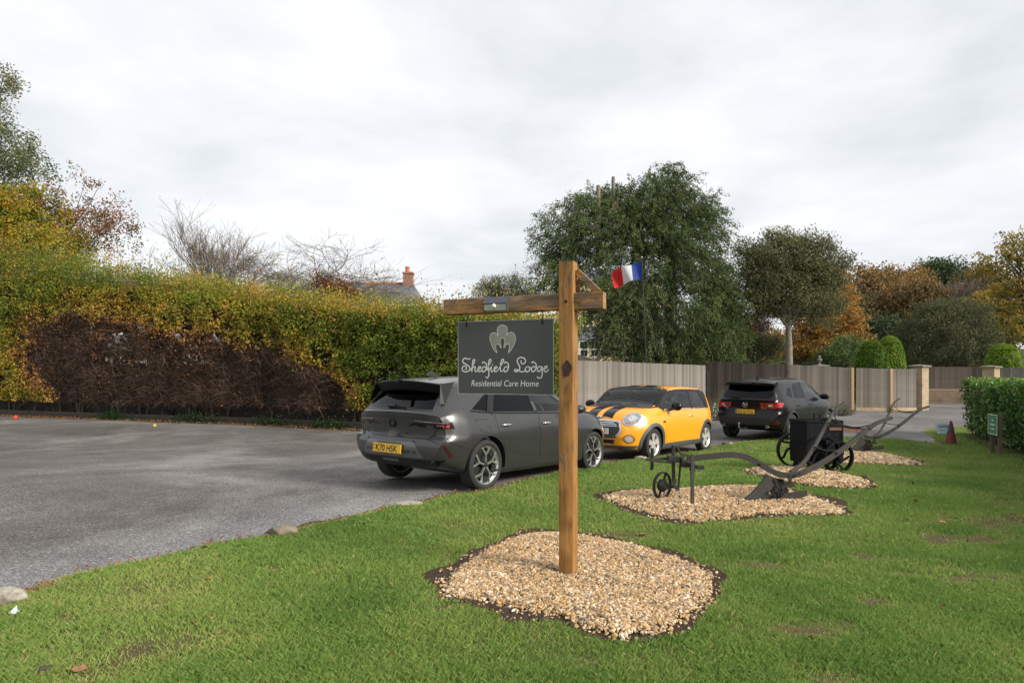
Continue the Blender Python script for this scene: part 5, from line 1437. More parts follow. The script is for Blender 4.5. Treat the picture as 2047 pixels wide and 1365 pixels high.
    h = c.hit('x',-1,.25,1.14)[0]; mb = MB(); mb.bar(h+Vector((-.02,.25,.03)), h+Vector((-.025,-.12,-.005)), .02, .03); mb.build('wiper', M_gloss, c.root)
    tg = [(-.72,1.08),(.72,1.08),(.74,.90),(.66,.665),(-.66,.665),(-.74,.90)]
    t = c.panel('tailgate', tg, 'x', -1, P_bk, .004, .012); c.line('tailgate_gap', tg + [tg[0]], 'x', -1, M_seam, .012, .003, sub=0, parent=t)
    c.line('tailgate_crease', [(-.36,.935),(.36,.935),(.42,.895)], 'x', -1, M_seam, .012, .0055, sub=0, parent=t)
    bx, bz = c.hit('x',-1,0,.965)[0].x, .965
    mb = MB(); mb.lathe([(.058,-.006),(.07,-.006),(.07,.006),(.058,.006)], 28, 'X', (bx-.014,0,bz), closed=True)
    wing = catmull([(-.062,.020),(-.035,.026),(-.018,.004),(0,-.022),(.018,.004),(.035,.026),(.062,.020)], 4)
    mb.tube([(bx-.014, a, bz+b) for a, b in wing], .008, 6); mb.build('winged_badge', M_chrome, c.root, 40)
    for txt, y0, z0, w in (('CX-5',.62,.885,.13),('AWD',.55,.855,.07),('SKYACTIV',-.42,.865,.14)):
        hx = c.hit('x',-1,y0-.05,z0)[0].x
        text_part('lettering', txt, w, lambda u, v: (hx-.014, y0-u, z0+v), M_chrome, t, shear=.2, thick=.02)
    px = c.hit('x',-1,0,.78)[0].x
    c.plate(px-.022, .0, .785, .52, .111, -1, M_yellow, 'RO16 FYG', .40, band=M_blueband, tilt=math.radians(3))
    c.panel('rear_bumper_trim', [(-.80,.62),(.80,.62),(.82,.55),(.60,.44),(-.60,.44),(-.82,.55)], 'x', -1, M_trim, .006, .014)
    c.line('bumper_line', [(-.84,.64),(0,.64),(.84,.64)], 'x', -1, M_trim, .012, .009)
    mb = MB(); mb.tube(catmull([(c.X(.35),.1,.36),(c.X(-.02),.1,.34),(c.X(-.09),.1,.37),(c.X(-.09),.1,.44)],5), .022, 8)
    mb.lathe([(0,-.03),(.02,-.026),(.028,0),(.02,.026),(0,.03)], 12, 'Z', (c.X(-.09),.1,.47)); mb.build('tow_bar', M_steel, c.root, 50)
    mb = MB(); mb.box((c.X(.05),-.02,.345),(.08,.12,.06)); mb.build('tow_socket', M_trim, c.root)
    c.seats([(2.3,-.37),(2.3,.37),(1.4,-.37),(1.4,.37)], (2.8,-.37))
    c.wheels(broad_spokes(M_alloy))
    c.place((6.76,17.1), math.radians(45), gz(17.1), gz(19))
    return c
c3 = suv()
# ------------------------------------------------------------------ foliage tools
M_bark = pm('bark', (.085,.066,.05), .9, var=.45, scale=22, bmp=.6, stretch=(1,1,.35))
M_bark_pale = pm('pale_bark', (.19,.165,.135), .9, var=.4, scale=18, bmp=.6, stretch=(1,1,.4))
M_twig = pm('twig_brown', (.125,.075,.050), .9, var=.4, scale=6)
M_dead = None
M_twig_grey = pm('twig_grey', (.14,.112,.092), .9, var=.35, scale=5)
def leaves(name, pts, size, tint, mat, parent, aspect=.62, droop=0.0, dirs=None, outward=None, fold=.18):
    """Every leaf a small folded blade of its own."""
    pts = np.asarray(pts); n = len(pts); size = np.broadcast_to(size, (n,)); tint = np.broadcast_to(tint, (n,))
    d = np.random.normal(size=(n,3)) if dirs is None else dirs + np.random.normal(size=(n,3))*.45
    d[:,2] -= droop
    d /= np.linalg.norm(d,axis=1)[:,None]
    r = np.random.normal(size=(n,3))
    if outward is not None: r = r*.55 + outward
    w = np.cross(d, r); w /= np.linalg.norm(w,axis=1)[:,None]+1e-9
    nn = np.cross(w, d)
    s = size[:,None]
    V = np.empty((n,4,3))
    V[:,0] = pts - d*s*.5; V[:,2] = pts + d*s*.5
    V[:,1] = pts + w*s*aspect*.5 + nn*s*fold - d*s*.06; V[:,3] = pts - w*s*aspect*.5 + nn*s*fold - d*s*.06
    F = np.arange(n*4).reshape(n,4)
    me = np_mesh(name, V.reshape(-1,3), F, mat, {'tint': np.repeat(np.clip(tint,0,1),4)})
    return link(name, me, parent)
def sticks(name, A, B, r0, r1, mat, parent=None, tint=None):
    """Many thin tapered three-sided twigs in one mesh."""
    A, B = np.asarray(A,float), np.asarray(B,float); n = len(A)
    r0 = np.broadcast_to(r0,(n,)); r1 = np.broadcast_to(r1,(n,))
    d = B-A; d /= np.linalg.norm(d,axis=1)[:,None]+1e-9
    ref = np.where(np.abs(d[:,2:3]) < .9, np.array([[0,0,1.]]), np.array([[1.,0,0]]))
    s = np.cross(d, ref); s /= np.linalg.norm(s,axis=1)[:,None]+1e-9; u = np.cross(d, s)
    V = np.empty((n,6,3))
    for k in range(3):
        a = 2*math.pi*k/3; o = s*math.cos(a)+u*math.sin(a)
        V[:,k] = A + o*r0[:,None]; V[:,3+k] = B + o*r1[:,None]
    base = np.arange(n)[:,None]*6
    F = np.concatenate([base+np.array([[k,(k+1)%3,3+(k+1)%3,3+k]]) for k in range(3)])
    return link(name, np_mesh(name, V.reshape(-1,3), F, mat, {'tint': np.repeat(tint,6)} if tint is not None else None, smooth=True), parent)
def blob_points(blobs, nclump, per, rc, shell=.55, seed=0, flat=1.0):
    """Clumps spread through ellipsoids (cx,cy,cz,rx,ry,rz), denser towards the outside."""
    rs = np.random.RandomState(seed)
    vol = np.array([b[3]*b[5] for b in blobs]); pick = rs.choice(len(blobs), nclump, p=vol/vol.sum())
    B = np.array(blobs)[pick]
    u = rs.normal(size=(nclump,3)); u /= np.linalg.norm(u,axis=1)[:,None]
    rad = (shell + (1-shell)*rs.rand(nclump)**.6)*rs.uniform(.82,1.08,nclump)
    C = B[:,:3] + u*rad[:,None]*B[:,3:6]
    k = rs.poisson(per, nclump)
    idx = np.repeat(np.arange(nclump), k)
    o = rs.normal(size=(len(idx),3)); o *= (rs.rand(len(idx))**.45/np.linalg.norm(o,axis=1))[:,None]*1.75
    P = C[idx] + o*rc*np.array([1,1,flat])*rs.uniform(.6,1.25,(nclump,1))[idx]
    return C, P, idx, u
def limb(mb, a, b, r0, r1, n=6, sag=.0, seg=6, rs=np.random):
    a, b = np.array(a,float), np.array(b,float); L = np.linalg.norm(b-a)
    mid = a*.55 + b*.45 + np.array([0,0,L*(.12-sag)]) + rs.normal(size=3)*L*.05
    pts = [(1-t)**2*a + 2*t*(1-t)*mid + t*t*b + (rs.normal(size=3)*L*.012 if 0 < t < 1 else 0) for t in np.linspace(0,1,seg)]
    mb.tube([tuple(p) for p in pts], [r0+(r1-r0)*t for t in np.linspace(0,1,seg)], n)
def tree(name, label, base, top, r, blobs, mat, nclump, per, rc, size, tint=(.5,.2), seed=0, shell=.5, bark=None, cat='tree', group=None, limbs=16, droop=.2, aspect=.6, lean=(0,0), flat=1.0, tintf=None, limb_lo=.45):
    """Tapered trunk, limbs reaching into the crown, crown of single leaves in clumps."""
    rs = np.random.RandomState(seed+100)
    t = thing(name, label, cat, base, 0, group)
    b = np.array(base,float); bl = [(x-b[0],y-b[1],z-b[2],rx,ry,rz) for x,y,z,rx,ry,rz in blobs]
    C, P, idx, u = blob_points(bl, nclump, per, rc, shell, seed, flat)
    mb = MB(); h = top
    pts = [(lean[0]*s**1.5*h + rs.normal()*.02*h*s*(1-s), lean[1]*s**1.5*h + rs.normal()*.02*h*s*(1-s), h*s-.05) for s in np.linspace(0,1,9)]
    mb.tube(pts, [r*(1.35 if i == 0 else 1.0)*(1-.55*i/8) for i in range(9)], 10)
    for ci in rs.choice(len(C), min(limbs,len(C)), replace=False):
        s = rs.uniform(limb_lo,1.0); k = s*8; i = int(min(7,k)); a = np.array(pts[i])*(1-(k-i)) + np.array(pts[i+1])*(k-i)
        limb(mb, a, C[ci], r*.42*(1.2-s*.6), r*.06, 6, rs=rs)
    mb.build('trunk', bark or M_bark, t, 60)
    cl = rs.normal(size=len(C))*tint[1]
    tt = tint[0] + cl[idx] + rs.normal(size=len(P))*tint[1]*.5
    if tintf is not None: tt = tt + tintf(P + b)
    if size > 0:
        cr = leaves('crown', P, size*rs.uniform(.7,1.3,len(P)), tt, mat, t, aspect=aspect, droop=droop)
    # fine twigs through the crown
    k = rs.choice(len(P), min(len(P)//5, 5000), replace=False)
    sticks('twigs', C[idx[k]], P[k], .006+.002*r, .003, M_bark, t)
    return t
def bare_tree(name, label, base, h, r, seed, spread=.55, levels=5, mat=None, group=None, up=.35, first=.35, kids=(3,5), lean=(0,0), gnarl=.25, twig=.006, wide=1.0):
    """A leafless tree: limbs divide again and again down to twigs."""
    rs = np.random.RandomState(seed); t = thing(name, label, 'tree', base, 0, group)
    A, B, R0, R1 = [], [], [], []
    mb = MB(); ends = []
    def grow(p, d, L, rad, lev):
        n = 4; pts = [p]; q = p.copy(); dd = d.copy()
        for i in range(n):
            dd = dd + rs.normal(size=3)*gnarl*.5 + np.array([0,0,up*.12]); dd /= np.linalg.norm(dd); q = q + dd*L/n; pts.append(q.copy())
        if lev <= 1: mb.tube([tuple(x) for x in pts], [rad*(1-.4*i/n) for i in range(n+1)], 7 if lev == 0 else 5)
        else:
            for i in range(n): A.append(pts[i]); B.append(pts[i+1]); R0.append(max(twig*.7, rad*(1-.45*i/n))); R1.append(max(twig*.45, rad*(1-.45*(i+1)/n)))
        if lev >= levels: ends.append(q); return
        for _ in range(rs.randint(kids[0], kids[1]+1)):
            s = rs.uniform(.35,1.0); i = min(n-1, int(s*n)); pp = pts[i] + (pts[i+1]-pts[i])*(s*n-i)
            nd = dd + rs.normal(size=3)*spread + np.array([0,0,up*.5]); nd /= np.linalg.norm(nd)
            grow(pp, nd, L*rs.uniform(.5,.78), rad*rs.uniform(.42,.6), lev+1)
    grow(np.array([0,0,-.05]), np.array([lean[0],lean[1],1.0]), h*first, r, 0)
    kf = h/max(p[2] for p in B)
    K3 = np.array([kf*wide, kf*wide, kf]); mb.v = [(x*kf*wide, y*kf*wide, z*kf) for x, y, z in mb.v]
    mb.build('trunk', mat or M_twig_grey, t, 60)
    sticks('twigs', np.array(A)*K3, np.array(B)*K3, R0, R1, mat or M_twig_grey, t)
    return t, np.array(ends)*K3

# ------------------------------------------------------------------ beech hedge on the left
M_beech = leafmat('beech_leaves', [(0,(0.043,0.092,0.011)),(.22,(0.092,0.162,0.015)),(.42,(0.189,0.232,0.022)),(.58,(0.367,0.308,0.032)),(.72,(0.562,0.356,0.059)),(.86,(0.518,0.248,0.081)),(1,(0.259,0.119,0.054))], trans=.38, spec=.3)
HP = [(-34,30.0),(-22.2,26.9),(-13.7,23.6),(-9.2,22.0),(-6.3,20.5),(-2.6,18.9),(1.25,17.3)]
HPa = np.array(HP); HS = np.concatenate([[0], np.cumsum(np.hypot(*np.diff(HPa,axis=0).T))]); HL = HS[-1]
def hpath(s):
    x = np.interp(s, HS, HPa[:,0]); y = np.interp(s, HS, HPa[:,1]); e = .2
    tx = np.interp(np.minimum(s+e,HL), HS, HPa[:,0]) - np.interp(np.maximum(s-e,0), HS, HPa[:,0]); ty = np.interp(np.minimum(s+e,HL), HS, HPa[:,1]) - np.interp(np.maximum(s-e,0), HS, HPa[:,1])
    L = np.hypot(tx,ty); return x, y, -ty/L*-1*0 + ty/L, -tx/L       # normal towards the camera side
TRIM_PX = ([-200,0,150,300,450,560,640,760,900,1120],[548,548,560,572,590,604,616,625,628,640])
LOOSE_PX = ([-200,0,60,130,200,270,330,400,470,520,600,650,700,760,820,860,900,960,1040,1120],[430,455,475,490,505,522,530,540,550,556,566,576,582,590,596,588,604,618,622,634])
BARE = [(52,662),(80,632),(180,628),(250,650),(330,664),(430,676),(520,696),(610,722),(665,752),(700,790),(722,826),(730,850),(600,858),(130,846),(112,790),(70,740),(46,700)]
hedge = thing('beech_hedge', 'tall autumn beech hedge, green and gold above with a bare brown middle', 'hedge')
def grow_hedge():
    rs = np.random.RandomState(12)
    def face(n, dmin, dmax, zlo=.45):
        s = rs.uniform(0, HL, n); x, y, nx, ny = hpath(s)
        px0 = CX + FPX*x/y
        ztop = EYE - (np.interp(px0, *TRIM_PX)-YH)/FPX*y
        z = gz(y) + zlo + (ztop - gz(y) - zlo)*rs.rand(n)**.92
        lump = (fbm(s, z, 1.5, 61)-.5)*.6 + (fbm(s, z, .5, 62)-.5)*.5
        d = lump - rs.uniform(dmin, dmax, n)
        q = np.clip((z - (ztop-.5))/.5, 0, 1); d -= q*q*.35
        return s, z, x + nx*d, y + ny*d, nx, ny, px0
    def bare_at(X, Y, z, soft=10):
        px = CX + FPX*X/Y; py = YH - FPX*(z-EYE)/Y
        j = (fbm(px, py, 60, 70)-.5)*60 + (fbm(px, py, 22, 72)-.5)*85 + rs.normal(size=len(px))*17
        return in_poly(px + j, py + j*.8, BARE), px, py
    # leaves on the clipped face
    s, z, X, Y, nx, ny, px0 = face(112000, -.05, .42, .62)
    bare, px, py = bare_at(X, Y, z)
    thin = (fbm(px, py, 22, 71) < .36)
    keep = (~bare | (rs.rand(len(s)) < .014 + .12*(fbm(px, py, 30, 73) > .64) + .26*np.clip((735-py)/70,0,1)*(fbm(px, py, 26, 78) > .45))) & ~(thin & (rs.rand(len(s)) < .8))
    s, z, X, Y, nx, ny, px, py = (a[keep] for a in (s, z, X, Y, nx, ny, px, py))
    near = np.zeros(len(px))
    for ex, ey in ((0,1),(0,-1),(1,0),(-1,0)):
        for st in (26,55): near += in_poly(px+ex*st + (fbm(px,py,40,75)-.5)*50, py+ey*st, BARE)*.5
    near = np.clip(near/2.0, 0, 1)
    zone = .43 + .36*near
    zone += .16*np.clip((130-px)/150, 0, 1)*np.clip((py-620)/80, 0, 1)
    zone -= .10*np.clip((px-560)/120, 0, 1)*(1-.6*near)
    zone += .12*np.exp(-((px-330)/170)**2 - ((py-610)/50)**2)
    tint = zone + .3*bare[keep] + (fbm(px, py, 45, 76)-.5)*.42 + rs.normal(size=len(px))*.10
    P = np.c_[X, Y, z]
    out = np.c_[nx, ny, np.full(len(nx), .35)]
    leaves('foliage', P, .088*rs.uniform(.7,1.3,len(P)), tint, M_beech, hedge, aspect=.72, droop=.5, outward=out*1.0)
    # loose uncut growth above and behind the clipped face
    n = 3600
    s = rs.uniform(0, HL, n); x, y, nx, ny = hpath(s); d = -rs.uniform(.25, 1.9, n); x += nx*d; y += ny*d
    px0 = CX + FPX*x/y
    zt = EYE - (np.interp(px0, *TRIM_PX)-YH)/FPX*y; zl = EYE - (np.interp(px0, *LOOSE_PX)-YH)/FPX*y
    hgt = (zl - zt + .1)*(.15 + .75*rs.rand(n)) + np.where(rs.rand(n) < .085*(.4+1.2*(fbm(s, s*0, 2.5, 7) > .5)), rs.uniform(.25,1.25,n), 0)
    A = np.c_[x, y, zt - .5]; B = A + np.c_[rs.normal(size=n)*.3, rs.normal(size=n)*.3, hgt + .5]
    sel = rs.rand(n) < .5; sticks('shoots', A[sel], B[sel], .006, .002, M_twig, hedge)
    k = 34; t = rs.rand(n,k)**.7
    Q = A[:,None,:] + (B-A)[:,None,:]*t[:,:,None] + rs.normal(size=(n,k,3))*np.array([.17,.17,.12])
    sel = rs.rand(n,k) < (1.05 - .75*t)*np.where(px0 > 300, .95, 1.0)[:,None]
    Q = Q[sel]; pxq = CX + FPX*Q[:,0]/Q[:,1]; pyq = YH - FPX*(Q[:,2]-EYE)/Q[:,1]
    tint = .50 + (fbm(pxq, pyq, 60, 81)-.5)*.55 + rs.normal(size=len(Q))*.13 + .10*(pxq > 500)*(pxq < 720)
    leaves('foliage', Q, .088*rs.uniform(.65,1.25,len(Q)), tint, M_beech, hedge, aspect=.7, droop=.3)
    # twigs: everywhere inside, thick and matted in the bare middle
    s, z, X, Y, nx, ny, px0 = face(90000, -.05, .5, .62)
    bare, px, py = bare_at(X, Y, z)
    gap = in_poly(px, py, [(130,636),(260,650),(430,668),(420,722),(330,735),(200,728),(120,700)]) & (fbm(px, py, 34, 90) > .53)
    keep = (bare & ~(gap & (rs.rand(len(s)) < .70))) | (rs.rand(len(s)) < .10)
    s, z, X, Y, nx, ny = (a[keep] for a in (s, z, X, Y, nx, ny)); n = len(s)
    L = rs.uniform(.15,.5,n); tx, ty = -ny, nx
    a = rs.normal(size=n)*.55; sg = np.where(rs.rand(n) < .5, -1, 1)
    D = np.c_[tx*sg*np.cos(a), ty*sg*np.cos(a), np.sin(a)*.8 - .12] + np.c_[nx, ny, np.zeros(n)]*rs.uniform(-.3,.55,n)[:,None]
    A = np.c_[X, Y, z]; Mid = A + D*L[:,None]*.5 + rs.normal(size=(n,3))*.03; B = A + D*L[:,None] - np.c_[np.zeros(n),np.zeros(n),L*.15]
    r = rs.uniform(.003,.0075,n)
    tw = np.clip(rs.beta(1.5,2.2,n) + (fbm(s, z, .6, 95)-.5)*.6, 0, 1)
    sticks('twigs', np.vstack([A,Mid]), np.vstack([Mid,B]), np.r_[r, r*.8], np.r_[r*.8, r*.35], leafmat('dead_twigs', [(0,(.028,.017,.012)),(.4,(.075,.045,.03)),(.75,(.15,.092,.06)),(1,(.27,.19,.135))], trans=0), hedge, np.r_[tw,tw])
    # stems and inner thicket
    n = 240; s = rs.uniform(0, HL, n); x, y, nx, ny = hpath(s); d = -rs.uniform(.4,1.2,n)
    A = np.c_[x+nx*d, y+ny*d, gz(y)]; B = A + np.c_[rs.normal(size=n)*.3, rs.normal(size=n)*.25, rs.uniform(2.0,3.4,n)]
    sticks('stems', A, B, .035, .012, M_bark, hedge)
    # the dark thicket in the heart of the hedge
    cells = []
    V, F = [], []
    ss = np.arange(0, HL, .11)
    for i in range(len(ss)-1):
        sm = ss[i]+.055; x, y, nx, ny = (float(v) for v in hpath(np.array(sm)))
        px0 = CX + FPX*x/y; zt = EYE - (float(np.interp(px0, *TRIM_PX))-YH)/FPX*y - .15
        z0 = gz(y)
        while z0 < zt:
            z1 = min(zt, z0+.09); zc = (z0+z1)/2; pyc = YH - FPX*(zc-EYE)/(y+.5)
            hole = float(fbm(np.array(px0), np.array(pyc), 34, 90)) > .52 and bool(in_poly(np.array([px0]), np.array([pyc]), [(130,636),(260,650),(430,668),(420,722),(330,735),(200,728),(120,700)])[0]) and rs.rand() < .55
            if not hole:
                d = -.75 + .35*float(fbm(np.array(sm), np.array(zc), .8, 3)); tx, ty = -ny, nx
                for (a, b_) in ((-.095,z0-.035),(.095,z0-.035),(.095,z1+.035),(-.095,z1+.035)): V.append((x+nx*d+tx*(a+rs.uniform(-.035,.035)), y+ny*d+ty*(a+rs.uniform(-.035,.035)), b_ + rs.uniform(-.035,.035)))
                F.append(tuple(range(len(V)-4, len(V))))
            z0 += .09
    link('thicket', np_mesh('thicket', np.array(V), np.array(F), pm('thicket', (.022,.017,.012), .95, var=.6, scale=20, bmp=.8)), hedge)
grow_hedge()
# low dark edging wall under the hedge and the leaf litter along it
ew = thing('edging_wall', 'low dark timber edging along the foot of the beech hedge', 'wall')
M_sleeper = pm('dark_sleeper', (.028,.022,.017), .9, var=.5, scale=7, bmp=.5)
s = 2.0; rs = np.random.RandomState(8)
while s < HL-1.2:
    L = rs.uniform(1.6,2.2); e = min(s+L, HL-1.0)
    a, b_ = [np.array([float(v) for v in hpath(np.array(q))]) for q in (s+.01, e-.01)]
    mb = MB(); mb.bar((a[0]-a[2]*.02,a[1]-a[3]*.02,gz(a[1])+.11),(b_[0]-b_[2]*.02,b_[1]-b_[3]*.02,gz(b_[1])+.11),.14,.24,bev=.01); mb.build('plank', M_sleeper, ew)
    s = e
ss = np.linspace(1.0, HL-.3, 60); hx, hy, hnx, hny = hpath(ss)
fr = [(hx[i]+hnx[i]*(.30+.10*math.sin(i*1.7)), hy[i]+hny[i]*(.30+.10*math.sin(i*1.7))) for i in range(60)]
bk = [(hx[i]-hnx[i]*.8, hy[i]-hny[i]*.8) for i in range(59,-1,-1)]
sheet('hedge_bank', fr+bk, .5, M_leaflitter, .012)
M_deadleaf = leafmat('dead_leaves', [(0,(.06,.03,.018)),(.5,(.17,.075,.03)),(1,(.34,.17,.06))], trans=.1)
n = 5200; s = np.random.uniform(0,HL,n); x, y, nx, ny = hpath(s); d = np.abs(np.random.normal(size=n))*.22+.04
leaves('fallen_leaves', np.c_[x+nx*d, y+ny*d, gz(y)+.022+.02*np.random.rand(n)], .07*np.random.uniform(.6,1.2,n), np.random.rand(n), M_deadleaf, None, aspect=.7, outward=np.tile([0,0,2.5],(n,1)), fold=.1)
o = bpy.data.objects['fallen_leaves']; tag(o, 'drift of brown fallen leaves along the hedge foot', 'leaves', kind='stuff')
# ivy and weeds at the foot
M_ivy = leafmat('ivy', [(0,(.012,.03,.008)),(.6,(.03,.065,.014)),(1,(.09,.14,.03))], trans=.2)
rs = np.random.RandomState(31)
for k, (px, wd) in enumerate(((140,.9),(330,.9),(560,1.0),(690,.7))):
    x, y, z = G(px, 846 if px < 300 else 852); i = np.argmin(np.hypot(hx-x, hy-y))
    cx_, cy_ = hx[i]+hnx[i]*.12, hy[i]+hny[i]*.12
    t = thing('ivy_clump', ['dark ivy at the foot of the hedge near its left end', 'dark ivy at the hedge foot under the bare patch', 'dark ivy at the hedge foot left of the grey car', 'weedy ivy at the hedge foot beside the grey car'][k], 'ivy', (cx_,cy_,gz(cy_)), 0, 'ivy along the hedge foot')
    n = 700; u = rs.normal(size=(n,3))*np.array([wd*.6,.12,.16]); u[:,2] = np.abs(u[:,2])+.02
    ang = math.atan2(-hnx[i], hny[i])+math.pi; c_, s_ = math.cos(ang), math.sin(ang)
    P = np.c_[u[:,0]*c_-u[:,1]*s_, u[:,0]*s_+u[:,1]*c_, u[:,2]]
    leaves('leaves', P, .06, rs.beta(1.3,3.6,n), M_ivy, t, aspect=.8)

# ------------------------------------------------------------------ laurel hedge on the right
M_laurel = leafmat('laurel_leaves', [(0,(0.022,0.060,0.015)),(.3,(0.049,0.128,0.022)),(.6,(0.104,0.225,0.034)),(.85,(0.244,0.375,0.066)),(.93,(0.375,0.319,0.075)),(1,(0.413,0.131,0.056))], trans=.22, rough=.38, spec=.5)
lh = thing('laurel_hedge', 'clipped glossy green laurel hedge along the right of the lawn', 'hedge')
LP = np.array([(6.4,3.2),(7.6,6.6),(9.35,10.8),(13.0,18.0)]); LS = np.concatenate([[0], np.cumsum(np.hypot(*np.diff(LP,axis=0).T))]); LL = LS[-1]
def lpath(s):
    x = np.interp(s, LS, LP[:,0]); y = np.interp(s, LS, LP[:,1]); e = .3
    tx = np.interp(np.minimum(s+e,LL), LS, LP[:,0])-np.interp(np.maximum(s-e,0), LS, LP[:,0]); ty = np.interp(np.minimum(s+e,LL), LS, LP[:,1])-np.interp(np.maximum(s-e,0), LS, LP[:,1])
    L = np.hypot(tx,ty); return x, y, -ty/L, tx/L
def grow_laurel():
    rs = np.random.RandomState(17); n = 42000
    s = rs.uniform(0, LL, n); part = rs.rand(n)
    x, y, nx, ny = lpath(s)
    H = 1.58 - .06*vnoise(s, s*0, 1.1, 3) - gz(y)*0 + (fbm(s, s*0, .8, 6)-.5)*.22
    z = .12 + (H-.12)*rs.rand(n)**.85; d = rs.uniform(-.05,.35,n)
    top = part > .62; z = np.where(top, H - rs.uniform(-.06,.12,n), z); d = np.where(top, rs.uniform(-.02,1.25,n), d)
    back = part < .06; d = np.where(back, rs.uniform(.95,1.3,n), d)
    lump = (fbm(s, z, .7, 14)-.5)*.45
    under = np.clip((.45-z)/.45,0,1)*.18
    X, Y = x + nx*(lump-d-under), y + ny*(lump-d-under)
    endcap = rs.rand(n) < .10
    s2 = LL + rs.uniform(-.1,.18,n); X = np.where(endcap, LP[-1,0] + (.45*(s2-LL)) + ( -nx*rs.rand(n)*-1.2)*-1*0 + -nx*rs.rand(n)*1.2, X); Y = np.where(endcap, LP[-1,1] + .89*(s2-LL) - ny*rs.rand(n)*1.2, Y)
    thin = (fbm(s*1.0, z, .3, 15) < .33) & (rs.rand(n) < .6)
    X, Y, z, nx, ny, top = (a[~thin] for a in (X, Y, z, nx, ny, top)); n = len(X)
    tint = .40 + (fbm(X+Y, z, .5, 16)-.5)*.5 + rs.normal(size=n)*.14 + .22*np.clip((z-1.25)/.35,0,1)
    tint = np.where(rs.rand(n) < .02, .97, np.minimum(tint,.9))
    zz = z + gz(Y)
    out = np.c_[nx, ny, np.where(top,1.2,.45)]
    leaves('foliage', np.c_[X,Y,zz], .105*rs.uniform(.65,1.25,n), tint, M_laurel, lh, aspect=.5, droop=.35, outward=out*.9, fold=.12)
    m = 700; s = rs.uniform(0,LL,m); x,y,nx,ny = lpath(s); d = rs.uniform(.15,1.1,m)
    A = np.c_[x-nx*d, y-ny*d, gz(y)]; B = A + np.c_[rs.normal(size=m)*.2, rs.normal(size=m)*.2, rs.uniform(.8,1.45,m)]
    sticks('stems', A, B, .016, .006, M_bark, lh)
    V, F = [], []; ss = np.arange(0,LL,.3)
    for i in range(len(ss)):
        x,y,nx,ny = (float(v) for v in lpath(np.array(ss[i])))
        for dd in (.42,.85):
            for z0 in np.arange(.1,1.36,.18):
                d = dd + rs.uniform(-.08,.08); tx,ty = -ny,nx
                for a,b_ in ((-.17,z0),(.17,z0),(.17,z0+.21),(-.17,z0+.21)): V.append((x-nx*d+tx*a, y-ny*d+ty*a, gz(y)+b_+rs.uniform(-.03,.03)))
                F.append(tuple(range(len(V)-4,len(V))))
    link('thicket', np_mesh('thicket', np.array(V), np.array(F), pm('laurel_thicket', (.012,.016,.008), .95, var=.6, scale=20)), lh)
grow_laurel()
ss = np.linspace(0, LL, 40); x, y, nx, ny = lpath(ss)
sheet('hedge_border', [(x[i]+nx[i]*.14, y[i]+ny[i]*.14) for i in range(40)] + [(x[i]-nx[i]*1.2, y[i]-ny[i]*1.2) for i in range(39,-1,-1)], .5, M_soil, .045)

# ------------------------------------------------------------------ trees at the left, above the hedge
M_apple = leafmat('grey_green_leaves', [(0,(0.055,0.086,0.031)),(.5,(0.133,0.172,0.070)),(.8,(0.250,0.265,0.125)),(1,(0.343,0.156,0.078))], trans=.3)
M_copper = leafmat('copper_leaves', [(0,(0.060,0.090,0.024)),(.3,(0.144,0.120,0.036)),(.55,(0.252,0.102,0.042)),(.8,(0.300,0.084,0.048)),(1,(0.432,0.228,0.060))], trans=.35)
M_gold = leafmat('gold_green_leaves', [(0,(0.037,0.075,0.010)),(.3,(0.125,0.175,0.015)),(.6,(0.325,0.312,0.025)),(.85,(0.562,0.375,0.037)),(1,(0.525,0.213,0.037))], trans=.42)
def B(px, py, y, rx, rz, ry=None):
    p = at(px, py, y); k = y/FPX
    return (p.x, p.y, p.z, rx*k, (ry if ry else rx)*k, rz*k)
def foot(px, y): 
    x = (px-CX)/FPX*y; return (x, y, float(hill(x, y)))
tree('apple_tree', 'tall grey-green leafed tree at the far left above the hedge', foot(-150,33), 7.0, .24,
     [B(-60,240,33,75,90), B(10,300,33,70,60), B(-120,330,33,120,110), B(40,330,33,75,32), B(-10,400,33,90,60), B(5,170,33,32,40)], M_apple, 520, 40, .34, .135, (.5,.2), seed=1, shell=.35, limbs=46)
tree('copper_tree', 'red-brown leafed tree leaning out above the left hedge', foot(40,31.5), 5.0, .16,
     [B(150,420,31.5,80,50), B(190,470,31.5,75,50), B(110,470,31.5,80,70), B(230,440,31.5,42,26), B(170,355,31.5,38,20), B(262,450,31.5,20,18), B(225,400,31.5,30,14)], M_copper, 230, 26, .26, .12, (.52,.22), seed=2, shell=.3, limbs=44)
tree('golden_beech', 'yellow-green beech rising at the left end of the hedge', foot(10,30), 4.6, .15,
     [B(20,480,30,95,80), B(70,420,30,60,45), B(-60,440,30,90,90), B(90,500,30,90,60), B(30,400,30,45,36)], M_gold, 560, 52, .30, .13, (.56,.2), seed=3, shell=.4, limbs=30)
bt, ends = bare_tree('bare_tree', 'pale leafless tree with upright shoots behind the left hedge', foot(455,34), 11.2, .15, 5, spread=.34, levels=5, up=.6, first=.42, kids=(4,5), gnarl=.16, group='bare trees behind the hedge', twig=.010, wide=1.5)
k = np.random.RandomState(4).choice(len(ends), 260)
tag(leaves('leaf_remnants', ends[k]+np.random.normal(size=(260,3))*.08, .09, .6+.15*np.random.rand(260), M_gold, bt), kind='stuff')
bare_tree('bare_tree', 'twiggy bare orchard tree with spreading crooked limbs behind the hedge', foot(600,32), 9.9, .19, 9, spread=.66, levels=5, up=.1, first=.34, kids=(5,6), gnarl=.34, group='bare trees behind the hedge', lean=(.12,0), twig=.011, wide=1.75)
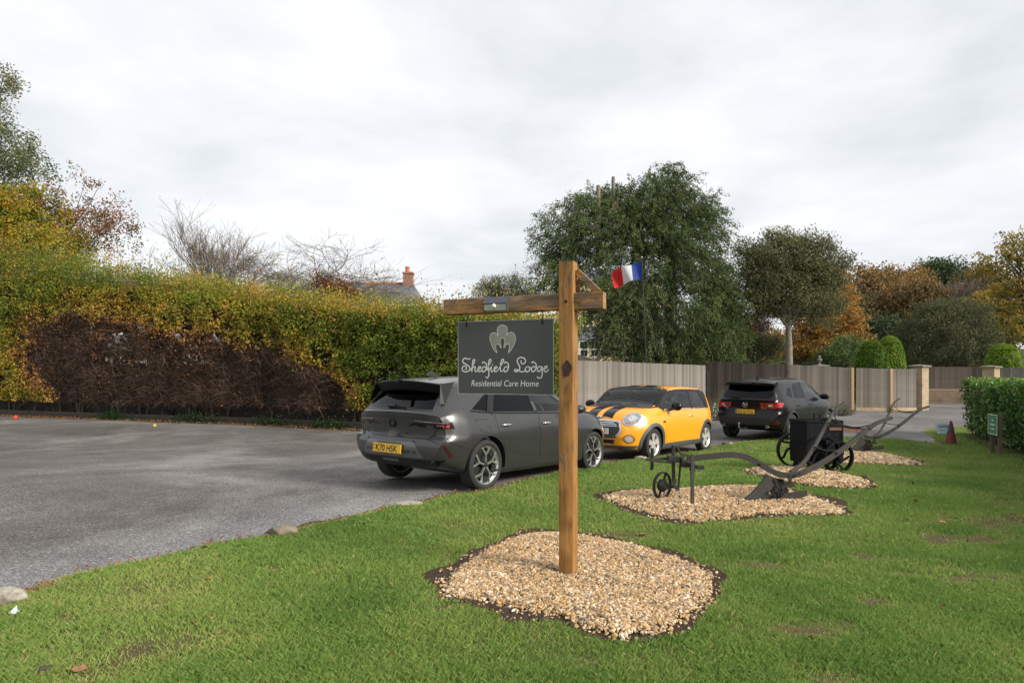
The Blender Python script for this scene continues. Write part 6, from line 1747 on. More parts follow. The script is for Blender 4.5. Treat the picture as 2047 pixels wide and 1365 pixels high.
bare_tree('bare_tree', 'low tangled bare tree just behind the hedge, left of the orchard tree', foot(520,31), 8.6, .15, 14, spread=.66, levels=5, up=.1, first=.34, kids=(5,6), gnarl=.34, group='bare trees behind the hedge', twig=.011, wide=1.7)
tree('red_shrub', 'dark red leafed shrub showing over the hedge beside the slate roof', foot(665,26), 3.6, .06, [B(670,580,26,34,24), B(640,560,26,26,18), B(700,590,26,26,14)], leafmat('crimson_leaves', [(0,(.07,.02,.015)),(.5,(.16,.04,.025)),(1,(.25,.10,.04))]), 80, 24, .22, .09, (.5,.2), seed=21, cat='shrub', shell=.2)

# ------------------------------------------------------------------ big conifer
M_conifer = leafmat('conifer_sprays', [(0,(.026,.042,.018)),(.3,(.056,.090,.028)),(.6,(.105,.150,.045)),(.85,(.165,.205,.066)),(1,(.24,.19,.085))], trans=.22)
def big_conifer():
    Y0 = 38; base = foot(1275, Y0); b = np.array(base)
    t_ = thing('conifer_tree', 'huge dark green conifer with broken topped trunks behind the fence', 'tree', base)
    rs = np.random.RandomState(33)
    bl = [B(1330,420,Y0,78,85), B(1370,480,Y0,85,110), B(1200,455,Y0,90,70), B(1130,470,Y0,65,70), B(1250,520,Y0,125,120), B(1120,545,Y0,56,60), B(1370,600,Y0,110,130), B(1260,640,Y0,120,90), B(1420,560,Y0,42,70), B(1340,370,Y0,42,42), B(1180,410,Y0,50,40), B(1440,660,Y0,50,60), B(1290,400,Y0,60,50), B(1250,430,Y0,60,55), B(1235,400,Y0,40,34), B(1270,470,Y0,80,70), B(1235,600,Y0,60,60), B(1400,430,Y0,42,50), B(1330,690,Y0,70,45), B(1400,680,Y0,70,50), B(1280,690,Y0,60,40), B(1450,610,Y0,38,60)]
    bl = [(x-b[0],y-b[1],z-b[2],rx,min(ry,3.0),rz) for x,y,z,rx,ry,rz in bl]
    C, P, idx, u = blob_points(bl, 6200, 1, .1, .25, 33)
    C = C[(C[:,1] < 1.2) | (rs.rand(len(C)) < .45)]; nC = len(C)
    ctr = np.array([0,0,C[:,2].mean()]); od = C - ctr; od /= np.linalg.norm(od,axis=1)[:,None]
    od = od*np.array([.8,.8,.35]) + rs.normal(size=(nC,3))*.35 + np.array([0,-.15,.12]); od /= np.linalg.norm(od,axis=1)[:,None]
    per = 40; Ls = rs.uniform(.55,1.25,nC); t = rs.rand(nC,per)
    P = C[:,None,:] + od[:,None,:]*(t*Ls[:,None])[:,:,None]; P[:,:,2] -= (t**2)*Ls[:,None]*rs.uniform(.3,.95,nC)[:,None]
    P += rs.normal(size=P.shape)*(.10 - .05*t)[:,:,None]; P[:,:,2] -= np.abs(rs.normal(size=t.shape))*.10
    dr = od[:,None,:]*np.ones((1,per,1)); dr = dr.copy(); dr[:,:,2] -= .35 + 1.3*t
    cl = rs.normal(size=nC)*.15; tint = (.40 + cl)[:,None] + rs.normal(size=t.shape)*.08 + .18*t
    P = P.reshape(-1,3); n = len(P)
    leaves('crown', P, .14*rs.uniform(.6,1.35,n), tint.ravel(), M_conifer, t_, aspect=.34, dirs=dr.reshape(-1,3), fold=.12)
    mb = MB()
    def trunk(px, top_py, r, y=Y0):
        a = np.array(at(px,700,y))-b; c = np.array(at(px,top_py,y))-b
        mb.tube([(a[0],a[1],0),tuple(a*.5+c*.5+np.array([.05,0,0])),tuple(c)], [r*1.3,r,r*.75], 9)
    def stub(px, top_py, r, y):
        a = np.array(at(px,470,y))-b; c = np.array(at(px,top_py,y))-b; mb.tube([tuple(a),tuple(c)], [r*1.1,r*.8], 9)
    stub(1196,371,.15,36.9); stub(1226,354,.13,37.1); trunk(1275,470,.5,38.4); trunk(1340,480,.35,38.6)
    a = np.array(at(1197,375,36.9))-b; c = np.array(at(1216,388,37.0))-b; mb.tube([tuple(a),tuple(c)], [.06,.05], 6)
    for k in rs.choice(len(C), 150, replace=False):
        px0 = rs.choice([1196,1240,1275,1330]); a = np.array(at(px0, 0, Y0))-b; a[2] = max(.5, C[k][2]-rs.uniform(.3,2.5))
        
        if abs(a[0]-C[k][0]) < 2.4 and C[k][2] < 10.5: limb(mb, (a[0],0,a[2]), C[k], .06, .012, 5, rs=rs, sag=.1)
    mb.build('trunk', M_bark_pale, t_, 60)
    # bare grey branchlets on the near face
    m = 420; k = rs.choice(len(C), m); A = C[k] + rs.normal(size=(m,3))*.2; A[:,1] -= .35
    M1 = A + np.c_[rs.normal(size=m)*.3, -np.abs(rs.normal(size=m))*.15, rs.uniform(-.2,.5,m)]; B2 = M1 + np.c_[rs.normal(size=m)*.3, rs.normal(size=m)*.15, -rs.uniform(.1,.7,m)]
    sticks('branchlets', np.vstack([A,M1]), np.vstack([M1,B2]), .014, .008, M_twig_grey, t_)
    # twiggy ivy-grown skirt low on the left
    bl2 = [B(1240,660,36.5,62,48), B(1222,690,36,34,30), B(1290,640,36.5,45,50)]
    bl2 = [(x-b[0],y-b[1],z-b[2],rx,ry*.6,rz) for x,y,z,rx,ry,rz in bl2]
    C2, P2, i2, _ = blob_points(bl2, 260, 26, .28, .3, 35)
    leaves('ivy_growth', P2, .12*rs.uniform(.6,1.2,len(P2)), .55+rs.normal(size=len(P2))*.2, leafmat('olive_ivy', [(0,(.02,.035,.01)),(.5,(.07,.095,.025)),(1,(.15,.15,.05))]), t_, aspect=.6)
    m = 330; k = rs.choice(len(C2), m); A = C2[k]; M1 = A + rs.normal(size=(m,3))*np.array([.35,.2,.3]); B2 = M1 + np.c_[rs.normal(size=m)*.3, rs.normal(size=m)*.2, -rs.uniform(.0,.5,m)]
    sticks('ivy_stems', np.vstack([A,M1]), np.vstack([M1,B2]), .016, .009, M_twig_grey, t_)
big_conifer()

# ------------------------------------------------------------------ trees and shrubs beyond the fences
M_olive = leafmat('olive_leaves', [(0,(0.058,0.069,0.029)),(.4,(0.128,0.139,0.058)),(.7,(0.199,0.204,0.094)),(1,(0.298,0.232,0.099))], trans=.25)
tree('olive_tree', 'grey-green rounded tree with a tall pale trunk behind the fence', foot(1577,38), 5.6, .30,
     [B(1560,530,38,85,62), B(1620,530,38,62,58), B(1520,560,38,52,68), B(1640,600,38,45,62), B(1575,592,38,76,46), B(1600,495,38,60,36), B(1655,550,38,36,36), B(1520,610,38,36,30), B(1688,525,38,22,20), B(1492,505,38,26,26), B(1555,478,38,30,18), B(1665,610,38,24,22)], M_olive, 1000, 44, .34, .15, (.5,.18), seed=41, shell=.3, bark=M_bark_pale, limbs=60, droop=.4, aspect=.45, limb_lo=.82)
M_oak_leaf = leafmat('russet_oak_leaves', [(0,(0.085,0.076,0.020)),(.35,(0.220,0.144,0.037)),(.65,(0.405,0.211,0.044)),(.9,(0.607,0.321,0.059)),(1,(0.371,0.151,0.051))], trans=.3)
M_brown_leaf = leafmat('brown_woods_leaves', [(0,(0.076,0.090,0.036)),(.35,(0.178,0.140,0.061)),(.65,(0.318,0.192,0.076)),(1,(0.510,0.280,0.090))], trans=.2)
M_dark_leaf = leafmat('evergreen_leaves', [(0,(0.021,0.038,0.017)),(.5,(0.046,0.076,0.027)),(1,(0.105,0.147,0.046))], trans=.15)
M_yellow_oak = leafmat('yellow_oak_leaves', [(0,(0.085,0.092,0.027)),(.4,(0.236,0.203,0.040)),(.7,(0.456,0.312,0.051)),(1,(0.641,0.371,0.059))], trans=.35)
M_shrub = leafmat('dull_green_shrub', [(0,(0.035,0.045,0.020)),(.5,(0.094,0.106,0.045)),(1,(0.210,0.210,0.084))], trans=.18)
M_fresh = leafmat('fresh_green_shrub', [(0,(0.039,0.078,0.023)),(.5,(0.117,0.195,0.058)),(1,(0.234,0.312,0.098))], trans=.25)
W = 'woodland trees beyond the fence'
tree('russet_oak', 'orange-brown oak with low spreading boughs behind the pale trunk', foot(1590,56), 4.5, .3, [B(1650,640,56,70,50), B(1660,600,56,45,40), B(1560,690,56,60,28), B(1690,690,56,48,30), B(1620,690,56,70,32), B(1660,560,56,30,30)], M_oak_leaf, 420, 34, .5, .26, (.55,.2), seed=51, limbs=40, group=W, flat=.5)
for k, (nm, lb, px, y, blobs, mat, nc, tint) in enumerate([
    ('brown_tree', 'russet-brown round crowned tree in the woods left of the dark evergreen', 1745, 82, [B(1745,590,82,58,55), B(1740,640,82,60,50), B(1725,560,82,36,30)], M_brown_leaf, 380, .55),
    ('brown_tree', 'coppery broad tree at the centre of the far woods', 1800, 86, [B(1800,570,86,58,38), B(1810,620,86,70,60), B(1770,560,86,34,26)], M_oak_leaf, 380, .35),
    ('brown_tree', 'greyish brown tree below the dark evergreen in the woods', 1850, 76, [B(1850,640,76,60,70), B(1830,590,76,50,40)], M_brown_leaf, 380, .45),
    ('brown_tree', 'olive brown tree at the right of the far woods', 1930, 80, [B(1930,620,80,60,70), B(1970,590,80,50,60)], M_brown_leaf, 360, .4),
    ('brown_tree', 'ochre tree behind the big round shrub at the right', 1985, 70, [B(1990,650,70,55,60), B(2030,620,70,50,70)], M_yellow_oak, 340, .35),
    ('holm_oak', 'dark evergreen tree topping the far woods', 1885, 95, [B(1860,560,95,40,40), B(1905,565,95,42,45), B(1885,548,95,40,30)], M_dark_leaf, 380, .5),
    ('holm_oak', 'small dark evergreen at the right of the far woods', 1968, 98, [B(1965,570,98,30,28), B(1990,580,98,24,30)], M_dark_leaf, 160, .5),
    ('brown_tree', 'darker brown tree filling the woods behind the olive tree', 1690, 78, [B(1690,640,78,60,70), B(1660,700,78,50,40), B(1500,690,78,60,40)], M_brown_leaf, 360, .3),
    ('dark_tree', 'dim dark tree behind the right side of the conifer', 1440, 62, [B(1430,640,62,60,60), B(1480,680,62,55,45), B(1400,690,62,60,40)], M_dark_leaf, 300, .5),
    ('dark_tree', 'dim evergreen mass low in the woods behind the topiary', 1760, 72, [B(1770,680,72,55,45), B(1720,700,72,50,35)], M_dark_leaf, 260, .4)]):
    b0 = foot(px, y); topz = max(q[2]+q[5] for q in blobs) - b0[2]
    tree(nm, lb, b0, topz*.7, .28, blobs, mat, nc, 30, .75, .34, (tint,.17), seed=60+k, limbs=26, group=W, shell=.35)
tree('yellow_oak', 'tall yellowing oak at the right edge of the picture', foot(2090,58), 9.0, .42,
     [B(1990,520,58,50,30), B(2050,500,58,60,45), B(2080,560,58,90,60), B(1990,600,58,50,30), B(2040,640,58,60,40), B(2030,575,58,50,26), B(1965,540,58,26,18), B(2120,480,58,80,80)], M_yellow_oak, 420, 26, .42, .24, (.5,.2), seed=80, shell=.3, limbs=64, flat=.5)
bare_tree('bare_tree', 'pale leafless tree in front of the dark evergreen in the woods', foot(1905,74), 13.0, .2, 23, spread=.4, levels=4, up=.4, first=.5, kids=(4,6), gnarl=.2, group=W, twig=.014)
tree('round_shrub', 'large rounded dull green shrub behind the gate piers', foot(1890,47), 2.2, .16, [B(1890,670,47,92,72), B(1840,690,47,50,55), B(1945,690,47,48,60), B(1900,640,47,60,40)], M_shrub, 900, 44, .34, .12, (.48,.16), seed=91, cat='shrub', shell=.62, limbs=40)
tree('green_shrub', 'feathery fresh green shrub behind the fence left of the topiary', foot(1685,40), 1.3, .06, [B(1690,700,40,36,30), B(1655,712,40,26,18)], M_fresh, 150, 40, .2, .10, (.45,.18), seed=92, cat='shrub', shell=.4)
tree('green_shrub', 'dark green shrub at the foot of the conifer right side', foot(1510,41), 1.5, .06, [B(1500,690,41,38,28), B(1540,690,41,28,24), B(1465,700,41,34,24)], M_shrub, 260, 40, .25, .11, (.62,.18), seed=93, cat='shrub', shell=.4)
tree('purple_shrub', 'purplish twiggy shrub between the conifer and the olive tree', foot(1490,43), 2.4, .08, [B(1490,660,43,36,26), B(1515,645,43,28,20)], leafmat('purple_leaves', [(0,(.045,.03,.02)),(.5,(.10,.055,.04)),(1,(.19,.11,.045))]), 130, 34, .28, .10, (.5,.2), seed=94, cat='shrub', shell=.3)
tree('amber_shrub', 'amber leafed shrub low behind the fence near the pale trunk', foot(1495,42), 1.6, .06, [B(1500,680,42,24,22), B(1555,690,42,26,16)], M_oak_leaf, 90, 34, .22, .10, (.55,.2), seed=95, cat='shrub', shell=.3)
tree('willow_bush', 'round grey-green willow bush showing above the hedge', foot(1010,44), 5.0, .14, [B(1010,580,44,62,36), B(1030,600,44,60,40), B(975,590,44,34,26)], leafmat('willow_leaves', [(0,(0.063,0.077,0.025)),(.5,(0.140,0.161,0.056)),(1,(0.238,0.238,0.091))]), 520, 30, .28, .12, (.5,.16), seed=96, cat='shrub', shell=.5, droop=-1.2, aspect=.28, limbs=60)
M_yew = leafmat('yew_sprigs', [(0,(0.025,0.062,0.013)),(.4,(0.094,0.177,0.021)),(.75,(0.250,0.374,0.038)),(1,(0.416,0.520,0.062))], trans=.2)
def topiary(label, px, py_top, py_bot, y, half, seed, tint):
    b0 = foot(px, y); top = at(px, py_top, y).z - b0[2]; r = half*y/FPX; rs = np.random.RandomState(seed)
    t = thing('topiary_yew', label, 'topiary', b0, 0, 'clipped yew domes')
    n = 16000; z = rs.rand(n); a = rs.rand(n)*2*np.pi
    prof = np.interp(z, [0,.15,.45,.75,.9,.97,1], [.85,.95,1.0,.86,.62,.36,.0])
    rr = r*prof*(1 + (fbm(a*1.2, z*2, .35, seed)-.5)*.16)*(1 - .14*rs.rand(n)**2)
    P = np.c_[rr*np.cos(a), rr*np.sin(a), z*top]
    cap = rs.rand(n) < .18; q = np.sqrt(rs.rand(n)); P[cap] = np.c_[q*r*.66*np.cos(a), q*r*.66*np.sin(a), top*(.985-.09*q**2)][cap]
    leaves('foliage', P, .10*rs.uniform(.7,1.3,n), tint + (fbm(a*2, z*4, .3, seed+3)-.5)*.5 + rs.normal(size=n)*.12, M_yew, t, aspect=.5, outward=np.c_[np.cos(a),np.sin(a),np.full(n,.4)]*.8)
    mb = MB(); mb.lathe([(r*.7,0),(r*.84,top*.45),(r*.70,top*.75),(r*.4,top*.92),(0,top*.95)], 16); mb.build('stems', pm('yew_heart', (.015,.018,.008), .95), t)
topiary('clipped yew dome behind the fence, nearer of the pair', 1743, 680, 760, 33.5, 32, 5, .42)
topiary('taller brighter clipped yew dome just behind its twin', 1778, 671, 760, 36, 30, 6, .60)
topiary('clipped yew dome right of the gate piers', 2005, 686, 760, 38, 33, 7, .62)

# shrubs at the fence foot
def mound(label, px, py, y, rx, rz, mat, tint, seed, n=2600, size=.05, name='low_shrub', flowers=0):
    x = (px-CX)/FPX*y; b0 = (x, y, gz(y)); t = thing(name, label, 'shrub', b0, 0, 'low shrubs along the fence'); rs = np.random.RandomState(seed)
    u = rs.normal(size=(n,3)); u /= np.linalg.norm(u,axis=1)[:,None]; u[:,2] = np.abs(u[:,2]); q = rs.uniform(.5,1.05,n)[:,None]*(1+(fbm(u[:,0]*3,u[:,1]*3+u[:,2]*3,.6,seed)-.5)*.5)[:,None]
    P = u*q*np.array([rx,rx*.7,rz]) + np.array([0,0,.02])
    leaves('foliage', P, size*rs.uniform(.6,1.3,n), tint+rs.normal(size=n)*.18, mat, t, aspect=.3, dirs=u)
    m = 60; k = rs.choice(n,m); sticks('stems', P[k]*0.05, P[k]*.95, .008, .004, M_bark, t)
    if flowers:
        k = rs.choice(n, flowers); leaves('flowers', P[k]*1.05+np.array([0,0,.03]), .05, .5, pm('white_flower', (.65,.65,.50), .7), t, aspect=.9)
M_lav = leafmat('lavender', [(0,(.04,.05,.03)),(.5,(.11,.125,.085)),(1,(.20,.20,.14))])
mound('grey-green bush at the end of the near fence', 1447, 808, 28.5, .75, 1.0, M_shrub, .62, 1)
mound('pale flowering bush between the orange and the black car', 1437, 836, 24.0, .62, .62, M_lav, .62, 2, flowers=160)
mound('silvery lavender bush behind the orange car', 1420, 826, 25.5, .5, .7, M_lav, .5, 3)
mound('rounded grey-green lavender by the fence beyond the black car', 1682, 825, 26.5, .52, .52, M_lav, .42, 4)
mound('small tawny tuft in the brick wall corner by the fence', 1779, 818, 28.5, .18, .45, M_brown_leaf, .6, 5, n=500)
# ------------------------------------------------------------------ fences, piers, walls, houses
def mat_boards(name, cols, grain=(30,30,1.2)):
    m, nt, b = _nodes(name)
    oi = nt.nodes.new('ShaderNodeObjectInfo')
    n = noise_node(nt, 1.0, 6, .7, .3, stretch=grain)
    n2 = noise_node(nt, 5.0, 7, .7)
    c = ramp_node(nt, n.outputs[0], [(.25, cols[0]), (.5, cols[1]), (.75, cols[2])]).outputs[0]
    v = ramp_node(nt, oi.outputs['Random'], [(0,(.68,.66,.63)), (.35,(.95,.93,.9)), (.7,(1.06,1.05,1.04)), (1,(1.22,1.22,1.22))]).outputs[0]
    c = mixc(nt, 1.0, c, v, 'MULTIPLY')
    st = ramp_node(nt, n2.outputs[0], [(.52,(0,0,0)), (.72,(1,1,1))]).outputs[0]
    c = mixc(nt, st, c, tuple(x*.62 for x in cols[1]))
    nt.links.new(c, b.inputs['Base Color']); b.inputs['Roughness'].default_value = .85; b.inputs['Specular IOR Level'].default_value = .2
    bump(nt, b, n.outputs[0], .3, .004)
    return m
M_silver = mat_boards('silvered_boards', [(.11,.098,.086),(.20,.182,.162),(.30,.28,.255)])
M_brownb = mat_boards('brown_boards', [(.07,.056,.045),(.14,.116,.092),(.215,.187,.153)])
M_tanb = mat_boards('tan_boards', [(.14,.12,.10),(.24,.21,.178),(.335,.30,.26)])
M_newpost = pm('new_timber', (.50,.34,.17), .8, var=.2, scale=8, stretch=(6,6,1))
M_gravelboard = pm('gravel_board', (.40,.30,.19), .85, var=.25, scale=6)
M_darkpost = pm('dark_post', (.022,.019,.016), .85)  # near-black colour holds the shade of the gap between the fences
def fence(label, A, B_, zt0, zt1, w, mat, posts=(), gravel=None, seed=0, zb=0.0, gap=.004, postmat=None, grp='wooden board fences'):
    """Upright boards, each its own, overlapping like feather-edge, on rails and posts."""
    A, B_ = np.array(A,float), np.array(B_,float); L = np.linalg.norm(B_-A); ang = math.atan2(*(B_-A)[::-1])
    t = thing('board_fence', label, 'fence', (A[0],A[1],0), ang, grp); rs = np.random.RandomState(seed)
    n = int(L/w); me = None; d = (B_-A)/L
    x = 0.0
    mb = MB()
    vs = [(0,-.010,0),(w*.985,-.024,0),(w*.985,-.004,0),(0,.003,0),(0,-.010,1),(w*.985,-.024,1),(w*.985,-.004,1),(0,.003,1)]
    mb.add(vs, [(3,2,1,0),(4,5,6,7),(0,1,5,4),(1,2,6,5),(2,3,7,6),(3,0,4,7)])
    for i in range(n):
        y = A[1] + d[1]*(i+.5)*w; g = gz(y) + zb
        top = zt0 + (zt1-zt0)*(i+.5)/n + rs.uniform(-.008,.008)
        if me is None: o = mb.build('board', mat, t); me = o.data
        else: o = link('board', me, t)
        o.location = (i*w, rs.uniform(-.004,.004), g + (gravel or .02)); o.scale = (1, 1, top - g - (gravel or .02))
        o.rotation_euler = (0, rs.normal()*.003, 0)
    for z in (.35, .5, .85):
        mb = MB(); g0, g1 = gz(A[1])+zb, gz(B_[1])+zb
        mb.bar((0,.035,g0+(zt0-g0)*z),(L,.035,g1+(zt1-g1)*z),.06,.08); mb.build('rail', mat, t)
    if gravel:
        mb = MB(); mb.bar((0,-.005,gz(A[1])+gravel/2),(L,-.005,gz(B_[1])+gravel/2),.03,gravel); mb.build('gravel_board', M_gravelboard, t)
    for s in posts:
        mb = MB(); y = A[1]+d[1]*s*L; g = gz(y)+zb; zt = zt0+(zt1-zt0)*s+.01
        mb.box((s*L,-.055,(g+zt)/2),(.11,.06,zt-g)); mb.build('fence_post', postmat or M_newpost, t)
    return t
def gp(px, y): return ((px-CX)/FPX*y, y)
fence('silvered board fence directly behind the orange car', gp(1100,25.0), gp(1411,31.0), 2.16, 2.0, .115, M_silver, seed=1)
mb = MB(); xx, yy = gp(1415,31.2); ptt = thing('gap_post', 'near-black post standing for the shaded gap at the end of the near fence', 'post', (xx,yy,0))
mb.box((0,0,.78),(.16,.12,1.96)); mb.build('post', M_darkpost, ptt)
fence('brown weathered board fence behind the black car', gp(1418,35.0), gp(1576,31.2), 2.24, 2.06, .14, M_brownb, seed=2)
fence('dim brown board fence climbing away below the conifer', gp(1290,39.0), gp(1470,36.0), 2.62, 2.25, .14, M_brownb, seed=3)
fence('tan board fence between the black car and the pale new post', gp(1576,31.2), gp(1706,30.4), 2.05, 1.87, .108, M_tanb, seed=4, posts=(.985,), gravel=.14)
fence('close boarded fence panel between the new post and the brick pier', gp(1711,30.3), gp(1782,30.0), 1.87, 1.82, .10, M_tanb, seed=5, posts=(.99,), gravel=.16)
fence('narrow slatted fence panel butting against the brick pier', gp(1784,30.0), gp(1832,30.2), 1.82, 1.81, .055, M_silver, seed=6, gravel=.16)
fence('dark plank fence set on a low brick wall beyond the gateway', gp(1846,38.5), gp(1985,38.0), 2.02, 2.0, .13, mat_boards('shaded_brown_boards', [(.05,.04,.032),(.10,.082,.066),(.15,.13,.108)]), seed=7, zb=.78)  # board colours darkened to carry the shade of trees on the right
fence('pale fence panel right of the far brick pier', gp(2000,31), gp(2075,30), 1.86, 1.9, .12, M_silver, seed=8)
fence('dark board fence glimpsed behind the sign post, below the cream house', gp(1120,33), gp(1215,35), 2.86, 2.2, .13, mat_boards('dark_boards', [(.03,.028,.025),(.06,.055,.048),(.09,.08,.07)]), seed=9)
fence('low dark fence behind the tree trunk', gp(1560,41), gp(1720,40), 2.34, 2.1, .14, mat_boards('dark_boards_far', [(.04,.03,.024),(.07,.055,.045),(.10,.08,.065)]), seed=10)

def mat_brick(name, col, mortar, scale=1.0, dirt=(.05,.04,.03)):
    m, nt, b = _nodes(name)
    tc = nt.nodes.new('ShaderNodeTexCoord'); sx = nt.nodes.new('ShaderNodeSeparateXYZ'); nt.links.new(tc.outputs['Object'], sx.inputs[0])
    ad = nt.nodes.new('ShaderNodeMath'); ad.operation = 'ADD'; nt.links.new(sx.outputs[0], ad.inputs[0]); nt.links.new(sx.outputs[1], ad.inputs[1])
    cb = nt.nodes.new('ShaderNodeCombineXYZ'); nt.links.new(ad.outputs[0], cb.inputs[0]); nt.links.new(sx.outputs[2], cb.inputs[1])
    br = nt.nodes.new('ShaderNodeTexBrick'); br.inputs['Scale'].default_value = scale; br.inputs['Brick Width'].default_value = .225; br.inputs['Row Height'].default_value = .075
    br.inputs['Mortar Size'].default_value = .010; br.inputs['Color1'].default_value = (*col,1); br.inputs['Color2'].default_value = (*[c*.72 for c in col],1); br.inputs['Mortar'].default_value = (*mortar,1)
    nt.links.new(cb.outputs[0], br.inputs['Vector'])
    n = noise_node(nt, 1.7, 5, .65); f = ramp_node(nt, n.outputs[0], [(.5,(0,0,0)),(.75,(.7,.7,.7))]).outputs[0]
    nt.links.new(mixc(nt, f, br.outputs[0], dirt), b.inputs['Base Color']); b.inputs['Roughness'].default_value = .9
    bump(nt, b, br.outputs['Fac'], -.4, .01)
    return m
M_buff = mat_brick('buff_brick', (.44,.32,.19), (.34,.29,.22))
M_buff_dirty_shaded = mat_brick('dirty_shaded_buff_brick', (.21,.14,.085), (.15,.125,.10))  # dirty brick, with tree shade also darkened into its colour
M_stone = pm('cast_stone', (.19,.18,.155), .9, var=.3, scale=9, bmp=.3)
def pier(label, px, y, zt, w, rz, urn=False):
    x, yy = gp(px, y); g = gz(y); t = thing('brick_pier', label, 'pier', (x,yy,g), rz, 'brick gate piers')
    mb = MB(); mb.box((0,0,(zt-g-.10)/2),(w,w,zt-g-.10)); mb.build('shaft', M_buff, t)
    mb = MB(); h = zt-g
    mb.add([(-w*.66,-w*.66,h-.10),(w*.66,-w*.66,h-.10),(w*.66,w*.66,h-.10),(-w*.66,w*.66,h-.10),(-w*.66,-w*.66,h-.035),(w*.66,-w*.66,h-.035),(w*.66,w*.66,h-.035),(-w*.66,w*.66,h-.035),(0,0,h+.02)],
           [(3,2,1,0),(0,1,5,4),(1,2,6,5),(2,3,7,6),(3,0,4,7),(4,5,8),(5,6,8),(6,7,8),(7,4,8)]); mb.build('coping', M_stone, t)
    return t
pier('buff brick gate pier at the end of the boarded fence', 1838, 30.6, 2.02, .56, math.radians(28))
pier('far buff brick gate pier half hidden by the laurel hedge', 1981, 32.5, 2.00, .56, math.radians(28))
pier('low dark brick pier behind the fence carrying a stone urn', 1638, 37.5, 2.14, .62, math.radians(10))
x, y = gp(1638, 37.5); ur = thing('stone_urn', 'small grey stone urn on the pier behind the fence', 'urn', (x,y,2.15))
mb = MB(); mb.lathe([(.10,0),(.10,.03),(.05,.06),(.04,.11),(.10,.17),(.155,.26),(.16,.31),(.13,.34),(.04,.37)], 18); mb.build('vase', M_stone, ur, 40)
mb = MB(); mb.lathe([(.04,.37),(.085,.40),(.09,.45),(.05,.51),(.015,.54),(0,.55)], 14); mb.build('finial', M_stone, ur, 40)
a, b_ = gp(1846,38.5), gp(1992,38.0)
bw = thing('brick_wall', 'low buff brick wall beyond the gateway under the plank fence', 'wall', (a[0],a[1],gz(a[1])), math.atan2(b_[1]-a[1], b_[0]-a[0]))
mb = MB(); Lw = math.hypot(b_[0]-a[0], b_[1]-a[1]); mb.box((Lw/2,-.12,.37),(Lw,.22,.74)); mb.build('brickwork', M_buff_dirty_shaded, bw)
me = None
for i in range(int(Lw/.085)):
    if me is None:
        mb = MB(); mb.box((0,0,0),(.068,.24,.11)); o = mb.build('brick', M_buff, bw); me = o.data
    else: o = link('brick', me, bw)
    o.location = (.04+i*.085, -.12, .80)

# flagpole and flag
fx, fy = gp(1294, 33.0)
fp = thing('flagpole', 'thin black flagpole rising behind the near fence', 'flagpole', (fx,fy,gz(33.0)))
tp = at(1283, 516, 33.0) - Vector((fx,fy,gz(33.0)))
mb = MB(); mb.tube([(0,0,0),tuple(tp*.5+Vector((.03,0,0))),tuple(tp)], [.045,.035,.024], 10); mb.build('pole', pm('black_pole', (.012,.012,.013), .4), fp, 40)
mb = MB(); mb.lathe([(0,-.045),(.035,-.03),(.045,0),(.035,.03),(0,.045)], 14, 'Z', tuple(tp+Vector((0,0,.045)))); mb.build('ball_finial', pm('finial', (.6,.58,.5), .4), fp, 40)
fl = thing('flag', 'blue, white and red tricolour flag flying from the black flagpole', 'flag', (fx,fy,gz(33.0)))
def flag_pt(u, v):
    """u along the fly from the hoist, v down the hoist."""
    y = 33.0; px = 1282 - 60*u + 2.0*v*(1-u) - 0*v + 6*v*u; py = 521 + 36*v*(1+.02*u) + 20*u - 9*u*v*0 + 2.2*math.sin(u*7+v*2)
    py += -6*v*u + 4*u*u
    p = at(px, py, y + .22*math.sin(u*8.5 + v*1.6)*(.25+u) + .15*u)
    return tuple(p - Vector((fx,fy,gz(33.0))))
for k, (nm, colr) in enumerate((('blue_band',(.01,.045,.33)),('white_band',(.75,.75,.76)),('red_band',(.62,.012,.018)))):
    mb = MB(); nu, nv = 9, 12; vs = []; fs = []
    for i in range(nu+1):
        for j in range(nv+1): vs.append(flag_pt((k+i/nu)/3, j/nv))
    for i in range(nu):
        for j in range(nv): a0 = i*(nv+1)+j; fs.append((a0,a0+nv+1,a0+nv+2,a0+1))
    m, nt, bs = _nodes('flag_'+nm); bs.inputs['Base Color'].default_value = (*colr,1); bs.inputs['Roughness'].default_value = .7
    n = noise_node(nt, 6, 4); nt.links.new(ramp_node(nt, n.outputs[0], [(.3,tuple(c*.85 for c in colr)),(.7,colr)]).outputs[0], bs.inputs['Base Color'])
    tl = nt.nodes.new('ShaderNodeBsdfTranslucent'); tl.inputs[0].default_value = (*colr,1); mx = nt.nodes.new('ShaderNodeMixShader'); mx.inputs[0].default_value = .35
    nt.links.new(bs.outputs[0], mx.inputs[1]); nt.links.new(tl.outputs[0], mx.inputs[2]); nt.links.new(mx.outputs[0], nt.nodes['Material Output'].inputs[0])
    mb.add(vs, fs); mb.build(nm, m, fl, 60, fix=False)

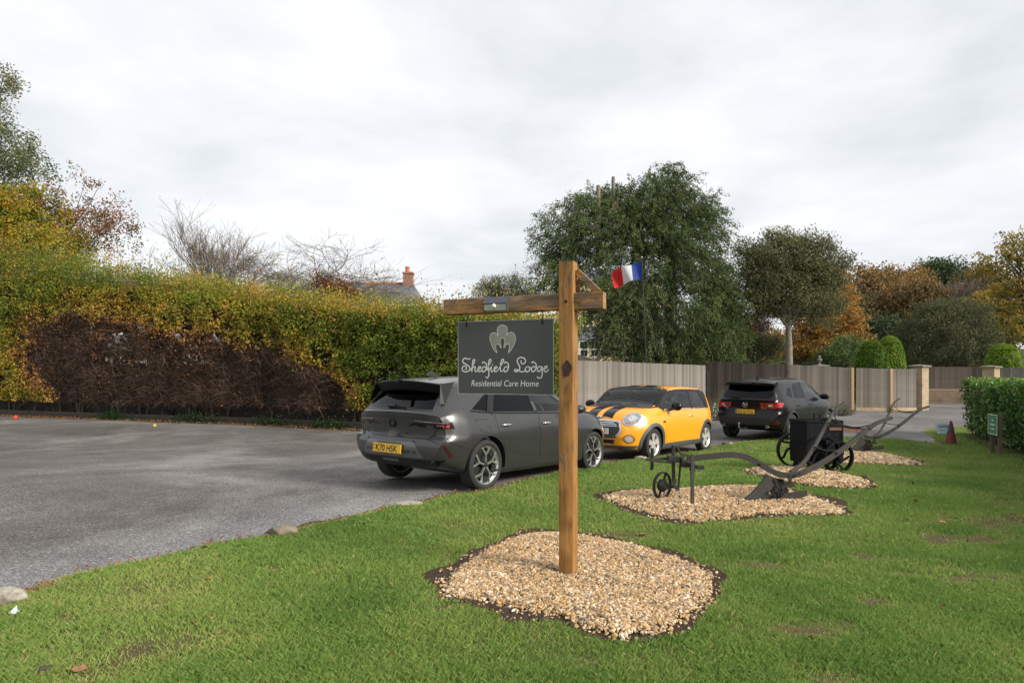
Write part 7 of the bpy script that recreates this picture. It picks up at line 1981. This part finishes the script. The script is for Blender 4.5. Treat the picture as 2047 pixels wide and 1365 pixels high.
# house with a slate roof and chimney, behind the hedge
def slate():
    m, nt, b = _nodes('slate'); n = noise_node(nt, 3, 5, .6)
    tc = nt.nodes.new('ShaderNodeTexCoord'); w = nt.nodes.new('ShaderNodeTexWave'); w.bands_direction = 'Z'; w.inputs['Scale'].default_value = 2.6; w.wave_profile = 'SAW'
    nt.links.new(tc.outputs['Object'], w.inputs['Vector'])
    c = ramp_node(nt, n.outputs[0], [(.3,(.085,.09,.105)),(.7,(.15,.155,.175))]).outputs[0]
    nt.links.new(c, b.inputs['Base Color']); b.inputs['Roughness'].default_value = .6; bump(nt, b, w.outputs[0], .5, .02)
    return m
M_slate = slate(); M_render = pm('white_render', (.72,.71,.67), .9, var=.08, scale=3); M_redbrick = mat_brick('red_brick', (.36,.13,.07), (.30,.25,.21))
M_terra = pm('terracotta', (.45,.17,.08), .8, var=.2); M_cream = pm('cream_render', (.66,.54,.31), .9, var=.08, scale=3); M_frame = pm('white_frame', (.75,.75,.74), .5, var=.04); M_pane = pm('dark_pane', (.02,.024,.028), .08, spec=.7)
HY = 40.0
hx0, hx1 = gp(655,HY)[0], gp(850,HY)[0]
hs = thing('slate_roofed_house', 'white house with slate roof and brick chimney behind the hedge', 'house', (hx0,HY,gz(HY)))
Wd = hx1-hx0; zr_ = at(0,567,HY).z-gz(HY); ze = at(0,603,HY-2.2).z-gz(HY); xe = at(826,567,HY).x-hx0
mb = MB(); mb.box((Wd/2,.2,ze/2),(Wd-.5,4.2,ze)); mb.build('wall', M_render, hs)
mb = MB()
mb.add([(0,-2.35,ze-.06),(Wd,-2.35,ze-.06),(xe,0,zr_),(0,0,zr_),(0,2.35,ze-.06),(Wd,2.35,ze-.06),(0,-2.35,ze-.16),(Wd,-2.35,ze-.16),(Wd,2.35,ze-.16),(0,2.35,ze-.16)],
       [(0,1,2,3),(3,2,5,4),(1,5,2),(0,3,4),(0,6,7,1),(1,7,8,5),(5,8,9,4),(4,9,6,0),(6,9,8,7)]); rf = mb.build('roof', M_slate, hs)
me = None
for i in range(int(xe/.32)):
    if me is None:
        mb = MB(); mb.prism([(-.12,-.06),(-.07,.04),(0,.075),(.07,.04),(.12,-.06)], -.15, .15, lambda a, b, h: (h, a, b)); o = mb.build('ridge_tile', M_terra, rf); me = o.data
    else: o = link('ridge_tile', me, rf)
    o.location = (.16+i*.32, 0, zr_+.02)
cxh = at(817,567,HY).x-hx0; zt = at(0,549,HY).z-gz(HY)
mb = MB(); mb.box((cxh,-.1,(zr_-.9+zt)/2),(.58,.6,zt-zr_+.9)); ch = mb.build('chimney', M_redbrick, hs)
mb = MB(); mb.box((cxh,-.1,zt+.05),(.66,.68,.12)); mb.build('chimney_cap', M_redbrick, ch)
mb = MB(); mb.lathe([(.15,zt+.10),(.13,zt+.40),(.16,zt+.42),(.16,zt+.47),(.11,zt+.47)], 16, 'Z', (cxh-.06,-.1,0)); mb.build('chimney_pot', M_terra, ch, 40)
mb = MB(); mb.box((Wd/2,-2.32,ze-.20),(Wd,.05,.12)); mb.build('fascia', M_frame, hs)
for k in range(2):
    mb = MB(); mb.box((Wd*.3+k*Wd*.4,-1.93,ze-1.0),(1.1,.08,1.2)); w_ = mb.build('window', M_frame, hs)
    mb = MB(); mb.box((Wd*.3+k*Wd*.4,-1.98,ze-1.0),(.92,.03,1.02)); mb.build('pane', M_pane, w_)
# white outbuilding glimpsed through the bare part of the hedge
a = gp(60,29.5); ob = thing('white_outbuilding', 'white rendered outbuilding glimpsed through the bare hedge', 'outbuilding', (a[0],a[1],gz(29)))
mb = MB(); mb.box((3.6,1.5,1.45),(7.6,3.0,2.9)); mb.build('wall', M_render, ob)
mb = MB(); mb.add([(-.4,-.3,2.86),(7.7,-.3,2.86),(7.7,1.5,3.7),(-.4,1.5,3.7),(-.4,3.3,2.86),(7.7,3.3,2.86)], [(0,1,2,3),(3,2,5,4),(0,3,4),(1,5,2),(0,4,5,1)]); mb.build('roof', M_slate, ob)
for k in range(3):
    mb = MB(); mb.box((1.4+k*2.2,-.02,1.7),(.9,.06,.8)); w_ = mb.build('window', M_frame, ob); mb = MB(); mb.box((1.4+k*2.2,-.06,1.7),(.74,.03,.64)); mb.build('pane', M_pane, w_)
# cream house behind the conifer
HY2 = 52.0; a = gp(1120,HY2); hs2 = thing('cream_house', 'cream house with white windows behind the conifer', 'house', (a[0],a[1],gz(HY2)))
k2 = HY2/FPX
def hz(py): return EYE-(py-YH)*k2-gz(HY2)
W2 = 200*k2
mb = MB(); mb.box((W2/2,2.5,hz(560)/2),(W2,5,hz(560))); mb.build('wall', M_cream, hs2)
mb = MB(); mb.add([(-.4,-.4,hz(562)),(W2+.4,-.4,hz(562)),(W2-1.6,2.5,hz(530)),(1.6,2.5,hz(530)),(-.4,5.4,hz(562)),(W2+.4,5.4,hz(562))], [(0,1,2,3),(3,2,5,4),(0,3,4),(1,5,2),(0,4,5,1)]); mb.build('roof', M_slate, hs2)
mb = MB(); mb.add([(-.2,-2.2,hz(681)),(W2*.45,-2.2,hz(681)),(W2*.42,0,hz(655)),(.1,0,hz(655)),(-.2,-2.2,hz(684)),(W2*.45,-2.2,hz(684))], [(0,1,2,3),(4,5,1,0)]); pr = mb.build('porch_roof', M_slate, hs2)
mb = MB(); mb.box((W2*.22,-2.15,hz(682)-.05),(W2*.46,.08,.16)); mb.build('gutter', M_frame, pr)
def sash(cx, cz, w, h, y):
    mb = MB(); mb.box((cx,y,cz),(w,.08,h)); w_ = mb.build('window', M_frame, hs2)
    for i in range(2):
        for j in range(2):
            mb = MB(); mb.box((cx+(i-.5)*w*.46,y-.05,cz+(j-.5)*h*.46),(w*.38,.03,h*.38)); mb.build('pane', M_pane, w_)
for i in range(4): sash((1176-1120+i*42)*k2, hz(638), .95, 1.15, -.02)
for i in range(5): sash((1162-1120+i*20)*k2, hz(700), .62, 1.3, -2.05)
for i in range(3): mb = MB(); mb.box(((1152-1120+i*40)*k2,-2.12,hz(715)),(.1,.1,hz(682)-hz(748))); mb.build('porch_post', M_frame, hs2)

# green notice on two posts, traffic cone, pale board
gx_, gy_, gz_ = 9.98, 13.05, gz(13.05)+.03
gs = thing('garden_sign', 'small green notice on two wooden posts in front of the laurel hedge', 'sign', (gx_,gy_,gz_), math.radians(-22))
M_postw = pm('sign_posts', (.12,.092,.062), .85, var=.3, scale=10)
A_, B2_ = Vector((10.19,13.35,0)), Vector((9.98,12.85,0))
gs.location = (A_.x, A_.y, 0); dv = B2_ - A_; gs.rotation_euler = (0,0,math.atan2(dv.y, dv.x)); Ls = dv.length
M_signgreen = pm('sign_green', (.035,.17,.095), .45, var=.12, scale=8); M_signpale = pm('sign_pale', (.50,.56,.46), .6)
zt, zb_ = .72, .30
for s in (.04, Ls-.02):
    mb = MB(); g = gz(13.1); mb.box((s,.045,(g+zt+.01)/2),(.06,.07,zt+.02-g)); mb.build('post', M_postw, gs)
# the notice faces the lawn, on the left of its posts
mb = MB(); mb.box((Ls/2,-.008,(zt+zb_)/2),(Ls+.06,.012,zt-zb_)); mb.build('panel', M_signgreen, gs)
mb = MB()
for c, s in (((Ls/2,-.017,zt-.008),(Ls+.06,.004,.016)), ((Ls/2,-.017,zb_+.008),(Ls+.06,.004,.016)), ((-.022,-.017,(zt+zb_)/2),(.016,.004,zt-zb_-.034)), ((Ls+.022,-.017,(zt+zb_)/2),(.016,.004,zt-zb_-.034))): mb.box(c, s)
mb.build('border', M_signpale, gs)
rs = np.random.RandomState(2)
for zz, w in ((.60,.16),(.51,.36),(.42,.22)):
    mb = MB(); n = int(w/.045)
    for i in range(n): mb.box((Ls/2 - w/2 + (i+.5)*w/n, -.016, zz + rs.uniform(-.004,.004)), (w/n*.72,.004,.030*rs.uniform(.75,1.2)))
    mb.build('worn_lettering', M_signpale, gs)

x, y, z = G(1901, 889)
cn = thing('traffic_cone', 'grimy dark red traffic cone at the lawn corner by the laurel hedge', 'cone', (x,y,z+.03))
M_cone = pm('faded_cone', (.16,.030,.018), .75, var=.4, scale=9, dirt=((.035,.022,.018), 6, .45, .7)); M_conegrey = pm('cone_sleeve', (.045,.05,.045), .8, var=.3, scale=10)
def cr_(z): return .125 - .098*z/.56
mb = MB(); mb.box((0,0,.015),(.30,.30,.03),bev=.008); mb.build('base', M_conegrey, cn)
for z0, z1, m in ((.03,.27,M_cone),(.27,.40,M_conegrey),(.40,.53,M_cone),(.53,.565,M_conegrey)):
    mb = MB(); mb.lathe([(cr_(z0),z0),(cr_(z1),z1)], 22); mb.build('sleeve', m, cn, 40)
x, y, z = G(1900, 872); y += .3
bd = thing('leaning_board', 'pale blue weathered board lying propped on the grass behind the cone', 'board', (x+.1,y,gz(y)+.03), math.radians(-6))
mb = MB(); mb.bar((0,-.02,.0),(0,.16,.30),.50,.02,up=(0,-1,.6)); mb.build('panel', pm('pale_board', (.40,.46,.50), .5, var=.2, scale=6), bd)
mb = MB(); mb.bar((.0,.076,.215),(.0,.105,.262),.36,.006,up=(0,-1,.6)); mb.bar((-.05,.03,.105),(-.05,.04,.118),.26,.006,up=(0,-1,.6)); mb.build('printed_band', pm('board_print', (.16,.27,.34), .5), bd)

# edge stones
M_stonepale = pm('pale_rock', (.34,.31,.25), .9, var=.35, scale=11, bmp=.4, dirt=((.13,.115,.09), 7, .5, .7)); M_stonebrown = pm('brown_rock', (.19,.155,.115), .9, var=.35, scale=11, bmp=.4); M_stonedark = pm('dark_rock', (.05,.042,.032), .9, var=.4, scale=11, bmp=.4)
def stone(label, px, py, w, d, h, mat, seed, rz=0, cat='stone', name='edge_stone', group='stones along the lawn edge', sink=.2):
    x, y, z = G(px, py); rs = np.random.RandomState(seed)
    bm = bmesh.new(); bmesh.ops.create_icosphere(bm, subdivisions=3, radius=1)
    ax = rs.normal(size=(13,3)); ax /= np.linalg.norm(ax,axis=1)[:,None]; cut = rs.uniform(.66,.95,13)
    for v in bm.verts:
        p = np.array(v.co)
        for a, c in zip(ax, cut):
            k = p@a
            if k > c: p = p - a*(k-c)*.93
        p = p*(1+.07*math.sin(p[0]*3.1+seed)*math.sin(p[1]*2.7+seed*2)+.05*math.sin(p[0]*7+p[2]*5+seed)+.03*math.sin(p[1]*13+p[0]*8+seed*3))
        v.co = (p[0]*w/2, p[1]*d/2, p[2]*h/2)
    me = bpy.data.meshes.new(name); bm.to_mesh(me); bm.free(); me.materials.append(mat)
    me.polygons.foreach_set('use_smooth', [True]*len(me.polygons))
    o = link(name, me); o.location = (x, y, z + h/2*(1-sink*2) + .01); o.rotation_euler = (0,0,rz)
    return tag(o, label, cat, group)
stone('round pale stone against the rear wheel of the grey car', 950, 976, .19, .17, .155, M_stonepale, 1)
stone('flat brown boulder on the lawn edge left of the post', 565, 1071, .27, .20, .125, M_stonebrown, 2)
stone('large pale rock at the left edge of the picture', 8, 1207, .30, .22, .125, M_stonepale, 3, .3)
stone('flat pale slab sunk in the lawn edge near the grey car', 815, 1011, .36, .18, .06, M_stonepale, 4, .2)
stone('pale lump of flint beside the front wheel of the orange car', 1280, 921, .26, .16, .13, M_stonepale, 5)
stone('small dark stone block on the lawn edge near the black car', 1449, 891, .15, .12, .10, M_stonedark, 6)
stone('small pale stone beside the dark block on the lawn edge', 1461, 889, .14, .10, .07, M_stonepale, 7)
stone('small cream stone on the lawn edge left of the iron cart', 1512, 884, .14, .10, .05, M_stonepale, 8)
stone('small stone under the front wheel of the grey car', 1156, 938, .13, .10, .09, M_stonepale, 9)
stone('half-buried dark stone in the grass at the bottom left', 88, 1352, .11, .08, .07, M_stonedark, 10, group='stones in the lawn')
stone('grey stone half-buried in the lawn edge at lower left', 118, 1172, .10, .07, .04, M_stonebrown, 11, group='stones in the lawn')

# fruit, paper, fallen leaves on the lawn
def fruit(label, px, py, r, col):
    x, y, z = G(px, py); t = thing('fallen_apple', label, 'apple', (x,y,z), 0, 'fallen fruit on the tarmac')
    mb = MB(); mb.lathe([(r*.12,r*.15),(r*.5,0),(r*.9,r*.45),(r,r*.95),(r*.85,r*1.45),(r*.45,r*1.7),(r*.12,r*1.55),(0,r*1.45)], 16); mb.build('flesh', pm('skin_'+label[:6], col, .35, var=.3, scale=8), t, 70)
    mb = MB(); mb.tube([(0,0,r*1.45),(r*.1,0,r*1.9)], .006, 5); mb.build('stalk', M_twig, t)
fruit('red apple lying on the tarmac at the far left', 31, 838, .085, (.50,.06,.02))
fruit('small yellow apple lying on the tarmac before the hedge', 309, 853, .055, (.60,.40,.08))
x, y, z = G(30, 1240); pp = thing('paper_scrap', 'torn scrap of white paper on the grass at the left', 'litter', (x,y,z+.045))
mb = MB(); mb.add([(-.035,-.012,.004),(.018,-.016,.006),(.03,.006,.026),(.0,.018,.008),(-.012,.03,.042),(.012,.004,.018)], [(0,1,5),(0,5,4),(1,2,5),(5,2,3),(5,3,4)]); mb.build('paper', pm('paper', (.70,.76,.82), .7, var=.05), pp)
M_fall = pm('fallen_leaf', (.24,.12,.05), .8, var=.35, scale=60); M_fall2 = pm('fallen_leaf_dark', (.095,.048,.032), .8, var=.35, scale=60); M_fall3 = pm('fallen_leaf_orange', (.42,.19,.07), .8, var=.35, scale=60)
def fallen(label, px, py, L, mat, rz, seed):
    x, y, z = G(px, py); rs = np.random.RandomState(seed)
    t = thing('fallen_leaf', label, 'leaf', (x,y,z+.042), rz, 'single leaves lying on the lawn')
    n = 9; vs, fs = [], []
    for i in range(n):
        s = i/(n-1); w = .36*L*math.sin(math.pi*min(1,s*1.02+.02))**.8*(1+.2*math.sin(i*2.1)); zz = .25*L*(s-.5)**2 + rs.uniform(0,.004)
        vs += [((s-.5)*L, -w, zz+.18*w+rs.uniform(0,.006)), ((s-.5)*L, 0, zz), ((s-.5)*L, w, zz+.4*w+rs.uniform(0,.006))]
    for i in range(n-1): fs += [(3*i,3*i+1,3*i+4,3*i+3),(3*i+1,3*i+2,3*i+5,3*i+4)]
    mb = MB(); mb.add(vs, fs); mb.build('blade', mat, t, 60, fix=False)
    mb = MB(); mb.tube([(-L*.5,0,.06*L),(-L*.75,.1*L,.1*L)], .0012, 5); mb.build('stalk', mat, t)
for i, (lb, px, py, L, m) in enumerate([
    ('curled brown leaf in the grass at the bottom left corner', 160, 1356, .085, M_fall), ('dark brown leaf on the grass below the paper scrap', 190, 1237, .045, M_fall2),
    ('crisp brown leaf on the grass in the lower left lawn', 435, 1281, .06, M_fall), ('orange leaf just above the crisp brown one', 427, 1250, .04, M_fall3),
    ('small orange leaf left of the other orange leaf', 395, 1262, .035, M_fall3), ('pale brown leaf on the lawn below the boulder', 420, 1168, .05, M_fall),
    ('tiny tan leaf on the lawn right of the boulder', 528, 1121, .03, M_fall3), ('long dry leaf on the lawn above the gravel bed', 1285, 1078, .09, M_fall),
    ('rust leaf at the top edge of the nearest gravel bed', 1045, 1066, .06, M_fall3), ('dark leaf among the gravel at the left of the bed', 970, 1228, .05, M_fall2),
    ('reddish leaf on the lawn at the far right', 1885, 1052, .07, M_fall3), ('brown leaf on the soil below the gravel bed', 1290, 1298, .045, M_fall2)]):
    fallen(lb, px, py, L, m, i*1.3, i+3)

# bits of dead leaf and worm casts strewn over the turf
rs = np.random.RandomState(55); n = 900
x = rs.uniform(-4,9,n); y = rs.uniform(2.5,13,n); k = in_poly(x, y, lawn_poly) & (np.abs(x) < y*.86); x, y = x[k], y[k]; n = len(x)
o = leaves('leaf_litter', np.c_[x, y, lawn_z(x, y)+.026], .022*rs.lognormal(0,.4,n), rs.rand(n)*.9, M_deadleaf, None, aspect=.75, outward=np.tile([0,0,1.6],(n,1)))
tag(o, 'scattered bits of brown dead leaf over the lawn', 'leaves', kind='stuff')
e = np.array(edge); i = rs.randint(0, len(e), 900); x = e[i,0] + rs.normal(size=900)*.07; y = e[i,1] + rs.normal(size=900)*.07
o = leaves('edge_litter', np.c_[x, y, gz(y)+.022], .03*rs.lognormal(0,.4,900), .35+rs.rand(900)*.65, M_deadleaf, None, aspect=.5, outward=np.tile([0,0,1.6],(900,1)))
tag(o, 'straw and dead leaf crumbs along the lawn edge', 'leaves', kind='stuff')
